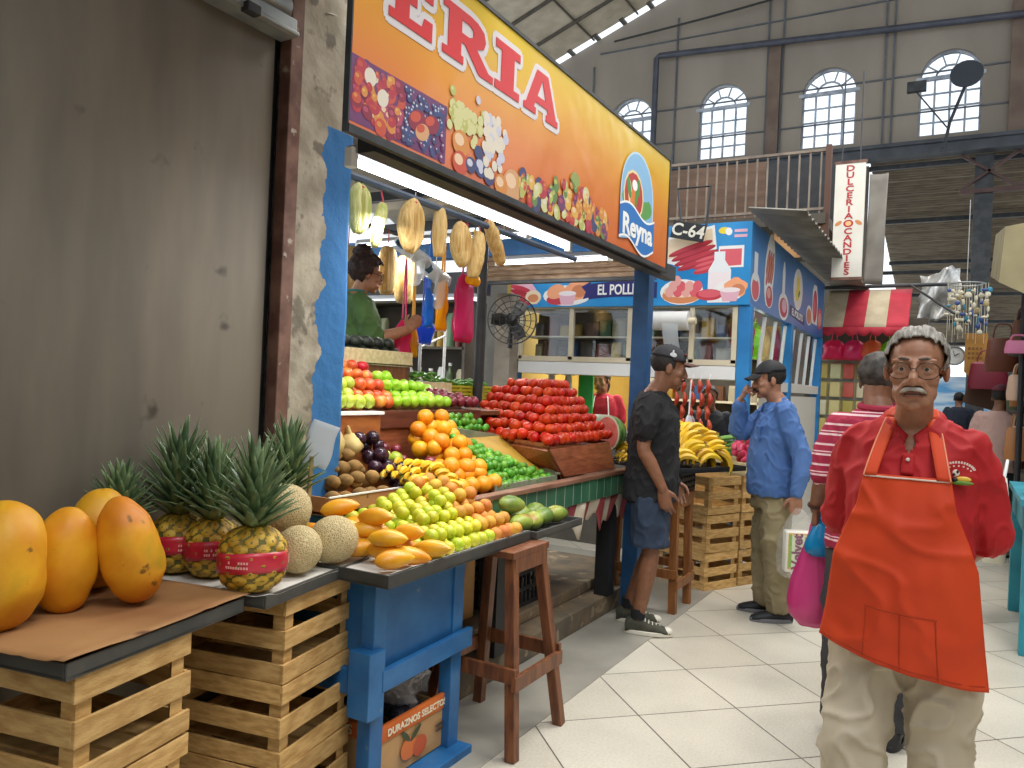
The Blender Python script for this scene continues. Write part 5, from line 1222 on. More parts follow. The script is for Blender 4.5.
# ---------------------------------------------------------------- chicken shop across the passage
EY = 6.8
es = thing('shop_signboard', 'blue chicken shop signboard printed with sausages, eggs and a milk bottle', 'sign', (-1.6, EY, 2.27))
M_sky = mat('sign_blue', '#2387c9', '#2f97d6', rough=.35, scale=1.5)
b = MB(); b.bx(-3.96, -1.6, EY, EY+.06, 2.27, 2.99); b.build('front_panel', M_sky, es, smooth=False)
b = MB(); b.bx(-1.66, -1.6, EY+.06, 10.9, 2.27, 2.99); b.build('side_panel', mat('sign_blue_deep', '#1f74bd', '#2a82c9', rough=.35, scale=1.5), es, smooth=False)
class FR:      # draws flat printed shapes on a facade
    def __init__(s, o, ux): s.o, s.ux, s.b, s.k = V(o), V(ux), MB(), 0; s.n = s.ux.cross(V((0, 0, 1)))
    def P(s, u, z): s.k and 0; return s.o+s.ux*u+V((0, 0, z))+s.n*(.0015+.00001*s.k)
    def disc(s, u, z, a, c, m, rot=0, n=18, wob=0):
        s.k += 1; p = []
        for i in range(n):
            t = 2*PI*i/n; w = 1+wob*math.sin(t*5); x, y = a*math.cos(t)*w, c*math.sin(t)*w
            p.append(s.b.v(s.P(u+x*math.cos(rot)-y*math.sin(rot), z+x*math.sin(rot)+y*math.cos(rot))))
        s.b.f(p, m)
    def pg(s, pts, m): s.k += 1; s.b.f([s.b.v(s.P(u, z)) for u, z in pts], m)
FP = hexf('#f2e6da', '#c83a4a', '#e0606c', '#e9a9a0', '#f0d9b8', '#d98a5a', '#f4f2ee', '#e8b4c4', '#b02a3a', '#d4845a', '#f6e9ea', '#2a2a6e', '#f2d83a', '#4a6a2a', '#f7a97a', '#2c8fd2', '#eef0f2')
f = FR((-3.96, EY, 0), (1, 0, 0)); U = lambda x: x+3.96
def group_meat(f, u0, z0, s, bottle_=True):
    f.pg([(u0-.36*s, z0+.18*s), (u0-.32*s, z0+.4*s), (u0+.14*s, z0+.5*s), (u0+.17*s, z0+.28*s), (u0-.1*s, z0+.1*s)], 6)
    f.pg([(u0-.33*s, z0+.19*s), (u0-.29*s, z0+.38*s), (u0+.12*s, z0+.47*s), (u0+.14*s, z0+.28*s)], 4)
    for k in range(4): f.disc(u0-.08*s+.03*k*s, z0+.29*s-.045*k*s, .22*s, .034*s, 8, .3); f.disc(u0-.09*s+.03*k*s, z0+.3*s-.045*k*s, .19*s, .02*s, 1, .3)
    for k in range(3): f.disc(u0+.08*s, z0+.18*s-.045*k*s, .13*s, .03*s, 1, .25); f.disc(u0+.07*s, z0+.19*s-.045*k*s, .1*s, .014*s, 2, .25)
    f.pg([(u0+.18*s, z0+.1*s), (u0+.19*s, z0+.3*s), (u0+.42*s, z0+.3*s), (u0+.42*s, z0+.1*s)], 6); f.pg([(u0+.2*s, z0+.11*s), (u0+.2*s, z0+.27*s), (u0+.4*s, z0+.27*s), (u0+.4*s, z0+.12*s)], 2)
    if bottle_:
        f.pg([(u0+.1*s, z0-.22*s), (u0+.1*s, z0+.08*s), (u0+.15*s, z0+.17*s), (u0+.15*s, z0+.25*s), (u0+.25*s, z0+.25*s), (u0+.25*s, z0+.17*s), (u0+.31*s, z0+.08*s), (u0+.31*s, z0-.22*s)], 16); f.pg([(u0+.12*s, z0-.2*s), (u0+.12*s, z0+.06*s), (u0+.29*s, z0+.06*s), (u0+.29*s, z0-.2*s)], 10)
group_meat(f, U(-2.06), 2.5, .95)
f.disc(U(-2.2), 2.39, .2, .115, 6); f.disc(U(-2.2), 2.36, .18, .075, 5); f.disc(U(-2.2), 2.4, .17, .06, 4)
for k in range(9): f.disc(U(-2.31)+.075*(k % 4)+.03*(k//4), 2.39+.05*(k//4), .042, .048, 2 if k % 2 else 3)
f.disc(U(-1.78), 2.39, .13, .09, 6); f.disc(U(-1.72), 2.42, .1, .085, 14, 0, wob=.1); f.disc(U(-1.7), 2.4, .06, .05, 9); f.disc(U(-1.95), 2.36, .12, .05, 1); f.disc(U(-1.95), 2.37, .1, .035, 2); f.pg([(U(-1.86), 2.4), (U(-1.68), 2.4), (U(-1.71), 2.3), (U(-1.83), 2.3)], 7); f.disc(U(-1.77), 2.4, .09, .022, 10)
f.disc(U(-1.84), 2.92, .05, .03, 12); f.disc(U(-1.8), 2.91, .03, .035, 6, .4)
for k in range(2): f.pg([(U(-1.75), 2.925-.045*k), (U(-1.64), 2.925-.045*k), (U(-1.64), 2.9-.045*k), (U(-1.75), 2.9-.045*k)], 7)
# left end: sausages, bowl and meat
f.pg([(0, 2.3), (0, 2.52), (.22, 2.52), (.3, 2.42), (.3, 2.3)], 7)
for k in range(4): f.disc(.1, 2.46-.045*k, .12, .026, 8 if k % 2 else 1, -.25)
f.disc(.25, 2.37, .09, .07, 4); f.disc(.25, 2.36, .06, .04, 5)
f.disc(.62, 2.38, .26, .1, 6); f.disc(.52, 2.34, .12, .05, 1); f.disc(.5, 2.42, .1, .07, 14, .3); f.disc(.73, 2.43, .14, .1, 14, .2, wob=.08); f.disc(.75, 2.42, .08, .06, 9); f.pg([(.53, 2.4), (.72, 2.4), (.69, 2.29), (.56, 2.29)], 7); f.disc(.625, 2.4, .095, .025, 10)
# name ribbon
um = U(-2.77)
f.pg([(um-.34+.68*t/12, 2.485+.02*math.sin(PI*t/12)) for t in range(13)]+[(um+.34-.68*t/12, 2.34+.02*math.sin(PI*t/12)) for t in range(13)], 11)
f.pg([(um-.42, 2.46), (um-.32, 2.51), (um-.32, 2.36), (um-.40, 2.34), (um-.37, 2.41)], 11)
f.pg([(um-.26, 2.53), (um+.26, 2.53), (um+.18, 2.66), (um-.18, 2.66)], 6); f.disc(um, 2.6, .1, .05, 12)
puttext(f.b, 'EL POLLITO', .135, (-2.765, EY-.004, 2.422), (1, 0, 0), (0, 0, 1), m=6, bold=.003, sx=.72)
f.b.build('front_print', FP, es, smooth=False)
f = FR((-1.6, EY, 0), (0, 1, 0))
for u0, s in ((.75, 1.0),):
    f.disc(u0, 2.68, .36, .2, 6, 1.3); 
    for k in range(6): f.disc(u0-.02+.09*(k % 3)-.06, 2.74-.1*(k//3), .14, .045, 1 if k % 2 else 8, 1.1); f.disc(u0-.02+.09*(k % 3)-.06, 2.75-.1*(k//3), .1, .025, 9, 1.1)
    f.disc(u0+.02, 2.44, .17, .12, 6); f.disc(u0+.02, 2.43, .14, .1, 1); f.disc(u0, 2.46, .08, .05, 3)
f.disc(.2, 2.45, .18, .13, 6); f.disc(.2, 2.43, .14, .1, 2); f.pg([(.12, 2.5), (.12, 2.75), (.26, 2.75), (.26, 2.5)], 16)
f.disc(1.47, 2.41, .26, .14, 6); f.disc(1.47, 2.4, .2, .1, 1); f.disc(1.5, 2.42, .12, .07, 7); f.pg([(1.36, 2.5), (1.36, 2.75), (1.4, 2.86), (1.46, 2.86), (1.5, 2.75), (1.5, 2.5)], 16)
f.disc(2.23, 2.68, .28, .23, 6); f.disc(2.23, 2.67, .24, .2, 0); f.disc(2.23, 2.71, .1, .12, 12); f.disc(2.2, 2.62, .12, .07, 12); f.disc(2.3, 2.64, .06, .03, 13, .6)
f.pg([(1.8, 2.47), (2.7, 2.43), (2.7, 2.32), (1.8, 2.36)], 11); puttext(f.b, 'EL POLLITO', .1, (-1.596, EY+2.25, 2.395), (0, 1, -.03), (0, 0, 1), m=6, bold=.003, sx=1.3)
f.pg([(3.2, 2.4), (3.2, 2.8), (3.3, 2.88), (3.5, 2.88), (3.6, 2.7), (3.6, 2.4)], 6); f.disc(3.4, 2.62, .16, .2, 1); f.disc(3.35, 2.6, .1, .12, 2); f.disc(3.0, 2.47, .2, .12, 6); f.disc(3.0, 2.46, .16, .09, 9); f.disc(3.8, 2.5, .18, .14, 2); f.disc(3.8, 2.49, .12, .09, 3)
f.b.build('side_print', FP, es, smooth=False)
b = MB()
for x, y in ((-1.64, 6.88), (-3.93, 6.88), (-1.64, 8.75), (-1.64, 10.8)): 
    bb_ = MB(); bb_.bx(x-.055, x+.055, y-.055, y+.055, 0, 2.27); tag(bb_.build('shop_post', M_blue2, smooth=False, bev=.005), {(-1.64, 6.88): 'bright blue corner post of the chicken shop above the banana crates', (-3.93, 6.88): 'bright blue post of the chicken shop beside the black fan', (-1.64, 8.75): 'blue post halfway along the side windows of the chicken shop', (-1.64, 10.8): 'blue post at the far end of the chicken shop side'}[(x, y)], 'post')
# front glass cabinet
M_cream = mat('cream_frame', '#cfc2a4', '#dccfb3', rough=.5, scale=3)
gc = thing('glass_cabinet', 'cream framed glass cabinet of groceries under the blue sign', 'cabinet', (-2.8, EY+.2, 1.62))
b = MB(); b.bx(-3.86, -1.7, EY+.02, EY+.42, 1.62, 1.74); b.build('base_ledge', M_white, gc, smooth=False)
for x in (-3.85, -3.29, -2.69, -2.1, -1.72): b = MB(); b.bx(x-.022, x+.022, EY+.02, EY+.06, 1.76, 2.25); b.build('upright', M_cream, gc, smooth=False)
b = MB(); b.bx(-3.86, -1.7, EY+.02, EY+.06, 1.735, 1.79); b.build('bottom_frame', M_cream, gc, smooth=False)
b = MB(); b.bx(-3.86, -1.7, EY+.1, EY+.42, 1.98, 1.995); b.build('shelf_board', M_cream, gc, smooth=False)
b = MB(); b.bx(-3.86, -1.7, EY+.06, EY+.44, 2.252, 2.268); b.build('shade_top_panel', M_cream, gc, smooth=False)  # top added to cut the light inside the cabinet
b = MB(); b.bx(-3.86, -1.7, EY+.42, EY+.44, 1.62, 2.27); b.build('back_panel', mat('cab_back', '#5a5340', '#7a6f4a', rough=.8, scale=3), gc, smooth=False)
for k, (a, c) in enumerate(((-3.82, -3.31), (-3.27, -2.71), (-2.67, -2.12), (-2.08, -1.74))): b = MB(); b.bx(a, c, EY+.035, EY+.041, 1.79, 2.25); b.build('pane', M_glass, gc, smooth=False)
rnd = random.Random(21); PK2 = ['#8a6a1e', '#a88a2a', '#5a3822', '#3c4860', '#242428', '#6a2c22', '#3a5a2c', '#8a7c54', '#9a9078', '#463c32', '#7a3a22', '#24406a', '#5c4a2a', '#b08a2a']
for z in (1.745, 1.997):
    x = -3.78
    while x < -1.82:
        w = rnd.uniform(.08, .16); packet(x+w/2, EY+.22+rnd.uniform(-.04, .04), z, w*.92, .1, rnd.uniform(.1, .22 if z < 1.9 else .24), rnd.choice(PK2), 'grocery packet behind the glass of the cream framed cabinet', 'groceries in the glass cabinet'); x += w+.015
# lower interior
M_yel = mat('yellow_wall', '#b8963e', '#c9a850', rough=.7, scale=2)
b = MB(); b.bx(-4.1, -1.75, 9.0, 9.06, 0, 2.27); struct(b.build('wall_rear', M_yel, smooth=False))
b = MB(); b.bx(-4.1, -4.02, 6.95, 9.0, 0, 3.0); struct(b.build('wall_shop', M_yel, smooth=False))
sc_ = thing('shop_counter', 'grey shop counter with a metal top behind the tomatoes', 'counter', (-2.8, 7.1, 0))
b = MB(); b.bx(-3.85, -1.75, 6.9, 7.3, 0, 1.05); b.build('body', mat('counter_grey', '#57544e', '#66625b', rough=.6, scale=3), sc_, smooth=False); b = MB(); b.bx(-3.86, -1.7, 6.86, 7.34, 1.05, 1.09); b.build('top', M_galv, sc_, bev=.004, smooth=False)
shelf_unit('rear_shelf', 'shelf of tins along the yellow rear wall of the chicken shop', -3.3, -1.9, 8.7, 8.98, .9, 1.9, 2, M_cream)
for z in (.92, 1.415):
    x = -3.25
    while x < -2.0:
        w = rnd.uniform(.1, .2); packet(x+w/2, 8.8, z, w*.9, .14, rnd.uniform(.12, .3), rnd.choice(PK2), 'tin or packet on the yellow rear wall shelf', 'goods on the rear shelf'); x += w+.02
b = MB(); b.bx(-3.3, -1.9, 8.7, 8.98, 0, .885); tag(b.build('rear_cabinet', M_cream, smooth=False), 'cream cabinet under the rear shelf of the chicken shop', 'cabinet')
for i, x in enumerate((-3.62, -3.43)):
    t = thing('paper_roll_holder', ['left paper roll with a dark core on its white stand', 'right paper roll with a dark core beside the green panel'][i], 'paper roll', (x, 7.1, 1.09))
    b = MB(); b.tube([(x, 7.0, 1.66), (x, 7.2, 1.66)], .05, 18); b.build('roll', M_white, t); b = MB(); b.tube([(x+.0, 6.99, 1.66), (x, 7.21, 1.66)], .018, 10); b.build('core', M_black, t)
    b = MB(); b.lathe([(0, 0), (.06, 0), (.05, .3), (.03, .54), (0, .54)], 14, c=(x, 7.1, 1.09)); b.build('stand', mat('stand_white', '#cfcac0', rough=.5), t)
b = MB(); b.bx(-3.4, -3.24, 7.28, 7.31, 1.09, 1.78); tag(b.build('green_board', flat('#1fa03c', .5), smooth=False), 'bright green board behind the paper rolls', 'board')
b = MB(); b.ell((-3.6, 7.1, 1.76), (.12, .1, .025), 20, 8); tag(b.build('red_dish', flat('#d0425a', .4)), 'pinkish red dish lying on top of the paper rolls', 'dish')
# plastic sheet roll under the front sign and hanging sausages
t = thing('wrap_roll', 'big white wrapping roll mounted below the chicken shop sign', 'roll', (-2.3, 6.7, 2.1))
b = MB(); b.tube([(-2.5, 6.68, 2.12), (-2.08, 6.68, 2.12)], .085, 20); b.build('roll', mat('roll_white', '#cfcfcb', '#dcdcd8', rough=.3), t); b = MB(); b.tube([(-2.53, 6.68, 2.12), (-2.02, 6.68, 2.12)], .03, 10); b.build('spindle', M_cream, t)
b = MB(); b.grid(lambda u, v: V((-2.3+.14*u+.06*v, 6.6-.01*math.sin(v*9), 2.1-.5*v)), 6, 10); b.build('hanging_sheet', M_film, t, ang=180)
M_saus = mat('sausage', '#a8301e', '#c9502e', rough=.35, scale=12)
for i in range(5):
    t = thing('sausage_string', 'string of red sausages hanging under the white shop ledge', 'sausages', (-2.2+.075*i, 6.74, 1.62), 0, 'strings of sausages'); zz = 1.6
    for k in range(4 if i % 2 else 5):
        b = MB(); x = -2.2+.075*i+.01*((k % 2)*2-1); b.tube([(x, 6.74, zz), (x+.012, 6.735, zz-.05), (x, 6.74, zz-.1)], [.012, .024, .012], 10, round_cap=True, sub=3); b.build('sausage', M_saus, t); zz -= .115
    b = MB(); b.tube([(-2.2+.075*i, 6.74, 1.60), (-2.2+.075*i, 6.79, 1.66)], .003, 5); b.build('hanging_cord', M_white, t)
bag('white carrier bag with blue marks hanging under the sausages', -2.05, 6.72, 1.3, .26, .34, '#e4e8ee', 14, top=1.6)
# side windows with pink and green bags
sw = thing('side_window', 'slanted side glazing of the chicken shop facing the aisle', 'window panel', (-1.6, 8.8, 1.5))
for k in range(8):
    y = 6.98+.5*k
    b = MB(); b.bar((-1.66, y, 1.62), (-1.64, y+.14, 2.24), .03, .03); b.build('mullion', M_white, sw, smooth=False)
b = MB(); b.bx(-1.655, -1.65, 6.95, 10.75, 1.64, 2.25); b.build('pane', M_glass, sw, smooth=False)
b = MB(); b.bx(-1.72, -1.6, 6.94, 10.75, 1.54, 1.64); b.build('sill', M_white, sw, smooth=False)
b = MB(); b.bx(-1.75, -1.62, 8.0, 10.75, 0, 1.5); tag(b.build('side_counter', M_white, smooth=False), 'white side counter of the chicken shop under the glazing', 'counter')
for i, (y, c, l) in enumerate([(7.25, '#e63c74', 'pink bag of snacks nearest the corner behind the side glazing'), (7.62, '#e8487e', 'pink bag second from the corner behind the side glazing'), (7.98, '#8fd02a', 'lime green bag behind the side glazing'), (8.4, '#d9c48a', 'beige bag between the green and the far pink bag'), (9.0, '#ea5a86', 'pink bag beyond the middle blue post'), (9.55, '#f07a9a', 'farthest pink bag behind the side glazing')]):
    t_ = bag(l, -1.80, y, 2.22, .40, .36, c, 30+i, top=2.26, flat_=.22)
# roof edge, balcony over the shop
ce = thing('corrugated_eave', 'grey corrugated eave overhanging the chicken shop sign', 'eave', (-1.4, 9, 3.02))
b = MB(); b.grid(lambda u, v: V((-1.62+.47*v, 6.7+5.2*u, 3.08-.06*v+.018*math.sin(u*5.2/.09*PI))), 116, 1); b.build('sheet', mat('eave_tin', '#6d6a63', '#86827a', rough=.6, scale=3), ce, sol=.004, ang=180)
bal = thing('balcony', 'railed wooden balcony on top of the chicken shop', 'balcony', (-3, 9.5, 3.1))
b = MB(); b.bx(-6.5, -1.4, 9.4, 12, 3.48, 3.6); b.build('deck', M_dim, bal, smooth=False)
b = MB()
for k in range(42): b.bx(-6.4+.12*k-.009, -6.4+.12*k+.009, 9.45, 9.47, 3.6, 4.35)
for z in (3.66, 4.33): b.bx(-6.5, -1.38, 9.44, 9.48, z-.015, z+.015)
b.build('railing', mat('rail_brown', '#6f6258', '#8a7b6c', rough=.6), bal, smooth=False)
b = MB(); b.bx(-6.5, -2.35, 10.6, 10.65, 3.6, 4.6); b.build('back_panel', mat('balcony_wood', '#5d4839', '#6e5646', rough=.8, scale=2, stretch=(1, 1, 6)), bal, smooth=False)
b = MB(); b.bx(-2.35, -1.42, 10.6, 10.65, 3.6, 4.58); b.build('dark_door', M_black, bal, smooth=False)
b = MB(); b.bx(-1.98, -1.4, 9.5, 9.54, 3.12, 3.48); plabel(b.build('front_panel', mat('warm_plywood', '#a8794a', '#bb8c58', rough=.6, scale=3, stretch=(1, 1, 5)), bal, smooth=False), 'warm plywood panel')
b = MB(); b.bx(-1.43, -1.37, 9.42, 9.5, 3.12, 4.38); b.build('post', mat('rust_post', '#5c4034', rough=.7), bal, smooth=False)
b = MB(); b.bx(-14, -2.3, 22.2, 22.4, 0, 7.6); struct(b.build('wall_front', mat('dim_plaster', '#5b564e', '#6b655b', rough=.9, scale=1), smooth=False))
c6 = thing('small_black_sign', 'small tilted black sign with white hand lettering above the blue signboard', 'sign', (-2.14, 6.68, 2.9))
b = MB(); b.box((-2.13, 6.7, 2.91), (.3, .02, .15), ry=R(12)); b.build('plate', M_black, c6, smooth=False)
b = MB(); puttext(b, 'C-64', .15, (-2.13, 6.686, 2.91), (math.cos(R(12)), 0, -math.sin(R(12))), (math.sin(R(12)), 0, math.cos(R(12))), bold=.003); b.build('lettering', flat('#e6e0d0'), c6, smooth=False)
b = MB(); b.tube([(-2.2, 6.72, 2.97), (-2.25, 6.72, 3.3), (-1.95, 6.72, 3.3), (-1.98, 6.72, 2.95)], .012, 6); b.build('wire', M_steel, c6)
# hanging vertical banner
bn = thing('hanging_banner', 'tall narrow white banner with red letters running downwards', 'banner', (-1.11, 9, 2.8))
b = MB(); b.bx(-1.26, -.96, 9.0, 9.03, 2.79, 4.03); b.build('board', mat('banner_white', '#d9d3c6', '#e3ded2', rough=.6, scale=3), bn, smooth=False)
b = MB(); L1 = 'DULCERIA'; L2 = 'CANDIES'
for i, ch in enumerate(L1): puttext(b, ch, .088, (-1.11, 8.997, 3.965-.073*i), (1, 0, 0), (0, 0, 1), m=0, bold=.002, sx=1.35)
for i, ch in enumerate(L2): puttext(b, ch, .088, (-1.11, 8.997, 3.29-.073*i), (1, 0, 0), (0, 0, 1), m=0, bold=.002, sx=1.35)
b.build('lettering', [flat('#b3262c')], bn, smooth=False)
f = FR((-1.26, 9.0, 0), (1, 0, 0)); f.disc(.15, 3.375, .05, .04, 0); f.disc(.05, 3.38, .04, .02, 1, .6); f.disc(.25, 3.38, .04, .02, 1, -.6); f.disc(.15, 3.375, .03, .025, 2); f.b.build('candy_print', hexf('#b3262c', '#c9824a', '#e8b87a'), bn, smooth=False)
for z in (4.02, 2.77):
    b = MB(); b.bx(-1.27, -.95, 8.995, 9.035, z, z+.03); b.build('edge_rod', M_rust, bn, smooth=False)
b = MB(); b.tube([(-1.2, 9.02, 4.05), (-1.2, 9.02, 5.0)], .008, 5); b.tube([(-1.02, 9.02, 4.05), (-1.02, 9.02, 5.0)], .008, 5); b.build('hanger', M_steel, bn)
b = MB(); b.grid(lambda u, v: V((-1.02+.2*u-.02*v, 10.0+.04*math.sin(v*5+u*3), 4.15-1.3*v)), 10, 16); tag(b.build('hanging_tarp', mat('grey_tarp', '#7a746c', '#8f8980', rough=.7, scale=2), sol=.003, ang=180), 'grey hanging tarpaulin beside the white vertical banner', 'tarpaulin')
# striped awning and candy stall
aw = thing('striped_awning', 'red and cream striped awning with a scalloped hem', 'awning', (-1.1, 11, 2.4))
b = MB(); b.grid(lambda u, v: V((-1.62+1.02*u, 11.5-.55*v, 2.98-.55*v)), 32, 8, mf=lambda u, v: int(u*4) % 2); M_awr = mat('awning_red', '#b01f33', '#c22c40', rough=.7); M_awc = mat('awning_cream', '#b9a98c', '#c9ba9d', rough=.7)
b.build('canopy', [M_awc, M_awr], aw, sol=.004, ang=180)
b = MB(); b.grid(lambda u, v: V((-1.62+1.02*u, 10.95, 2.43-(.07+.05*abs(math.sin(u*7*PI)))*v)), 56, 2); b.build('scalloped_hem', M_awr, aw, sol=.004, ang=180)
b = MB(); b.tube([(-1.7, 11.5, 3.02), (-.2, 11.4, 3.02)], .025, 8); b.tube([(-.62, 11.4, 3.02), (-.1, 11.0, 2.6)], .015, 6); b.build('support_rail', M_steel, aw)
for i, (x, c, l) in enumerate([(-1.5, '#f0306a', 'hot pink sack of sweets at the near corner of the candy stall'), (-1.25, '#ee3f78', 'hot pink sack of sweets in the middle of the candy stall'), (-1.03, '#f07a4a', 'orange and pink sack of sweets under the awning'), (-.8, '#7ed32a', 'lime green sack of sweets under the awning')]):
    t = bag(l, x, 11.3, 2.28, .3, .26, c, 50+i, top=2.45, flat_=.6); t.rotation_euler = (0, 0, R(90))
cs = thing('candy_display', 'pale display board hung with small candy packets', 'display', (-1.35, 11.4, .6))
b = MB(); b.bx(-1.78, -.6, 11.5, 11.54, .1, 2.05); b.build('board', mat('display_pale', '#b7ab7c', '#c9bf92', rough=.6, scale=3), cs, smooth=False)
for z in (2.0, 1.75, 1.5, 1.25, 1.0, .75): b = MB(); b.bx(-1.75, -.65, 11.47, 11.5, z-.01, z+.01); b.build('hook_rail', M_galv, cs, smooth=False)
rnd = random.Random(31)
for z in (1.76, 1.51, 1.26, 1.01, .76):
    for k in range(6):
        packet(-1.66+.17*k, 11.44, z+.01, .14, .05, .2, rnd.choice(['#c9b862', '#d6c98a', '#b0a24a', '#d9d2b0', '#a89a5a', '#c25a4a', '#cfd2a0']), 'small candy packet hanging on the pale display board', 'candy packets on the display board', 'candy', 'hanging_packet')
b = MB(); b.bx(-1.9, -.4, 11.55, 14, 0, 2.6); tag(b.build('candy_booth', M_dim, smooth=False), 'dim booth body behind the candy display', 'booth')
b = MB(); b.bx(-.62, -.3, 11.2, 11.6, 0, .95); tag(b.build('candy_counter', M_board, smooth=False), 'red-brown candy counter at the end of the display board', 'counter')
# foil sheet, hanging trinkets, pennant, clock, far tarp
b = MB(); b.grid(lambda u, v: V((-.62+.55*u, 14+.25*math.sin(u*7+v*5), 3.5-.75*v+.15*u)), 20, 16); b.jitter(.05, 5, 3); tag(b.build('hanging_foil', mat('foil', '#b8b6b2', '#d9d7d2', rough=.3, metal=.6, scale=8, bump=.4, bscale=8), sol=.003, ang=180), 'crinkled silver sheet hanging under the dark aisle roof', 'sheet')
mb = thing('trinket_mobile', 'cluster of small shell and bead mobiles hanging over the aisle', 'mobile', (0, 13.0, 2.9)); rnd = random.Random(41)
for k in range(16):
    x, y = -.2+.032*k+rnd.uniform(-.01, .01), 12.8+rnd.uniform(-.25, .25); b = MB(); b.tube([(x, y, 3.2), (x, y, 2.35+rnd.uniform(0, .3))], .003, 4); z = 3.1
    while z > 2.45+rnd.uniform(0, .3):
        rnd.random() < .75 and b.ell((x+rnd.uniform(-.02, .02), y, z), (rnd.uniform(.012, .045), .02, rnd.uniform(.014, .05)), 8, 6, m=rnd.choice([0, 0, 0, 0, 1, 2, 3])); z -= rnd.uniform(.05, .12)
    b.build('strand', hexf('#d6cdb4', '#2f7f9a', '#3a4f86', '#a8946a'), mb)
b = MB(); b.torus((.02, 12.8, 3.2), .22, .012, (1, 0, 0), (0, 1, 0)); b.tube([(.02, 12.8, 3.2), (.02, 12.8, 4.4)], .006, 5); b.build('hanger', M_galv, mb)
pn = thing('leather_pennant', 'tan pointed leather pennant hanging over the aisle', 'pennant', (.16, 13.4, 2.4))
b = MB(); b.poly([(.03, 13.4, 2.55), (.32, 13.4, 2.55), (.32, 13.4, 1.98), (.175, 13.4, 1.83), (.03, 13.4, 1.98)], (0, .02, 0)); b.build('flap', mat('tan_leather', '#a8742e', '#bb863a', rough=.6, scale=6), pn, smooth=False)
f = FR((.03, 13.4, 0), (1, 0, 0)); [f.pg([(.04+.05*i, 2.3-.07*j), (.075+.05*i, 2.3-.07*j), (.075+.05*i, 2.34-.07*j), (.04+.05*i, 2.34-.07*j)], 0) for i in range(4) for j in range(3)]; f.disc(.145, 2.0, .03, .05, 1); f.b.build('print', hexf('#8a5a22', '#3a4a4a'), pn, smooth=False)
b = MB(); b.tube([(.05, 13.41, 2.55), (.17, 13.41, 2.9), (.3, 13.41, 2.55)], .008, 5); b.build('cord', M_steel, pn)
ck = thing('wall_clock', 'round white clock face hung beside the tan pennant', 'clock', (-.1, 13.6, 2.2))
b = MB(); b.lathe([(0, 0), (.13, 0), (.14, .02), (.14, .04), (0, .04)], 24); b.xf(Matrix.Translation((-.1, 13.6, 2.22)) @ Matrix.Rotation(R(90), 4, 'X')); b.build('face', M_white, ck)
b = MB(); b.torus((-.1, 13.555, 2.22), .135, .012, (1, 0, 0), (0, 0, 1)); b.build('rim', M_galv, ck); b = MB(); b.bar((-.1, 13.55, 2.22), (-.04, 13.55, 2.26), .014, .006); b.bar((-.1, 13.55, 2.22), (-.12, 13.55, 2.3), .014, .006); b.build('hands', M_black, ck)
b = MB(); b.tube([(-.1, 13.58, 2.36), (-.1, 13.58, 3.0)], .006, 5); b.build('cord', M_steel, ck)
M_tarp = bpy.data.materials.new('blue_tarp'); M_tarp = mat('blue_tarp', '#5fa3d6', '#d4e2ec', rough=.5, scale=.8, stretch=(.3, 1, 3), lo=.42, hi=.55)
b = MB(); b.grid(lambda u, v: V((-3+8*u, 34+.3*math.sin(u*12), 2.5-1.7*v)), 40, 8); tag(b.build('far_tarpaulin', M_tarp, sol=.01, ang=180), 'white and blue tarpaulin stretched across the far end of the aisle', 'tarpaulin')
# ---------------------------------------------------------------- stalls on the right of the aisle
M_teal = mat('teal_paint', '#1f7f93', '#2c92a6', rough=.5, scale=5)
tt = thing('teal_table', 'teal painted table at the edge of the aisle', 'table', (.85, 6.2, 0))
b = MB(); b.bx(.34, 1.5, 5.6, 6.9, .9, .94); b.build('top', M_teal, tt, smooth=False)
for x in (.40, 1.45):
    for y in (5.66, 6.84): b = MB(); b.bx(x-.04, x+.04, y-.04, y+.04, 0, .9); b.build('leg', M_teal, tt, bev=.004, smooth=False)
b = MB(); b.bx(.36, 1.5, 5.66, 5.69, .74, .9); b.build('apron', M_teal, tt, smooth=False)
b = MB(); b.bx(.36, .39, 5.66, 6.84, .74, .9); b.build('apron', M_teal, tt, smooth=False)
t = thing('snack_tub', 'amber tub with a white lid lever on the teal table', 'tub', (.45, 5.9, .94))
b = MB(); b.lathe([(0, 0), (.09, 0), (.1, .16), (0, .16)], 18, c=(.47, 5.95, .94)); b.build('tub', mat('amber', '#c98a24', '#dba23a', rough=.3), t)
b = MB(); b.bar((.42, 5.85, .96), (.50, 5.85, 1.13), .035, .03); b.build('lever', M_white, t, smooth=False, bev=.004)
t = thing('floral_bag', 'white shopping bag with pink and green floral print hanging off the teal table', 'bag', (.27, 6.4, .5))
b = MB(); b.loft([(.24, 6.4, .42, .07, .13), (.235, 6.4, .5, .08, .17), (.26, 6.4, .85, .06, .14), (.28, 6.4, 1.0, .02, .1)], 24, e=3).jitter(.015, 8, 3); b.build('sack', mat('floral', '#dcd8c6', '#e4e0d2', rough=.6, scale=5, spots=('#b8607a', 13, .6)), t, ang=180)
b = MB(); b.tube([(.28, 6.33, .98), (.3, 6.4, 1.12), (.28, 6.47, .98)], .01, 6, sub=3); b.build('hanging_handle', M_white, t)
b = MB(); b.bx(.7, 3.5, 7.2, 20, 0, 2.38); struct(b.build('wall_right', mat('dark_stall', '#2c2622', '#3b332d', rough=.9, scale=1), smooth=False))
b = MB(); b.poly([(.27, 7.6, 2.98), (1.3, 7.6, 3.16), (1.3, 7.6, 2.5), (.46, 7.6, 2.4), (.24, 7.6, 2.52)], (0, 2.5, .4)); tag(b.build('beige_awning', mat('beige_cloth', '#8f8464', '#a0946f', rough=.8, scale=3), smooth=False), 'sagging beige awning over the stall at the right edge', 'awning', kind='thing')
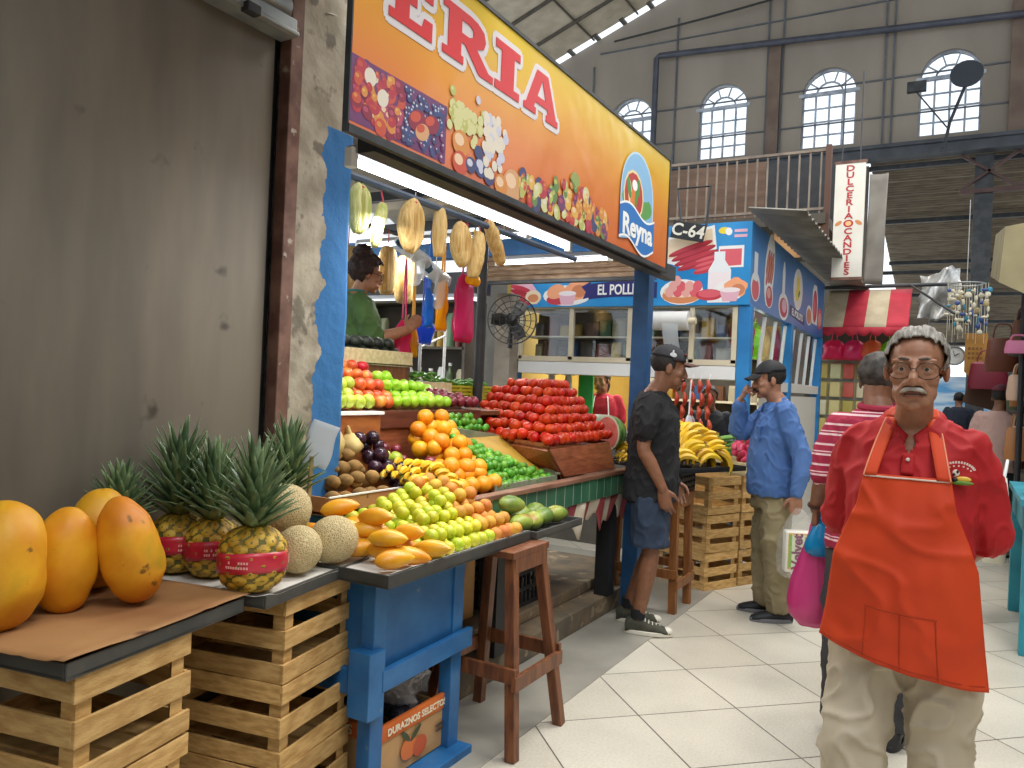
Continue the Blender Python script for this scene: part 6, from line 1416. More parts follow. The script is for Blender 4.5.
rk = thing('hanging_rack', 'dark upright pole of the goods rack beside the aisle', 'rack', (.46, 8.2, 0))
b = MB(); b.tube([(.46, 8.2, 0), (.46, 8.2, 2.5)], .025, 8); b.build('pole', M_black, rk)
b = MB(); b.tube([(.46, 8.2, 2.4), (.62, 10.5, 2.4)], .02, 8); b.tube([(.46, 8.2, 1.9), (.62, 10.5, 1.9)], .02, 8); b.tube([(.46, 8.2, 1.45), (.62, 10.5, 1.45)], .02, 8); b.build('rail', M_black, rk)
rnd = random.Random(51)
HB = ['#2a2220', '#4a2a22', '#6b3f1e', '#8a5a2a', '#1d1d22', '#5a2030', '#2f3a52', '#a06a3a', '#3a3a3a', '#7a2a3a', '#c9a890', '#4f5a3a']
def handbag(x, y, z, w, h, col, label, group):
    t = thing('handbag', label, 'bag', (x, y, z), 0, group)
    b = MB(); b.loft([(0, 0, -h, w*.5, w*.22), (0, 0, -h*.8, w*.52, w*.25), (0, 0, -h*.35, w*.45, w*.2), (0, 0, -h*.3, w*.38, w*.14)], 18, e=3.2); b.build('pouch', flat(col, .5), t, local=True)
    b = MB(); b.tube([(-w*.3, 0, -h*.35), (-w*.22, 0, -h*.05), (0, 0, 0), (w*.22, 0, -h*.05), (w*.3, 0, -h*.35)], .009, 6, sub=3); b.build('hanging_strap', flat(col, .5), t, local=True)
k = 0
for z in (2.4, 1.9, 1.45):
    for q in range(9):
        y = 8.35+.25*q; x = .46+.16*(y-8.2)/2.3-.0; handbag(x, y, z-.02, rnd.uniform(.16, .26), rnd.uniform(.28, .42), rnd.choice(HB), 'small bag hanging among the crowded goods rack at the right edge', 'bags on the goods rack')
handbag(.36, 9.6, 2.35, .3, .5, '#6e3a22', 'brown bag hanging below the tan pennant side', None)
handbag(.30, 11.8, 2.2, .44, .5, '#7d2638', 'maroon bag with a ring clasp hanging left of the rack', None)
handbag(.42, 8.1, 2.12, .2, .16, '#d27a9e', 'pink scarf-like pouch hanging on the near rail of the rack', None) 
b = MB(); b.box((.23, 12.0, 1.62), (.36, .06, .3), ry=R(15)); tag(b.build('hanging_case', flat('#5a3d2c', .6), smooth=False, bev=.01), 'brown flat case hanging tilted above the maroon cap', 'case')
b = MB(); b.bx(.5, .68, 7.3, 8.9, 0, .9); tag(b.build('goods_bench', M_dim, smooth=False), 'dim bench under the goods rack at the right edge', 'bench')

# ---------------------------------------------------------------- banana stand by the chicken shop
RC = R(-25.5)
ex = V((math.cos(RC), math.sin(RC), 0)); ey = V((-math.sin(RC), math.cos(RC), 0))
cor = V((-1.62, 5.83, 0))
for ci, (oy, nm) in enumerate(((.19, 'near'), (.58, 'far'))):
    c0 = cor-ex*.25+ey*oy
    for k in range(3):
        crate('%s crate of the %s column under the bananas' % (['bottom', 'middle', 'top'][k], nm), c0.x+.004*k, c0.y, .288*k, RC, .5, .365, .285, 3, 'crates under the bananas', seed=20+ci*3+k)
M_st2 = mat('stool_wood_pale', '#7a4a26', '#96602f', rough=.5, scale=4, stretch=(10, 10, 1.5))
stool('wooden_stool', 'brown wooden stool holding the black crate beside the man in black', -1.84, 5.28, (.2, .15), .80, (.215, .16), .235, .2, (.2, .27), M_st2, .05)
bc = thing('black_produce_crate', 'black plastic crate under the bananas on the wooden stool', 'crate', (-1.84, 5.32, .8))
lattice_crate(bc, -1.84, 5.34, .802, .42, .34, .14, M_black)
bt_ = openbox('banana_tray', 'wide black tray heaped with yellow bananas', 'tray', -1.78, 5.60, .945, .66, .8, R(-20), .035, 0, M_black) if False else openbox('banana_tray', 'wide black tray heaped with yellow bananas', 'tray', -1.80, 5.58, .945, .72, .72, .035, R(-24), M_black)
rnd = random.Random(61)
lb_ = ['bananas at the {} of the big banana heap']
k = 0
for lay, (nx, ny) in enumerate(((4, 3), (4, 2), (3, 2), (2, 1))):
    for j in range(ny):
        for i in range(nx):
            u = (i-(nx-1)/2)*.155; v = (j-(ny-1)/2)*.2+.02*lay
            p = V((-1.80, 5.58, .99+.058*lay))+ex*u+ey*v
            bunch('yellow banana bunch in the big heap on the black tray', (p.x, p.y, p.z), RC+rnd.uniform(.3, 2.4), 6, 'banana bunches in the big heap', 1.15, None, rnd.uniform(-.9, .9)); k += 1
for x, y, z, a, l in ((-1.95, 4.96, 1.06, .4, 'small banana bunch beside the watermelon half'), (-1.92, 4.9, 1.0, 1.1, 'lower banana bunch between the tomato box and the man in black')):
    bunch(l, (x, y, z), a, 6, None, .75)
vc = cor-ex*.25+ey*.60
vt = openbox('vegetable_tray', 'pale tray of mixed vegetables on the far crates behind the bananas', 'tray', vc.x, vc.y, .866, .54, .42, .1, RC, M_pale)
b = MB(); pr = [(0, -.05), (.02, -.045), (.034, 0), (.026, .03), (.008, .045), (0, .05)]; b.lathe(pr, 12); F_['radish'] = single('radish', b, mat('radish_skin', '#b02648', '#cf4a68', rough=.4, scale=9, rnd=.12), 'radish')
F_['potato'] = single('potato', long_fruit(.085, .033, .004), mat('potato_skin', '#b99a62', '#d4b985', rough=.7, scale=9, rnd=.12), 'potato')
F_['zuc'] = single('green_stalk', long_fruit(.42, .017, .01, k=12), mat('stalk_green', '#2f6a24', '#6a9a3a', rough=.5, scale=8, rnd=.15), 'vegetable')
def vp(a, c, z): return tuple(vc+ex*a+ey*c+V((0, 0, z)))
for i in range(30): F_['radish'](vp(rnd.uniform(.12, .24), rnd.uniform(-.17, .0), .985+.045*(i//9)), None, 'small red radish heaped at the near end of the vegetable tray', 'radishes in the vegetable tray')
for i in range(40): F_['potato'](vp(rnd.uniform(.02, .24), rnd.uniform(.02, .17), .99+.05*(i//9)), None, 'tan potato heaped at the far end of the vegetable tray', 'potatoes in the vegetable tray')
for i in range(16): F_['zuc'](vp(rnd.uniform(-.14, .02), rnd.uniform(-.1, .15), 1.0+.045*(i//4)), (rnd.uniform(-.1, .1), rnd.uniform(-.25, .05), R(25)+rnd.uniform(-.3, .3)), 'long green vegetable stalk lying behind the bananas', 'green stalks in the vegetable tray')
b = MB(); b.ell((-2.1, 7.05, 1.125), (.22, .12, .035), 24, 10).jitter(.02, 9, 4); tag(b.build('green_plastic_sheet', flat('#b6d820', .4)), 'bright lime plastic sheet lying on the grey shop counter', 'sheet')
# ---------------------------------------------------------------- people
def skin_mat(name, a, b_): return mat(name, a, b_, rough=.5, scale=30, lo=.3, hi=.7, sub=.12, bump=.05, bscale=220)
M_lip = mat('lip', '#8a584a', rough=.5); M_eye = mat('eye_white', '#b5aa9c', rough=.25); M_iris = mat('iris', '#2a1a12', rough=.15)
def remesh(b, name, mats, parent, vox, smooth=4, disp=None, mf=None, ang=180):
    bmesh.ops.recalc_face_normals(b.bm, faces=b.bm.faces)
    me = bpy.data.meshes.new('tmp'); b.bm.to_mesh(me); b.bm.free()
    o = bpy.data.objects.new('tmp', me); C.objects.link(o)
    r = o.modifiers.new('r', 'REMESH'); r.mode = 'VOXEL'; r.voxel_size = vox
    s = o.modifiers.new('s', 'SMOOTH'); s.factor = .5; s.iterations = smooth
    dg = bpy.context.evaluated_depsgraph_get(); me2 = bpy.data.meshes.new_from_object(o.evaluated_get(dg))
    bpy.data.objects.remove(o); bpy.data.meshes.remove(me)
    me2.name = name; me2.materials.clear()
    for m_ in mats: me2.materials.append(m_)
    if disp:
        ns = [v.normal.copy() for v in me2.vertices]
        for v, n in zip(me2.vertices, ns): v.co += n*disp(v.co)
    if mf:
        for p in me2.polygons: p.material_index = mf(p.center)
    o = bpy.data.objects.new(name, me2); C.objects.link(o); o.parent = parent; me2.shade_smooth(); return o
def rotm(yaw, pitch, roll=0): return (Matrix.Rotation(yaw, 3, 'Z') @ Matrix.Rotation(pitch, 3, 'X') @ Matrix.Rotation(roll, 3, 'Y'))
def head_geo(b, c, M, s=1, nose=1.0, old=False, fem=False):
    c = V(c); P = lambda x, y, z: c+M @ (V((x, y, z))*s)
    E = lambda p, r, rot=None: b.ell(P(*p), tuple(q*s for q in r), 20, 14, M if rot is None else M @ rot)
    E((0, -.014, .036), (.074, .094, .080)); E((0, .028, -.03), (.061, .062, .085)); E((0, .032, -.078), (.046, .050, .036))
    E((0, .070, -.101), (.022, .018, .016)); E((-.037, .05, -.066), (.022, .03, .03)); E((.037, .05, -.066), (.022, .03, .03))
    for q in (-1, 1):
        E((q*.041, .062, -.024), (.024, .022, .020)); E((q*.032, .078, .026), (.027, .014, .009)); E((q*.033, .0775, .0122), (.019, .0098, .0066)); E((q*.033, .0765, -.0065), (.019, .0095, .0062)); E((q*.050, .070, .004), (.008, .01, .008))
        E((q*.077, -.006, -.008), (.009, .020, .032), Matrix.Rotation(q*-.35, 3, 'Z')); E((q*.0125, .100, -.035), (.010, .011, .009))
    b.tube([P(0, .082, .022), P(0, .096, -.005), P(0, .106*nose, -.026), P(0, .105*nose, -.034)], [.009*s, .0105*s, .0135*s, .012*s], 12, round_cap=True)
    E((0, .089, -.062), (.025, .011, .0062)); E((0, .088, -.0735), (.021, .011, .0075))
    if old:
        for q in (-1, 1): b.tube([P(q*.02, .098, -.034), P(q*.038, .083, -.06), P(q*.04, .076, -.082)], .0075*s, 8, round_cap=True); E((q*.028, .070, -.088), (.02, .018, .018))
    return P
def eyes(P, M, parent, s=1, closed=False):
    for q in (-1, 1):
        b = MB(); c = P(q*.032, .0725, .004); b.ell(c, .0125*s, 14, 10, m=0); f = M @ V((0, 1, 0))
        b.ell(c+f*.0085*s+M @ V((0, 0, -.001)), (.0062*s, .0048*s, .0062*s), 12, 8, M, m=1); b.build('eye', [M_eye, M_iris], parent, local=True, ang=180)
def hair_cap(P, M, parent, s, m, line, th=1.07, puff=.0, seed=0, name='hair', strands=.006, c0=(0, -.014, .036), r0=(.074, .094, .080), back=0):
    b = MB(); b.ell((0, 0, 0), tuple(q*s*th+puff*s for q in r0), 72, 48)
    dead = []
    for v in b.bm.verts:
        p = v.co/s+V(c0)
        jn = .008*noise.noise(V((p.x*60+seed, p.y*60, p.z*60)))
        if not line(p.x, p.y, p.z+jn): dead.append(v)
    bmesh.ops.delete(b.bm, geom=dead, context='VERTS')
    o_ = P(*c0)
    for v in b.bm.verts:
        n = v.co.normalized(); q = v.co*1.0
        v.co += n*strands*s*(.8*noise.noise(V((q.x*38+seed, q.y*16, q.z*18)))+.6*noise.noise(V((q.x*130, q.y*40, q.z*50+seed))))
        v.co = o_+M @ v.co
    return b.build(name, m, parent, local=True, ang=180, sol=.0035*s)
def hand_geo(b, w, d, n, thumb=1, curl=(25, 35, 25), s=1.0, spread=.06):
    w, d, n = V(w), V(d).normalized(), V(n); n = (n-d*n.dot(d)).normalized(); u = d.cross(n)*thumb
    b.tube([w-d*.015*s, w+d*.02*s, w+d*.055*s, w+d*.088*s], [.027*s, .036*s, .043*s, .040*s], 16, flat=.40, flatn=n, round_cap=True)
    L_ = [(.040, .026, .020), (.045, .029, .022), (.041, .027, .021), (.032, .021, .018)]
    for i in range(4):
        base = w+d*(.086-.005*abs(i-1.3))*s+u*(.030-.0205*i)*s; dd = (d+u*spread*(1.5-i)).normalized(); pts = [base-dd*.018*s, base]; a = 0
        for k in range(3): a += R(curl[k]+i*4); q = dd*math.cos(a)+n*math.sin(a); pts.append(pts[-1]+q*L_[i][k]*s)
        b.tube(pts, [.0098*s, .0098*s, .0090*s, .0083*s, .0072*s], 10, round_cap=True)
    t0 = w+d*.024*s+u*.026*s+n*.004*s; t1 = t0+(d*.55+u*.75+n*.3).normalized()*.036*s; t2 = t1+(d*.85+u*.3+n*.4).normalized()*.032*s; t3 = t2+(d*.9+u*.05+n*.45).normalized()*.024*s
    b.tube([t0, t1, t2, t3], [.016*s, .0125*s, .0108*s, .0085*s], 10, round_cap=True)
def limb(b, pts, rad, n=18, sub=3): b.tube(pts, rad, n, sub=sub, round_cap=True)
def wr(a=.004, f=9, seed=0, zf=.45): 
    o = V((seed*1.3, seed*2.1, seed*.7))
    def g(p):
        q = V((p.x*f+p.z*f*.35, p.y*f-p.z*f*.25, p.z*f*zf))+o
        r1 = max(0, 1-abs(noise.noise(q*1.1))*3.2)**2; r2 = max(0, 1-abs(noise.noise(V((q.x*1.7-q.z, q.y*1.7, q.z*2.2+q.x*.6))+o))*3.5)**2
        return a*(noise.noise(q)*.9+.9*r1+.75*r2-.45)
    return g
def shoe(parent, ank, dirv, m_up, m_sole, name='shoe', L_=.28, w=.048, low=True, h=.085):
    d = V((dirv[0], dirv[1], 0)).normalized(); s_ = V((d.y, -d.x, 0)); a = V((ank[0], ank[1], 0)); z0 = ank[2]
    b = MB(); 
    def ring(t, hw, z): p = a+d*t; return [b.v(p+s_*hw*math.cos(2*PI*k/16)+V((0, 0, z0+z*(.5+.5*math.sin(2*PI*k/16))))) for k in range(16)]
    rs = [ring(t, hw, z) for t, hw, z in ((-.075, .02, .06), (-.068, .036, .085), (-.03, .042, h+.02), (.02, .043, h+.015), (.07, .046, h*.85), (.12, .048, .06), (.165, .044, .048), (.195, .028, .036), (.205, .010, .02))]
    for p, q in zip(rs, rs[1:]):
        for k in range(16): b.f([p[k], p[(k+1) % 16], q[(k+1) % 16], q[k]])
    b.f(rs[0][::-1]); b.f(rs[-1]); up = b.build(name, m_up, parent, local=True, ang=180)
    b = MB(); out = []
    for k in range(32):
        t = 2*PI*k/32; x = .065+.145*math.cos(t); y = (.051+.004*math.cos(t))*math.sin(t); out.append(a+d*x+s_*y+V((0, 0, z0-.004)))
    b.poly(out, (0, 0, .026)); b.build('sole', m_sole, up, local=True, bev=.004); return up
def body(name_, label, loc, face, sk, skin, vox=.006, smooth=3, lips=None):
    """one continuous figure; sk gives joints in the person's own frame (faces +Y, right hand at +X)"""
    t = thing(name_, label, 'person', loc, face); t.scale = (sk.get('scale', 1),)*3
    b = MB(); b.loft([(x, y, z, a*.88, c*.86) for x, y, z, a, c in sk['torso']], 28)
    hc = V(sk['head']); M = rotm(sk.get('yaw', 0), sk.get('pitch', 0), sk.get('roll', 0)); s = sk.get('hs', 1)
    P = head_geo(b, hc, M, s, sk.get('nose', 1), sk.get('old', False)); nk = V(sk['neck'])
    nr = sk.get('nr', .056); b.tube([P(0, -.022, -.03), P(0, -.016, -.085), nk, nk+V((0, 0, -.06))], [nr*.95, nr*.95, nr*1.1, nr*1.5], 18, sub=2, round_cap=True)
    for side in ('R', 'L'):
        if 'arm'+side in sk:
            A = [V(q) for q in sk['arm'+side]]; A[0] = A[0]+V((-.02 if A[0].x > 0 else .02, 0, -.022)); r = sk.get('ar', (.052, .046, .040, .041, .028)); A_ = [V(p) for p in A]
            limb(b, [A_[0], A_[0].lerp(A_[1], .5), A_[1], A_[1].lerp(A_[2], .35), A_[2]], r)
            if 'hand'+side in sk:
                d, n_, cu = sk['hand'+side]; hand_geo(b, A_[2], d, n_, 1 if side == 'R' else -1, cu, sk.get('hsz', 1.0))
        if 'leg'+side in sk:
            G = [V(p) for p in sk['leg'+side]]; limb(b, [G[0], G[0].lerp(G[1], .5), G[1], G[1].lerp(G[2], .35), G[2], G[2]+V((0, 0, -.02))], (.082, .07, .052, .055, .036, .038))
            fd = V(sk.get('foot'+side, (0, 1, 0))); b.tube([G[2]+V((0, 0, -.035))-fd*.03, G[2]+V((0, 0, -.05))+fd*.06, G[2]+V((0, 0, -.062))+fd*.15], [.034, .034, .026], 12, round_cap=True)
    lc = P(0, .092, -.068)
    o = remesh(b, 'body', [skin, M_lip], t, vox, smooth, mf=lambda c: 1 if (M.transposed() @ (c-lc)).y > -.008 and abs((M.transposed() @ (c-lc)).x) < .022*s and abs((M.transposed() @ (c-lc)).z) < .0085*s else 0)
    eyes(P, M, t, s); return t, P, M, s
def moustache(P, M, parent, s, m, w=.03, drop=.012, th=.008):
    b = MB(); b.tube([P(-w, .084, -.056-drop), P(-w*.6, .097, -.053-drop*.35), P(0, .102, -.0515), P(w*.6, .097, -.053-drop*.35), P(w, .084, -.056-drop)], [.003*s, th*.9*s, th*s, th*.9*s, .003*s], 10, sub=3, round_cap=True)
    for v in b.bm.verts: v.co += V((0, 0, .0022*noise.noise(v.co*300)))
    b.build('moustache', m, parent, local=True, ang=180)
def brows(P, M, parent, s, m, z=.032):
    for q in (-1, 1):
        b = MB(); b.tube([P(q*.014, .0915, z), P(q*.032, .0905, z+.003), P(q*.054, .075, z-.005)], [.0028*s, .0036*s, .0018*s], 8, sub=2, round_cap=True); b.build('eyebrow', m, parent, local=True)
def cap(P, M, parent, s, m, mb_, brim_up=.0, logo=None, fl=True):
    b = MB(); b.ell((0, 0, 0), (.084*s, .104*s, .098*s), 40, 26)
    dead = [v for v in b.bm.verts if v.co.z < .012*s-.12*(v.co.y if v.co.y > 0 else 0)*.2]
    bmesh.ops.delete(b.bm, geom=dead, context='VERTS')
    for v in b.bm.verts: v.co = P(0, -.014, .036)+M @ v.co
    cp = b.build('cap', m, parent, local=True, sol=.006, ang=180)
    b = MB(); g = lambda u, v: P((u-.5)*.15*(1-.25*v**2), .070+.085*v*math.sqrt(max(0, 1-(abs(u-.5)*1.55)**2))+.012*(1-abs(u-.5)*2), .052-brim_up*v-.018*(abs(u-.5)*2)**2)
    b.grid(g, 16, 8); b.build('brim', mb_, cp, local=True, sol=.005, ang=180)
    b = MB(); b.ell(P(0, -.014, .134), .007*s, 10, 6); b.build('button', m, cp, local=True)
    return cp
def shirt(parent, tor, sleeves, m, vox=.009, inf=.0, seed=0, amp=.004, mf=None, mats=None, hem=None, name='shirt', sr=None, coll=None):
    b = MB(); b.loft([(x, y, z, a+inf, c+inf) for x, y, z, a, c in tor], 36, e=2.3)
    for pts, rad in sleeves: b.tube(pts, rad, 22, sub=3, round_cap=True)
    return remesh(b, name, mats or [m], parent, vox, 3, wr(amp, 9, seed), mf)
def trousers(parent, top, legs, m, vox=.01, seed=0, amp=.006, name='trousers'):
    b = MB(); b.loft(top, 32)
    for pts, rad in legs: b.tube(pts, rad, 22, sub=3)
    return remesh(b, name, [m], parent, vox, 3, wr(amp, 7, seed, .6))
SK1 = skin_mat('skin_warm', '#98694f', '#ac7c62'); SK2 = skin_mat('skin_brown', '#754c35', '#875c43'); SK3 = skin_mat('skin_tan', '#9a6a4c', '#ac7c5e')

# --- the man in the orange apron
def old_man():
    tor = [(0, 0, .80, .16, .12), (0, .0, .9, .165, .125), (0, .005, 1.02, .16, .13), (0, .0, 1.15, .158, .122), (0, -.01, 1.28, .168, .112), (0, -.025, 1.375, .160, .095), (0, -.035, 1.43, .115, .072), (0, -.035, 1.455, .075, .058)]
    sk = dict(torso=tor, head=(-.008, .06, 1.595), neck=(0, -.015, 1.435), pitch=R(-5), yaw=R(0), old=True, hs=.985, nose=1.04, nr=.049, ar=(.046, .043, .038, .038, .027),
              armR=[(.17, -.03, 1.375), (.195, -.08, 1.12), (.07, -.2, .98)], armL=[(-.17, -.03, 1.375), (-.20, -.08, 1.12), (-.07, -.2, .96)],
              handR=((-.9, -.1, -.15), (0, 1, .2), (20, 30, 20)), handL=((.9, -.1, -.15), (0, 1, .2), (20, 30, 20)),
              legR=[(.095, 0, .82), (.12, .05, .45), (.12, 0, .09)], legL=[(-.095, 0, .82), (-.115, -.02, .45), (-.12, -.06, .09)])
    t, P, M, s = body('person', 'older grey-haired man in red polo shirt and long orange apron, hands behind him', (-.119, 2.585, 0), R(180-1.5), sk, SK1, .0048, 2)
    M_hairg = mat('grey_hair', '#5f5b54', '#96918a', rough=.6, scale=26, stretch=(5, 1, 1), bump=.4, bscale=60)
    hair_cap(P, M, t, s, M_hairg, lambda x, y, z: z > (.090 if y > .06 else .076 if y > .042 else .04 if y > .026 else -.004 if y > -.02 else -.045), 1.06, .005, 2, strands=.0065)
    M_wm = mat('white_moustache', '#9a958c', '#bdb8ae', rough=.6, scale=40)
    moustache(P, M, t, s, M_wm, .034, .008, .0066)
    b = MB(); b.tube([P(-.022, .0925, -.0685), P(0, .0985, -.0675), P(.022, .0925, -.0685)], .0022, 6, sub=2, round_cap=True); b.build('mouth_line', mat('mouth_dark', '#3a1d18', rough=.6), t, local=True); brows(P, M, t, s, mat('grey_brow', '#5d564e', rough=.7), .031)
    b = MB(); y = .105
    for q in (-1, 1):
        b.torus(P(q*.036, .103, -.001), .0275*s, .0013*s, M @ V((1, 0, 0)), M @ V((0, 0, 1)), 26, 6, sx=1.08, sy=.88)
        b.tube([P(q*.066, .098, .006), P(q*.081, .07, .008), P(q*.083, -.01, .006)], .0016*s, 6)
    b.tube([P(-.008, .108, .003), P(0, .112, .006), P(.008, .108, .003)], .0017*s, 6); gl = b.build('spectacles', mat('spectacle_metal', '#54443a', rough=.3, metal=.7), t, local=True)
    for q in (-1, 1):
        b = MB(); b.f([b.v(P(q*.036+.029*math.cos(2*PI*k/20), .103, -.001+.0235*math.sin(2*PI*k/20))) for k in range(20)]); b.build('lens', thin_glass('spectacle_glass', (.97, .97, .97), .07), gl, local=True)
    M_red = mat('red_polo', '#a50f16', '#b8161d', rough=.75, scale=3, bump=.05, bscale=300)
    sl = lambda q, e: ([(q*.143, -.03, 1.372), (q*.168, -.042, 1.31), (q*e, -.066, 1.21), (q*(e+.010), -.078, 1.13)], (.060, .064, .064, .070))
    shirt(t, [(0, -.005, .88, .182, .142)]+[(x, y_, z, a+.012, c+.012) for x, y_, z, a, c in tor[2:6]]+[(0, -.035, 1.43, .135, .083), (0, -.03, 1.452, .085, .068)], [sl(1, .180), sl(-1, .184)], M_red, .0065, 0, 3, .0085, name='polo_shirt')
    so = t.children[-1]
    for ob in t.children:
        if ob.name.startswith('polo_shirt'):      # open neck
            bm = bmesh.new(); bm.from_mesh(ob.data); kill = [f for f in bm.faces if f.calc_center_median().y > .0 and f.calc_center_median().z > 1.352 and abs(f.calc_center_median().x) < (f.calc_center_median().z-1.352)*.62]
            bmesh.ops.delete(bm, geom=kill, context='FACES'); bm.to_mesh(ob.data); bm.free()
    b = MB()
    for q in (-1, 1):      # collar leaves folded outwards round the neck
        def cl(u, v):
            a = R(95)-R(172)*u; ri = .066+.004*u; x = math.cos(a)*ri; y = math.sin(a)*-1*ri*.95
            x, y = ri*math.sin(PI*u*.93+.12), -.03-ri*math.cos(PI*u*.93+.12)*1.05
            zz = 1.478-.012*u-.075*max(0, u-.45)**1.4*2.0
            out = V((math.sin(PI*u*.93+.12), -math.cos(PI*u*.93+.12), 0))
            w = .034+.016*u
            return V((q*(x+out.x*w*v*.62+(.012 if u > .9 else 0)*v), y+out.y*w*v*.62+.012*v*u, zz-w*v*(.75+.5*u*u)+.008*math.sin(v*PI)))
        b.grid(cl, 18, 5)
    b.build('collar', M_red, t, local=True, sol=.004, ang=180)
    b = MB(); b.grid(lambda u, v: V((-.016+.032*u, .098+.018*v-.0*u, 1.352-.06*v)), 3, 6); b.build('placket', M_red, t, local=True, sol=.005)
    b = MB(); b.ell(V((.0, .111, 1.335)), (.0055, .003, .0055), 12, 8); b.build('button', flat('#d9cfc4', .3), t, local=True)
    # apron
    M_ap = mat('orange_apron', '#c8390a', '#d6460f', rough=.7, scale=2.2, detail=6, bump=.06, bscale=260, spots=('#9c2c0c', 2.6, .64))
    def halfw(z): 
        k = [(1.29, .110), (1.2, .126), (1.12, .158), (1.05, .182), (.95, .194), (.86, .204), (.76, .218), (.70, .220)]
        for (z0, w0), (z1, w1) in zip(k, k[1:]):
            if z <= z0 and z >= z1: f = (z0-z)/(z0-z1); return w0+(w1-w0)*f
        return k[0][1] if z > k[0][0] else k[-1][1]
    def ap(u, v):
        z = 1.29-.53*v; w = halfw(z); x = -(u-.5)*2*w; zz = z+.075*(.5-u)*v**3-.012*math.sin(u*PI)*v
        yy = .135+.014*math.sin(PI*min(1, max(0, (1.29-z)/.4)))+(.02 if z < 1.0 else .02*(1.29-z)/.29)-1.9*max(0, abs(x)-.04)**2-.55*max(0, abs(x)-.13)**2*3
        yy += .010*noise.noise(V((x*9+z*3, z*7, 3)))+.005*noise.noise(V((x*22, z*12, 1)))+.008*max(0, 1-abs(noise.noise(V((x*4+z*2, z*9-x*3, 7))))*3.5)**2+.01*v*math.sin(x*26+1)*max(0, v-.5)*1.2
        return V((x, yy, zz))
    b = MB(); b.grid(ap, 56, 64); a_o = b.build('apron', M_ap, t, local=True, sol=.004, ang=180)
    b = MB(); b.grid(lambda u, v: ap(.02+.96*u, .008+.009*v)+V((0, .004, 0)), 30, 2); plabel(b.build('white_piping', flat('#dfc9b8', .6), a_o, local=True, sol=.003), 'white piping')
    def seam(p, q, nm='pocket_seam'):
        b = MB(); pts = [ap(p[0]+(q[0]-p[0])*k/14, p[1]+(q[1]-p[1])*k/14)+V((0, .002, 0)) for k in range(15)]; b.tube(pts, .0022, 6); b.build(nm, mat('seam_orange', '#a93208', rough=.8), a_o, local=True)
    seam((.27, .70), (.73, .70)); seam((.28, .70), (.29, .985)); seam((.5, .70), (.51, .99)); seam((.72, .70), (.73, .99)); seam((.02, .975), (.98, .978), 'hem_seam')
    for q in (-1, 1):
        b = MB()
        def st(u, v):
            z = 1.285+.165*v; return V((q*(.094-.034*v-.006*v*v+(u-.5)*.036), .139-.055*v-.075*v*v, z))
        b.grid(st, 4, 14); b.grid(lambda u, v: V((q*(.054+.004*math.sin(v*PI)-.03*v*v+(u-.5)*.036*(1-v)), .009-.085*v, 1.45+.022*math.sin(v*PI)+(u-.5)*.03*v)), 4, 8)
        b.build('neck_strap', M_ap, a_o, local=True, sol=.004, ang=180)
        b = MB(); b.tube([st(.92 if q > 0 else .92, v/12)+V((0, .003, 0)) for v in range(13)], .0022, 6); plabel(b.build('strap_edge', flat('#d98a6a', .6), a_o, local=True), 'pale piping on the strap')
    # chest emblem
    b = MB(); em0 = (-.125, .100, 1.30)
    for k in range(15):
        a = R(20+140*k/14); p = V((em0[0]-.040*math.cos(a)*-1, em0[1]-.0, em0[2]+.012+.026*math.sin(a))); b.box(p, (.0045, .003, .006), ry=-(a-PI/2), m=0)
        if k % 2: p = V((em0[0]+.034*math.cos(a), em0[1]+.001, em0[2]+.006+.022*math.sin(a))); b.box(p, (.004, .003, .004), m=0)
    b.ell((em0[0]+.006, em0[1]+.003, em0[2]+.008), (.009, .003, .010), 12, 8, m=0); b.ell((em0[0]+.002, em0[1]+.005, em0[2]+.012), (.0035, .002, .005), 10, 6, m=1); b.ell((em0[0]+.011, em0[1]+.005, em0[2]+.004), (.004, .002, .004), 10, 6, m=1)
    b.ell((em0[0]-.012, em0[1]+.001, em0[2]-.008), (.02, .004, .008), 12, 6, m=2); b.ell((em0[0]-.008, em0[1]+.003, em0[2]-.018), (.03, .004, .006), 12, 6, m=3); b.ell((em0[0]+.008, em0[1]+.003, em0[2]-.012), (.008, .004, .008), 10, 6, m=1)
    b.build('chest_emblem', hexf('#e3d6cc', '#1c1614', '#d9b53a', '#5f8a2a'), t, local=True)
    M_pants = mat('cream_trousers', '#b8ad98', '#cabfaa', rough=.8, scale=2.5, bump=.05, bscale=240)
    trousers(t, [(0, 0, .74, .175, .125), (0, -.005, .80, .182, .138), (0, -.005, .9, .178, .138), (0, 0, .96, .17, .132)],
             [([(.095, 0, .84), (.105, .02, .66), (.115, .05, .46), (.118, .02, .25), (.115, .0, .06)], (.102, .100, .090, .085, .082)), ([(-.095, 0, .84), (-.105, -.01, .66), (-.110, -.02, .46), (-.118, -.05, .25), (-.115, -.06, .06)], (.102, .100, .090, .085, .082))], M_pants, .008, 4, .015)
    for q in (1, -1): shoe(t, (q*.122, -.02 if q > 0 else -.08, 0.004), (q*.15, 1), mat('brown_shoe', '#3a2a20', rough=.5), M_black)
old_man()

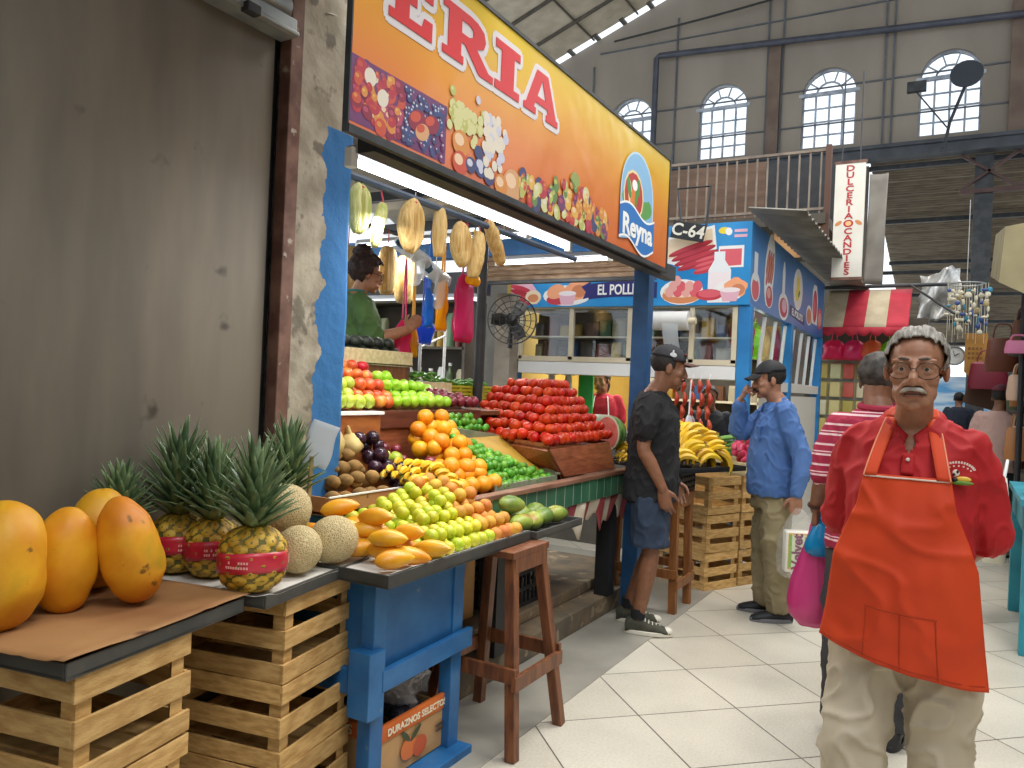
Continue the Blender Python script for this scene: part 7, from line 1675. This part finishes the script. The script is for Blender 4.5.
# --- the man in black with a cap
def cap_man():
    tor = [(0, 0, .82, .15, .115), (0, 0, .95, .155, .115), (0, .005, 1.08, .155, .115), (0, .01, 1.2, .165, .115), (0, .005, 1.31, .175, .11), (0, -.01, 1.40, .155, .09), (0, -.015, 1.45, .10, .07), (0, -.01, 1.475, .07, .06)]
    sk = dict(torso=tor, head=(0, .075, 1.605), neck=(0, .005, 1.46), pitch=R(-10), yaw=R(16), hs=1.06, nr=.058,
              armR=[(.175, -.0, 1.395), (.205, -.02, 1.12), (.19, .10, .89)], armL=[(-.175, 0, 1.395), (-.2, -.02, 1.12), (-.19, .12, .9)],
              handR=((-.05, .22, -1), (-1, .1, 0), (14, 22, 18)), handL=((.05, .25, -1), (1, .1, 0), (18, 26, 20)),
              legR=[(.085, 0, .86), (.10, .03, .48), (.10, -.03, .09)], legL=[(-.085, 0, .86), (-.1, .0, .48), (-.11, -.13, .09)], footR=(-.15, 1, 0), footL=(-.2, 1, 0), scale=1.02)
    t, P, M, s = body('person', 'man in black T-shirt, denim shorts and dark cap standing beside the tomatoes', (-1.655, 4.68, 0.004), R(-80), sk, SK2, .0055, 2)
    hair_cap(P, M, t, s, mat('short_dark_hair', '#14110f', '#221c18', rough=.7, scale=40), lambda x, y, z: z > (.2 if y > .03 else -.005 if y > -.02 else -.05), 1.04, 0, 1, strands=.003)
    M_capg = mat('cap_grey', '#25262b', '#2f3036', rough=.8, scale=30); cp = cap(P, M, t, s, M_capg, mat('cap_brim', '#4a3028', '#5a3c30', rough=.8, scale=20), .004)
    b = MB(); b.ell(P(.081, .0, .075), (.003, .022, .014), 10, 8, M, m=0); b.ell(P(.084, -.004, .09), (.003, .006, .014), 10, 8, M, m=0); b.ell(P(.03, .078, .092), (.03, .008, .008), 10, 8, M, m=1); b.build('badge', hexf('#c9ccd0', '#9a4a42'), cp, local=True)
    moustache(P, M, t, s, mat('dark_moustache', '#171210', rough=.8), .026, .006, .006); brows(P, M, t, s, mat('dark_brow', '#1a1412', rough=.8))
    b = MB(); b.ell(P(0, .078, -.103), (.02, .016, .014), 12, 8, M); b.build('goatee', mat('goatee', '#2a201b', rough=.9), t, local=True)
    M_bt = mat('black_tee', '#0c0d10', '#15161a', rough=.85, scale=3)
    sl = lambda q: ([(q*.15, 0, 1.40), (q*.185, -.005, 1.33), (q*.203, -.012, 1.25), (q*.206, -.014, 1.225)], (.064, .07, .068, .070))
    shirt(t, [(0, 0, .80, .186, .165), (0, 0, .92, .184, .162)]+[(x, y, z, a+.018, c+.034) for x, y, z, a, c in tor[2:5]]+[(0, -.01, 1.40, .165, .11), (0, -.015, 1.455, .095, .075)], [sl(1), sl(-1)], M_bt, .008, 0, 6, .011, name='t_shirt')
    M_den = mat('denim', '#1f2c3f', '#2c3b52', rough=.85, scale=5, bump=.1, bscale=200)
    trousers(t, [(0, 0, .76, .165, .13), (0, 0, .86, .168, .132), (0, 0, .92, .16, .125)], [([(.088, 0, .82), (.1, .015, .66), (.103, .02, .53)], (.10, .108, .112)), ([(-.088, 0, .82), (-.1, .0, .66), (-.103, -.01, .53)], (.10, .108, .112))], M_den, .009, 7, .010, 'shorts')
    M_ol = mat('olive_canvas', '#3a3a30', '#4a4a3e', rough=.85, scale=20); M_sole = flat('#d6d2c4', .6)
    for (x, y, d) in ((.10, -.03, (-.15, 1)), (-.11, -.13, (-.2, 1))):
        up = shoe(t, (x, y, .004), d, M_ol, M_sole, 'sneaker'); dv = V((d[0], d[1], 0)).normalized(); sv = V((dv.y, -dv.x, 0))
        b = MB()
        for k in range(5): p = V((x, y, .088-.008*k))+dv*(.045+.022*k); b.tube([p-sv*.026-V((0, 0, .008)), p+V((0, 0, .004)), p+sv*.026-V((0, 0, .008))], .0035, 6)
        b.build('laces', M_sole, up, local=True)
        b = MB(); b.ell(V((x, y, .028))+dv*.175, (.036, .036, .026), 14, 10); b.build('toe_cap', M_sole, up, local=True)
        b = MB(); b.tube([(x, y, .09), (x, y, .15)], .044, 16); b.build('sock', flat('#15161a', .9), t, local=True)
cap_man()

# --- the man in the blue shirt
def blue_man():
    tor = [(0, 0, .80, .165, .13), (0, .01, .95, .175, .14), (0, .015, 1.08, .178, .145), (0, .01, 1.2, .182, .135), (0, .0, 1.31, .185, .12), (0, -.015, 1.40, .165, .095), (0, -.02, 1.45, .10, .075), (0, -.015, 1.48, .07, .062)]
    sk = dict(torso=tor, head=(0, .06, 1.60), neck=(0, 0, 1.46), pitch=R(-6), yaw=R(4), hs=1.02, nr=.058,
              armL=[(-.185, -.01, 1.39), (-.24, -.11, 1.12), (-.262, -.09, .86)], handL=((0, .1, -1), (1, .05, 0), (55, 60, 40)),
              armR=[(.185, .01, 1.39), (.15, .22, 1.23), (.05, .235, 1.455)], handR=((-.35, -.25, .75), (-.2, -1, -.1), (50, 60, 40)),
              legR=[(.085, 0, .84), (.1, .02, .47), (.1, -.02, .085)], legL=[(-.085, 0, .84), (-.1, .0, .47), (-.11, -.06, .085)], footR=(.1, 1, 0), footL=(-.1, 1, 0))
    t, P, M, s = body('person', 'man in blue long-sleeved shirt and black cap raising a fist to his mouth', (-1.075, 5.49, 0), R(114), sk, SK1, .0058, 2)
    hair_cap(P, M, t, s, bpy.data.materials['short_dark_hair'], lambda x, y, z: z > (.2 if y > .03 else -.012 if y > -.03 else -.06), 1.05, 0, 5, strands=.003)
    M_cb = mat('cap_black', '#0d0f14', '#15171d', rough=.7, scale=20); cap(P, M, t, s, M_cb, M_cb, .03)
    moustache(P, M, t, s, mat('black_moustache', '#0f0c0b', rough=.8), .034, .016, .0095); brows(P, M, t, s, bpy.data.materials['dark_brow'])
    M_bs = mat('blue_shirt', '#41669f', '#5075b0', rough=.75, scale=3, bump=.05, bscale=240)
    shirt(t, [(0, .005, .83, .198, .158), (0, .012, .95, .198, .160)]+[(x, y, z, a+.014, c+.016) for x, y, z, a, c in tor[2:6]]+[(0, -.018, 1.45, .105, .085)],
          [([(-.16, -.01, 1.40), (-.2, -.05, 1.28), (-.244, -.11, 1.12), (-.255, -.105, .98), (-.262, -.09, .885)], (.070, .070, .062, .055, .048)), ([(.165, .01, 1.378), (.1575, .115, 1.304), (.15, .22, 1.23), (.115, .2253, 1.309), (.064, .2335, 1.424)], (.070, .068, .064, .056, .048))], M_bs, .008, 0, 9, .010)
    b = MB()
    for q in (-1, 1): b.grid(lambda u, v: V((q*(.068-.05*u+.03*v*(1-u*.4)), -.045+.135*u+.01*v, 1.497-.055*u-.035*v-.02*u*v)), 10, 5)
    b.build('collar', M_bs, t, local=True, sol=.004, ang=180)
    b = MB(); b.grid(lambda u, v: V((-.14+.09*u, .140-.4*(-.14+.09*u+.05)**2, 1.30-.11*v)), 6, 6); b.build('chest_pocket', M_bs, t, local=True, sol=.004, ang=180)
    M_kh = mat('khaki', '#7d7256', '#948867', rough=.85, scale=3, bump=.06, bscale=200)
    trousers(t, [(0, 0, .74, .17, .135), (0, 0, .84, .172, .138), (0, 0, .92, .165, .13)], [([(.088, 0, .82), (.098, .015, .62), (.1, .02, .45), (.1, .0, .25), (.1, -.01, .07)], (.098, .098, .092, .088, .088)), ([(-.088, 0, .82), (-.098, .0, .62), (-.1, -.0, .45), (-.105, -.03, .25), (-.11, -.05, .07)], (.098, .098, .092, .088, .088))], M_kh, .009, 11, .015)
    for (x, y, d) in ((.10, -.02, (.1, 1)), (-.11, -.06, (-.1, 1))): shoe(t, (x, y, .004), d, mat('dark_shoe', '#14171d', rough=.6), flat('#6a6a70', .6))
    return t
BL = blue_man()
Wm = lambda t, p: (Matrix.Translation(t.location) @ t.rotation_euler.to_matrix().to_4x4()) @ V(p)
hp = Wm(BL, (-.285, -.10, .79))
t = thing('shopping_bag', 'white plastic shopping bag with a colourful pack inside held by the man in blue', 'bag', tuple(hp+V((0, 0, -.45))), R(114))
b = MB(); rows = []
for z, a, c in ((0, .045, .09), (.03, .065, .12), (.12, .075, .13), (.25, .07, .12), (.33, .05, .09), (.40, .028, .05), (.45, .014, .02)): rows.append((0, 0, z, a, c))
b.loft(rows, 30, e=2.8).jitter(.014, 12, 4); b.build('sack', film('white_bag', '#e6e8e6', .17, .25), t, local=True, ang=180)
b = MB(); b.bx(-.045, .045, -.085, .085, .04, .30); b.build('pack', mat('pack_white', '#e9e6dc', rough=.4), t, local=True, bev=.01)
bb_ = MB(); 
for sgn in (-1,):
    bb_.bx(-.048, -.045, -.07, .07, .06, .29, 0); bb_.bx(-.050, -.048, -.06, .048, .07, .28, 1); bb_.bx(-.050, -.048, .048, .066, .07, .28, 2); bb_.bx(-.051, -.050, -.06, -.03, .08, .27, 2)
puttext(bb_, 'Velvet', .088, (-.0525, .012, .175), (0, 0, 1), (0, 1, 0), m=3, bold=.003)
bb_.build('pack_print', hexf('#d8a84a', '#dfe6c4', '#7ab02a', '#7a1f5a'), t, local=True, smooth=False)

# --- the man in the striped shirt, seen from behind
def stripe_mat():
    m = mat('striped_jersey', '#9c1f3a', rough=.8); nt = m.node_tree; N = nt.nodes; L = nt.links; b = N['Principled BSDF']
    tc = N.new('ShaderNodeTexCoord'); sp = N.new('ShaderNodeSeparateXYZ'); L.new(tc.outputs['Object'], sp.inputs[0])
    def band(per, w, off):
        a = N.new('ShaderNodeMath'); a.operation = 'ADD'; a.inputs[1].default_value = off; L.new(sp.outputs['Z'], a.inputs[0])
        q = N.new('ShaderNodeMath'); q.operation = 'MODULO'; q.inputs[1].default_value = per; L.new(a.outputs[0], q.inputs[0])
        g = N.new('ShaderNodeMath'); g.operation = 'LESS_THAN'; g.inputs[1].default_value = w; L.new(q.outputs[0], g.inputs[0]); return g.outputs[0]
    mx = N.new('ShaderNodeMath'); mx.operation = 'MAXIMUM'; L.new(band(.046, .009, 0), mx.inputs[0]); L.new(band(.092, .005, .03), mx.inputs[1])
    mix = N.new('ShaderNodeMix'); mix.data_type = 'RGBA'; L.new(mx.outputs[0], mix.inputs[0]); mix.inputs[6].default_value = lin('#93183a'); mix.inputs[7].default_value = lin('#d9b9bd'); L.new(mix.outputs[2], b.inputs['Base Color']); return m
def stripe_man():
    tor = [(0, 0, .80, .17, .13), (0, 0, .95, .18, .14), (0, 0, 1.08, .182, .14), (0, 0, 1.2, .19, .135), (0, -.0, 1.31, .195, .12), (0, -.01, 1.40, .175, .095), (0, -.015, 1.445, .10, .075), (0, -.01, 1.47, .07, .06)]
    sk = dict(torso=tor, head=(0, .05, 1.585), neck=(0, 0, 1.445), pitch=R(-12), yaw=R(-20), hs=1.02, nr=.06,
              armL=[(-.175, 0, 1.385), (-.215, .01, 1.13), (-.245, .10, .985)], handL=((0, .35, -1), (1, .1, 0), (60, 60, 40)), armR=[(.195, 0, 1.385), (.22, 0, 1.12), (.2, .1, .9)], handR=((0, .2, -1), (-1, .1, 0), (30, 40, 30)),
              legR=[(.09, 0, .84), (.1, .02, .47), (.1, -.02, .085)], legL=[(-.09, 0, .84), (-.1, 0, .47), (-.11, -.02, .085)])
    t, P, M, s = body('person', 'man in maroon and white striped polo seen from behind carrying two plastic bags', (-.31, 3.80, 0), R(6), sk, SK2, .006, 2)
    hair_cap(P, M, t, s, mat('salt_pepper_hair', '#211d1b', '#45403c', rough=.6, scale=30), lambda x, y, z: z > (.075 if y > .05 else .03 if y > .02 else -.01 if y > -.03 else -.062), 1.08, .003, 8, strands=.006)
    M_st = stripe_mat()
    shirt(t, [(0, 0, .84, .195, .155), (0, 0, .95, .195, .152)]+[(x, y, z, a+.012, c+.014) for x, y, z, a, c in tor[2:6]]+[(0, -.015, 1.45, .1, .08)],
          [([(q*.15, 0, 1.385), (q*.188, .0, 1.31), (q*.208, .005, 1.2), (q*.212, .007, 1.16)], (.062, .066, .064, .066)) for q in (1, -1)], M_st, .008, 0, 12, .009, name='striped_polo')
    b = MB(); b.tube([(0+.075*math.cos(a), -.012+.07*math.sin(a), 1.47+.01*math.sin(a)) for a in [2*PI*k/20 for k in range(21)]], .016, 8); b.build('collar', flat('#8f1836', .8), t, local=True)
    trousers(t, [(0, 0, .74, .175, .14), (0, 0, .84, .178, .142), (0, 0, .93, .17, .135)], [([(q*.09, 0, .82), (q*.1, .01, .62), (q*.1, .02, .45), (q*.1, 0, .25), (q*.105, -.01, .07)], (.1, .1, .092, .088, .085)) for q in (1, -1)], mat('charcoal_trousers', '#2a2b2e', '#36373a', rough=.85, scale=4), .01, 13, .009)
    for q in (1, -1): shoe(t, (q*.105, -.02, .004), (q*.1, 1), M_black, M_black)
    b = MB(); b.torus((-.243, .085, 1.0), .034, .006, (1, 0, 0), (0, 1, .4), 18, 6); b.build('bracelet', mat('cord_brown', '#3a2018', rough=.8), t, local=True)
    return t
ST = stripe_man(); hp = Wm(ST, (-.245, .14, .90))
def sackbag(name, label, top, prof, col, seed, a=.85, rz=0):
    t = thing(name, label, 'plastic bag', tuple(top+V((0, 0, -prof[-1][0]))), rz)
    b = MB(); b.loft([(0, 0, prof[-1][0]-z, x, y) for z, x, y in prof][::-1], 36, e=2.1)
    for v in b.bm.verts:
        an = math.atan2(v.co.y, v.co.x); f = 1+(.05+.22*max(0, v.co.z-.12))*math.sin(13*an+seed+v.co.z*4)*min(1, (v.co.z+.03)/.2); v.co.x *= f; v.co.y *= f
    b.jitter(.009, 16, seed); b.build('sack', film('film_'+name+str(seed), col, a, .2), t, local=True, ang=180)
    b = MB(); H_ = prof[-1][0]; b.tube([(-.012, 0, H_-.02), (-.006, 0, H_+.03), (.008, 0, H_+.05), (.014, .01, H_-.01)], .007, 6, sub=3); b.build('handles', flat(col, .35), t, local=True); return t
sackbag('plastic_bag', 'bulging magenta plastic bag carried low by the man in the striped shirt', hp+V((-.005, 0, .0)), [(0, .012, .012), (.05, .025, .022), (.14, .055, .045), (.26, .09, .07), (.36, .108, .085), (.43, .10, .08), (.47, .06, .05)], '#cf3f86', 71, .86)
sackbag('plastic_bag', 'small knotted bright blue bag carried above the magenta bag', hp+V((.03, -.03, .035)), [(0, .012, .012), (.03, .03, .025), (.07, .05, .042), (.12, .072, .055), (.155, .068, .052), (.17, .045, .035)], '#1a93d0', 72, .95)

# --- fruit seller in green
def seller():
    tor = [(0, 0, .85, .16, .125), (0, 0, 1.0, .165, .13), (0, .01, 1.15, .165, .135), (0, .01, 1.27, .165, .125), (0, -.01, 1.36, .15, .095), (0, -.015, 1.41, .09, .07), (0, -.01, 1.44, .06, .055)]
    sk = dict(torso=tor, head=(0, .05, 1.545), neck=(0, 0, 1.41), pitch=R(-10), yaw=R(10), hs=.98, nr=.05, armR=[(.165, 0, 1.35), (.19, .10, 1.11), (.14, .32, 1.19)], handR=((-.2, .6, .75), (-1, .2, 0), (40, 45, 30)), armL=[(-.165, 0, 1.35), (-.18, .08, 1.1), (-.12, .3, 1.1)], handL=((0, 1, .1), (1, 0, -.3), (40, 45, 30)), ar=(.055, .05, .042, .043, .028),
              legR=[(.085, 0, .86), (.1, 0, .48), (.1, 0, .09)], legL=[(-.085, 0, .86), (-.1, 0, .48), (-.1, 0, .09)])
    t, P, M, s = body('person', 'woman in green T-shirt with a dark curly bun standing behind the avocado tray', (-3.43, 3.90, .63), R(-46), sk, SK3, .0065, 2)
    M_curl = mat('curly_hair', '#1d120f', '#3a211c', rough=.7, scale=40, bump=.5, bscale=70)
    hair_cap(P, M, t, s, M_curl, lambda x, y, z: z > (.085 if y > .05 else .04 if y > .02 else -.02 if y > -.02 else -.075), 1.2, .008, 3, strands=.016)
    b = MB(); b.ell(P(0, -.055, .135), (.068, .066, .055), 40, 26).jitter(.012, 40, 1).jitter(.006, 90, 2); b.build('hair_bun', M_curl, t, local=True, ang=180)
    brows(P, M, t, s, bpy.data.materials['dark_brow'])
    b = MB()
    for q in (-1, 1): b.torus(P(q*.034, .100, 0), .024*s, .0022*s, M @ V((1, 0, 0)), M @ V((0, 0, 1)), 20, 5); b.tube([P(q*.06, .095, .005), P(q*.082, 0, .008)], .002, 5)
    b.build('spectacles', M_black, t, local=True)
    M_gr = mat('green_tee', '#3e5a2c', '#4b6a36', rough=.85, scale=3)
    shirt(t, [(0, 0, .84, .18, .15)]+[(x, y, z, a+.012, c+.014) for x, y, z, a, c in tor[1:5]]+[(0, -.015, 1.41, .085, .07)], [([(.145, 0, 1.35), (.178, .03, 1.27), (.195, .085, 1.15), (.197, .095, 1.12)], (.064, .07, .068, .07)), ([(-.145, 0, 1.35), (-.175, .03, 1.27), (-.19, .07, 1.15), (-.19, .075, 1.12)], (.064, .07, .068, .07))], M_gr, .009, 0, 15, .010, name='t_shirt')
    b = MB(); b.tube([(.064*math.cos(a), -.012+.06*math.sin(a), 1.43) for a in [2*PI*k/20 for k in range(21)]], .008, 8); b.build('neckband', flat('#2f7f7a', .8), t, local=True)
    trousers(t, [(0, 0, .74, .165, .13), (0, 0, .88, .168, .132), (0, 0, .95, .16, .125)], [([(q*.088, 0, .82), (q*.1, 0, .5), (q*.1, 0, .08)], (.1, .09, .08)) for q in (1, -1)], bpy.data.materials['denim'], .012, 16, .006)
    for q in (1, -1): shoe(t, (q*.1, -.02, .004), (0, 1), M_black, M_black)
seller()
b = MB(); b.bx(-3.78, -3.31, 3.5, 4.14, 0, .63); tag(b.build('platform', M_dim, smooth=False), 'low dim platform the woman in green stands on behind the fruit', 'platform')

# --- people further off
def simple(label, loc, face, shirtm, hairm, skin, seated=False, capm=None, apron=None, h=1.0, lookyaw=0, legs=None, arms=None, sleeve=True, hairline=None):
    tor = [(0, 0, .82, .165, .13), (0, 0, 1.0, .17, .135), (0, 0, 1.2, .18, .13), (0, -.0, 1.31, .18, .115), (0, -.01, 1.39, .16, .09), (0, -.015, 1.44, .08, .07), (0, -.01, 1.46, .06, .055)]
    A = arms or ([(.18, 0, 1.375), (.21, -.02, 1.11), (.18, .12, .92)], [(-.18, 0, 1.375), (-.21, -.02, 1.11), (-.18, .12, .92)])
    sk = dict(torso=tor, head=(0, .045, 1.575), neck=(0, 0, 1.435), yaw=lookyaw, pitch=R(-6), nr=.054, armR=A[0], armL=A[1], handR=((0, .3, -1), (-1, 0, 0), (30, 40, 30)), handL=((0, .3, -1), (1, 0, 0), (30, 40, 30)),
              legR=[(.09, 0, .85), (.1, 0, .47), (.1, 0, .09)], legL=[(-.09, 0, .85), (-.1, 0, .47), (-.1, 0, .09)])
    t, P, M, s = body('person', label, loc, face, sk, skin, .009, 1)
    if capm: cap(P, M, t, s, capm, capm, .01)
    hair_cap(P, M, t, s, hairm, hairline or (lambda x, y, z: z > (.08 if y > .05 else .035 if y > .02 else -.02 if y > -.02 else -.07)), 1.08 if not capm else 1.03, 0, 3, strands=.004)
    brows(P, M, t, s, bpy.data.materials['dark_brow'])
    sl = [([V(a[0])*.92+V((0, 0, .11)), V(a[0]).lerp(V(a[1]), .35), V(a[0]).lerp(V(a[1]), .8)], (.064, .07, .07)) for a in A]
    shirt(t, [(0, 0, .84, .19, .15)]+[(x, y, z, a+.012, c+.014) for x, y, z, a, c in tor[1:5]]+[(0, -.015, 1.44, .085, .075)], sl, shirtm, .012, 0, 3, .006)
    trousers(t, [(0, 0, .74, .17, .135), (0, 0, .84, .172, .138), (0, 0, .93, .165, .13)], [([(q*.09, 0, .82), (q*.1, 0, .5), (q*.1, 0, .08)], (.1, .09, .085)) for q in (1, -1)], legs or bpy.data.materials['charcoal_trousers'], .014, 5, .006)
    for q in (1, -1): shoe(t, (q*.1, -.02, .004), (0, 1), flat('#c9c6c0', .6) if legs else M_black, M_black)
    return t, P, M, s
M_dkhair = bpy.data.materials['short_dark_hair']
t, P, M, s = simple('woman in red shirt and white apron standing inside the chicken shop', (-3.34, 7.75, -.0), R(200), mat('red_shirt', '#a8182a', '#b92236', rough=.8, scale=4), M_dkhair, SK3, lookyaw=R(-25), h=.95)
b = MB(); b.grid(lambda u, v: V((.1-.2*u, .158+.01*math.sin(u*9), 1.22-.4*v)), 8, 10); b.build('apron', M_white, t, local=True, sol=.004); b = MB(); b.tube([(.09, .155, 1.22), (.07, .09, 1.4), (.05, .0, 1.44)], .008, 6); b.tube([(-.09, .155, 1.22), (-.07, .09, 1.4), (-.05, .0, 1.44)], .008, 6); b.build('apron_strap', M_white, t, local=True)
b = MB(); b.tube([P(0, -.1, .0), P(0, -.125, -.06), P(0, -.11, -.13)], [.025, .032, .012], 12, sub=3, round_cap=True); b.build('ponytail', M_dkhair, t, local=True)
simple('dark haired man far inside the chicken shop behind the vegetables', (-2.22, 7.95, -.12), R(190), mat('dark_jacket', '#1b1d24', '#262932', rough=.8, scale=4), M_dkhair, SK2)
simple('shopper in maroon cap and pale pink shirt with dark shorts beyond the apron man', (.34, 9.2, 0), R(-20), mat('pale_pink', '#b08f86', '#bd9d94', rough=.8, scale=4), M_dkhair, SK2, capm=mat('maroon_cap', '#4a1522', '#5a1d2c', rough=.8, scale=9), legs=mat('dark_shorts', '#1d1e22', rough=.8))
simple('dark haired passer-by far down the aisle against the blue tarpaulin', (-.02, 15.5, 0), R(0), mat('navy_top', '#22293a', rough=.8), M_dkhair, SK2)
WORLD, LK, EXPO = 1.5, 0.74, 0.04
# ---------------------------------------------------------------- camera, light
cam = bpy.data.cameras.new('camera'); co = bpy.data.objects.new('camera', cam); C.objects.link(co)
yaw, rr = R(29.9), R(2.5)
Fv = V((-math.sin(yaw), math.cos(yaw), 0)); R0 = V((math.cos(yaw), math.sin(yaw), 0)); U0 = V((0, 0, 1))
Rc = R0*math.cos(rr)+U0*math.sin(rr); Uc = U0*math.cos(rr)-R0*math.sin(rr)
co.matrix_world = Matrix(((Rc.x, Uc.x, -Fv.x, 0), (Rc.y, Uc.y, -Fv.y, 0), (Rc.z, Uc.z, -Fv.z, 1.5), (0, 0, 0, 1)))
cam.sensor_fit = 'HORIZONTAL'; cam.sensor_width = 36; cam.lens = 780/1024*36; cam.clip_end = 200; cam.clip_start = .05
sc = bpy.context.scene; sc.camera = co
w = bpy.data.worlds.new('sky'); sc.world = w; w.use_nodes = True
bg = w.node_tree.nodes['Background']; bg.inputs[0].default_value = (.86, .93, 1, 1); bg.inputs[1].default_value = WORLD
def area(name, loc, to, sx, sy, pw, col=(1, 1, 1)):
    l = bpy.data.lights.new(name, 'AREA'); l.shape = 'RECTANGLE'; l.size = sx; l.size_y = sy; l.energy = pw; l.color = col
    o = bpy.data.objects.new(name, l); C.objects.link(o); o.location = loc
    o.rotation_euler = (V(to)-V(loc)).to_track_quat('-Z', 'Y').to_euler(); return o
area('fill_aisle', (.6, 5.6, 8.5), (-.8, 3.6, 0), 2.0, 5, 620*LK, (1, .97, .92))  # added area light standing in for daylight, no roof opening above it
area('fill_front', (1.6, .2, 6.5), (-.9, 2.6, .6), 2.0, 2.0, 200*LK, (1, .96, .9))  # added fill from high on the camera side, without a fitting
area('fill_rear', (-.5, 12, 7.5), (-.8, 11, 0), 5, 8, 420*LK, (1, .98, .95))  # added fill over the far aisle
area('stall_tube_glow', (-1.88, 2.92, 2.225), (-2.1, 2.92, 0), .05, 1.7, 34*LK, (1, .97, .9))
area('stall_tube_glow_rear', (-3.6, 5.0, 2.5), (-3.4, 4.6, 0), 1.8, .06, 40*LK, (1, .97, .9))
area('shop_area_light', (-2.8, 8.2, 2.2), (-2.8, 7.6, 0), 2, .1, 50*LK, (1, .98, .92))  # area light inside the chicken shop, no tube built there
sc.cycles.use_denoising = True; sc.cycles.max_bounces = 6; sc.cycles.transparent_max_bounces = 12
sc.cycles.caustics_reflective = False; sc.cycles.caustics_refractive = False
sc.cycles.sample_clamp_indirect = 6
sc.view_settings.view_transform = 'Standard'; sc.view_settings.look = 'None'; sc.view_settings.gamma = 1
sc.view_settings.exposure = EXPO; sc.view_settings.use_curve_mapping = False
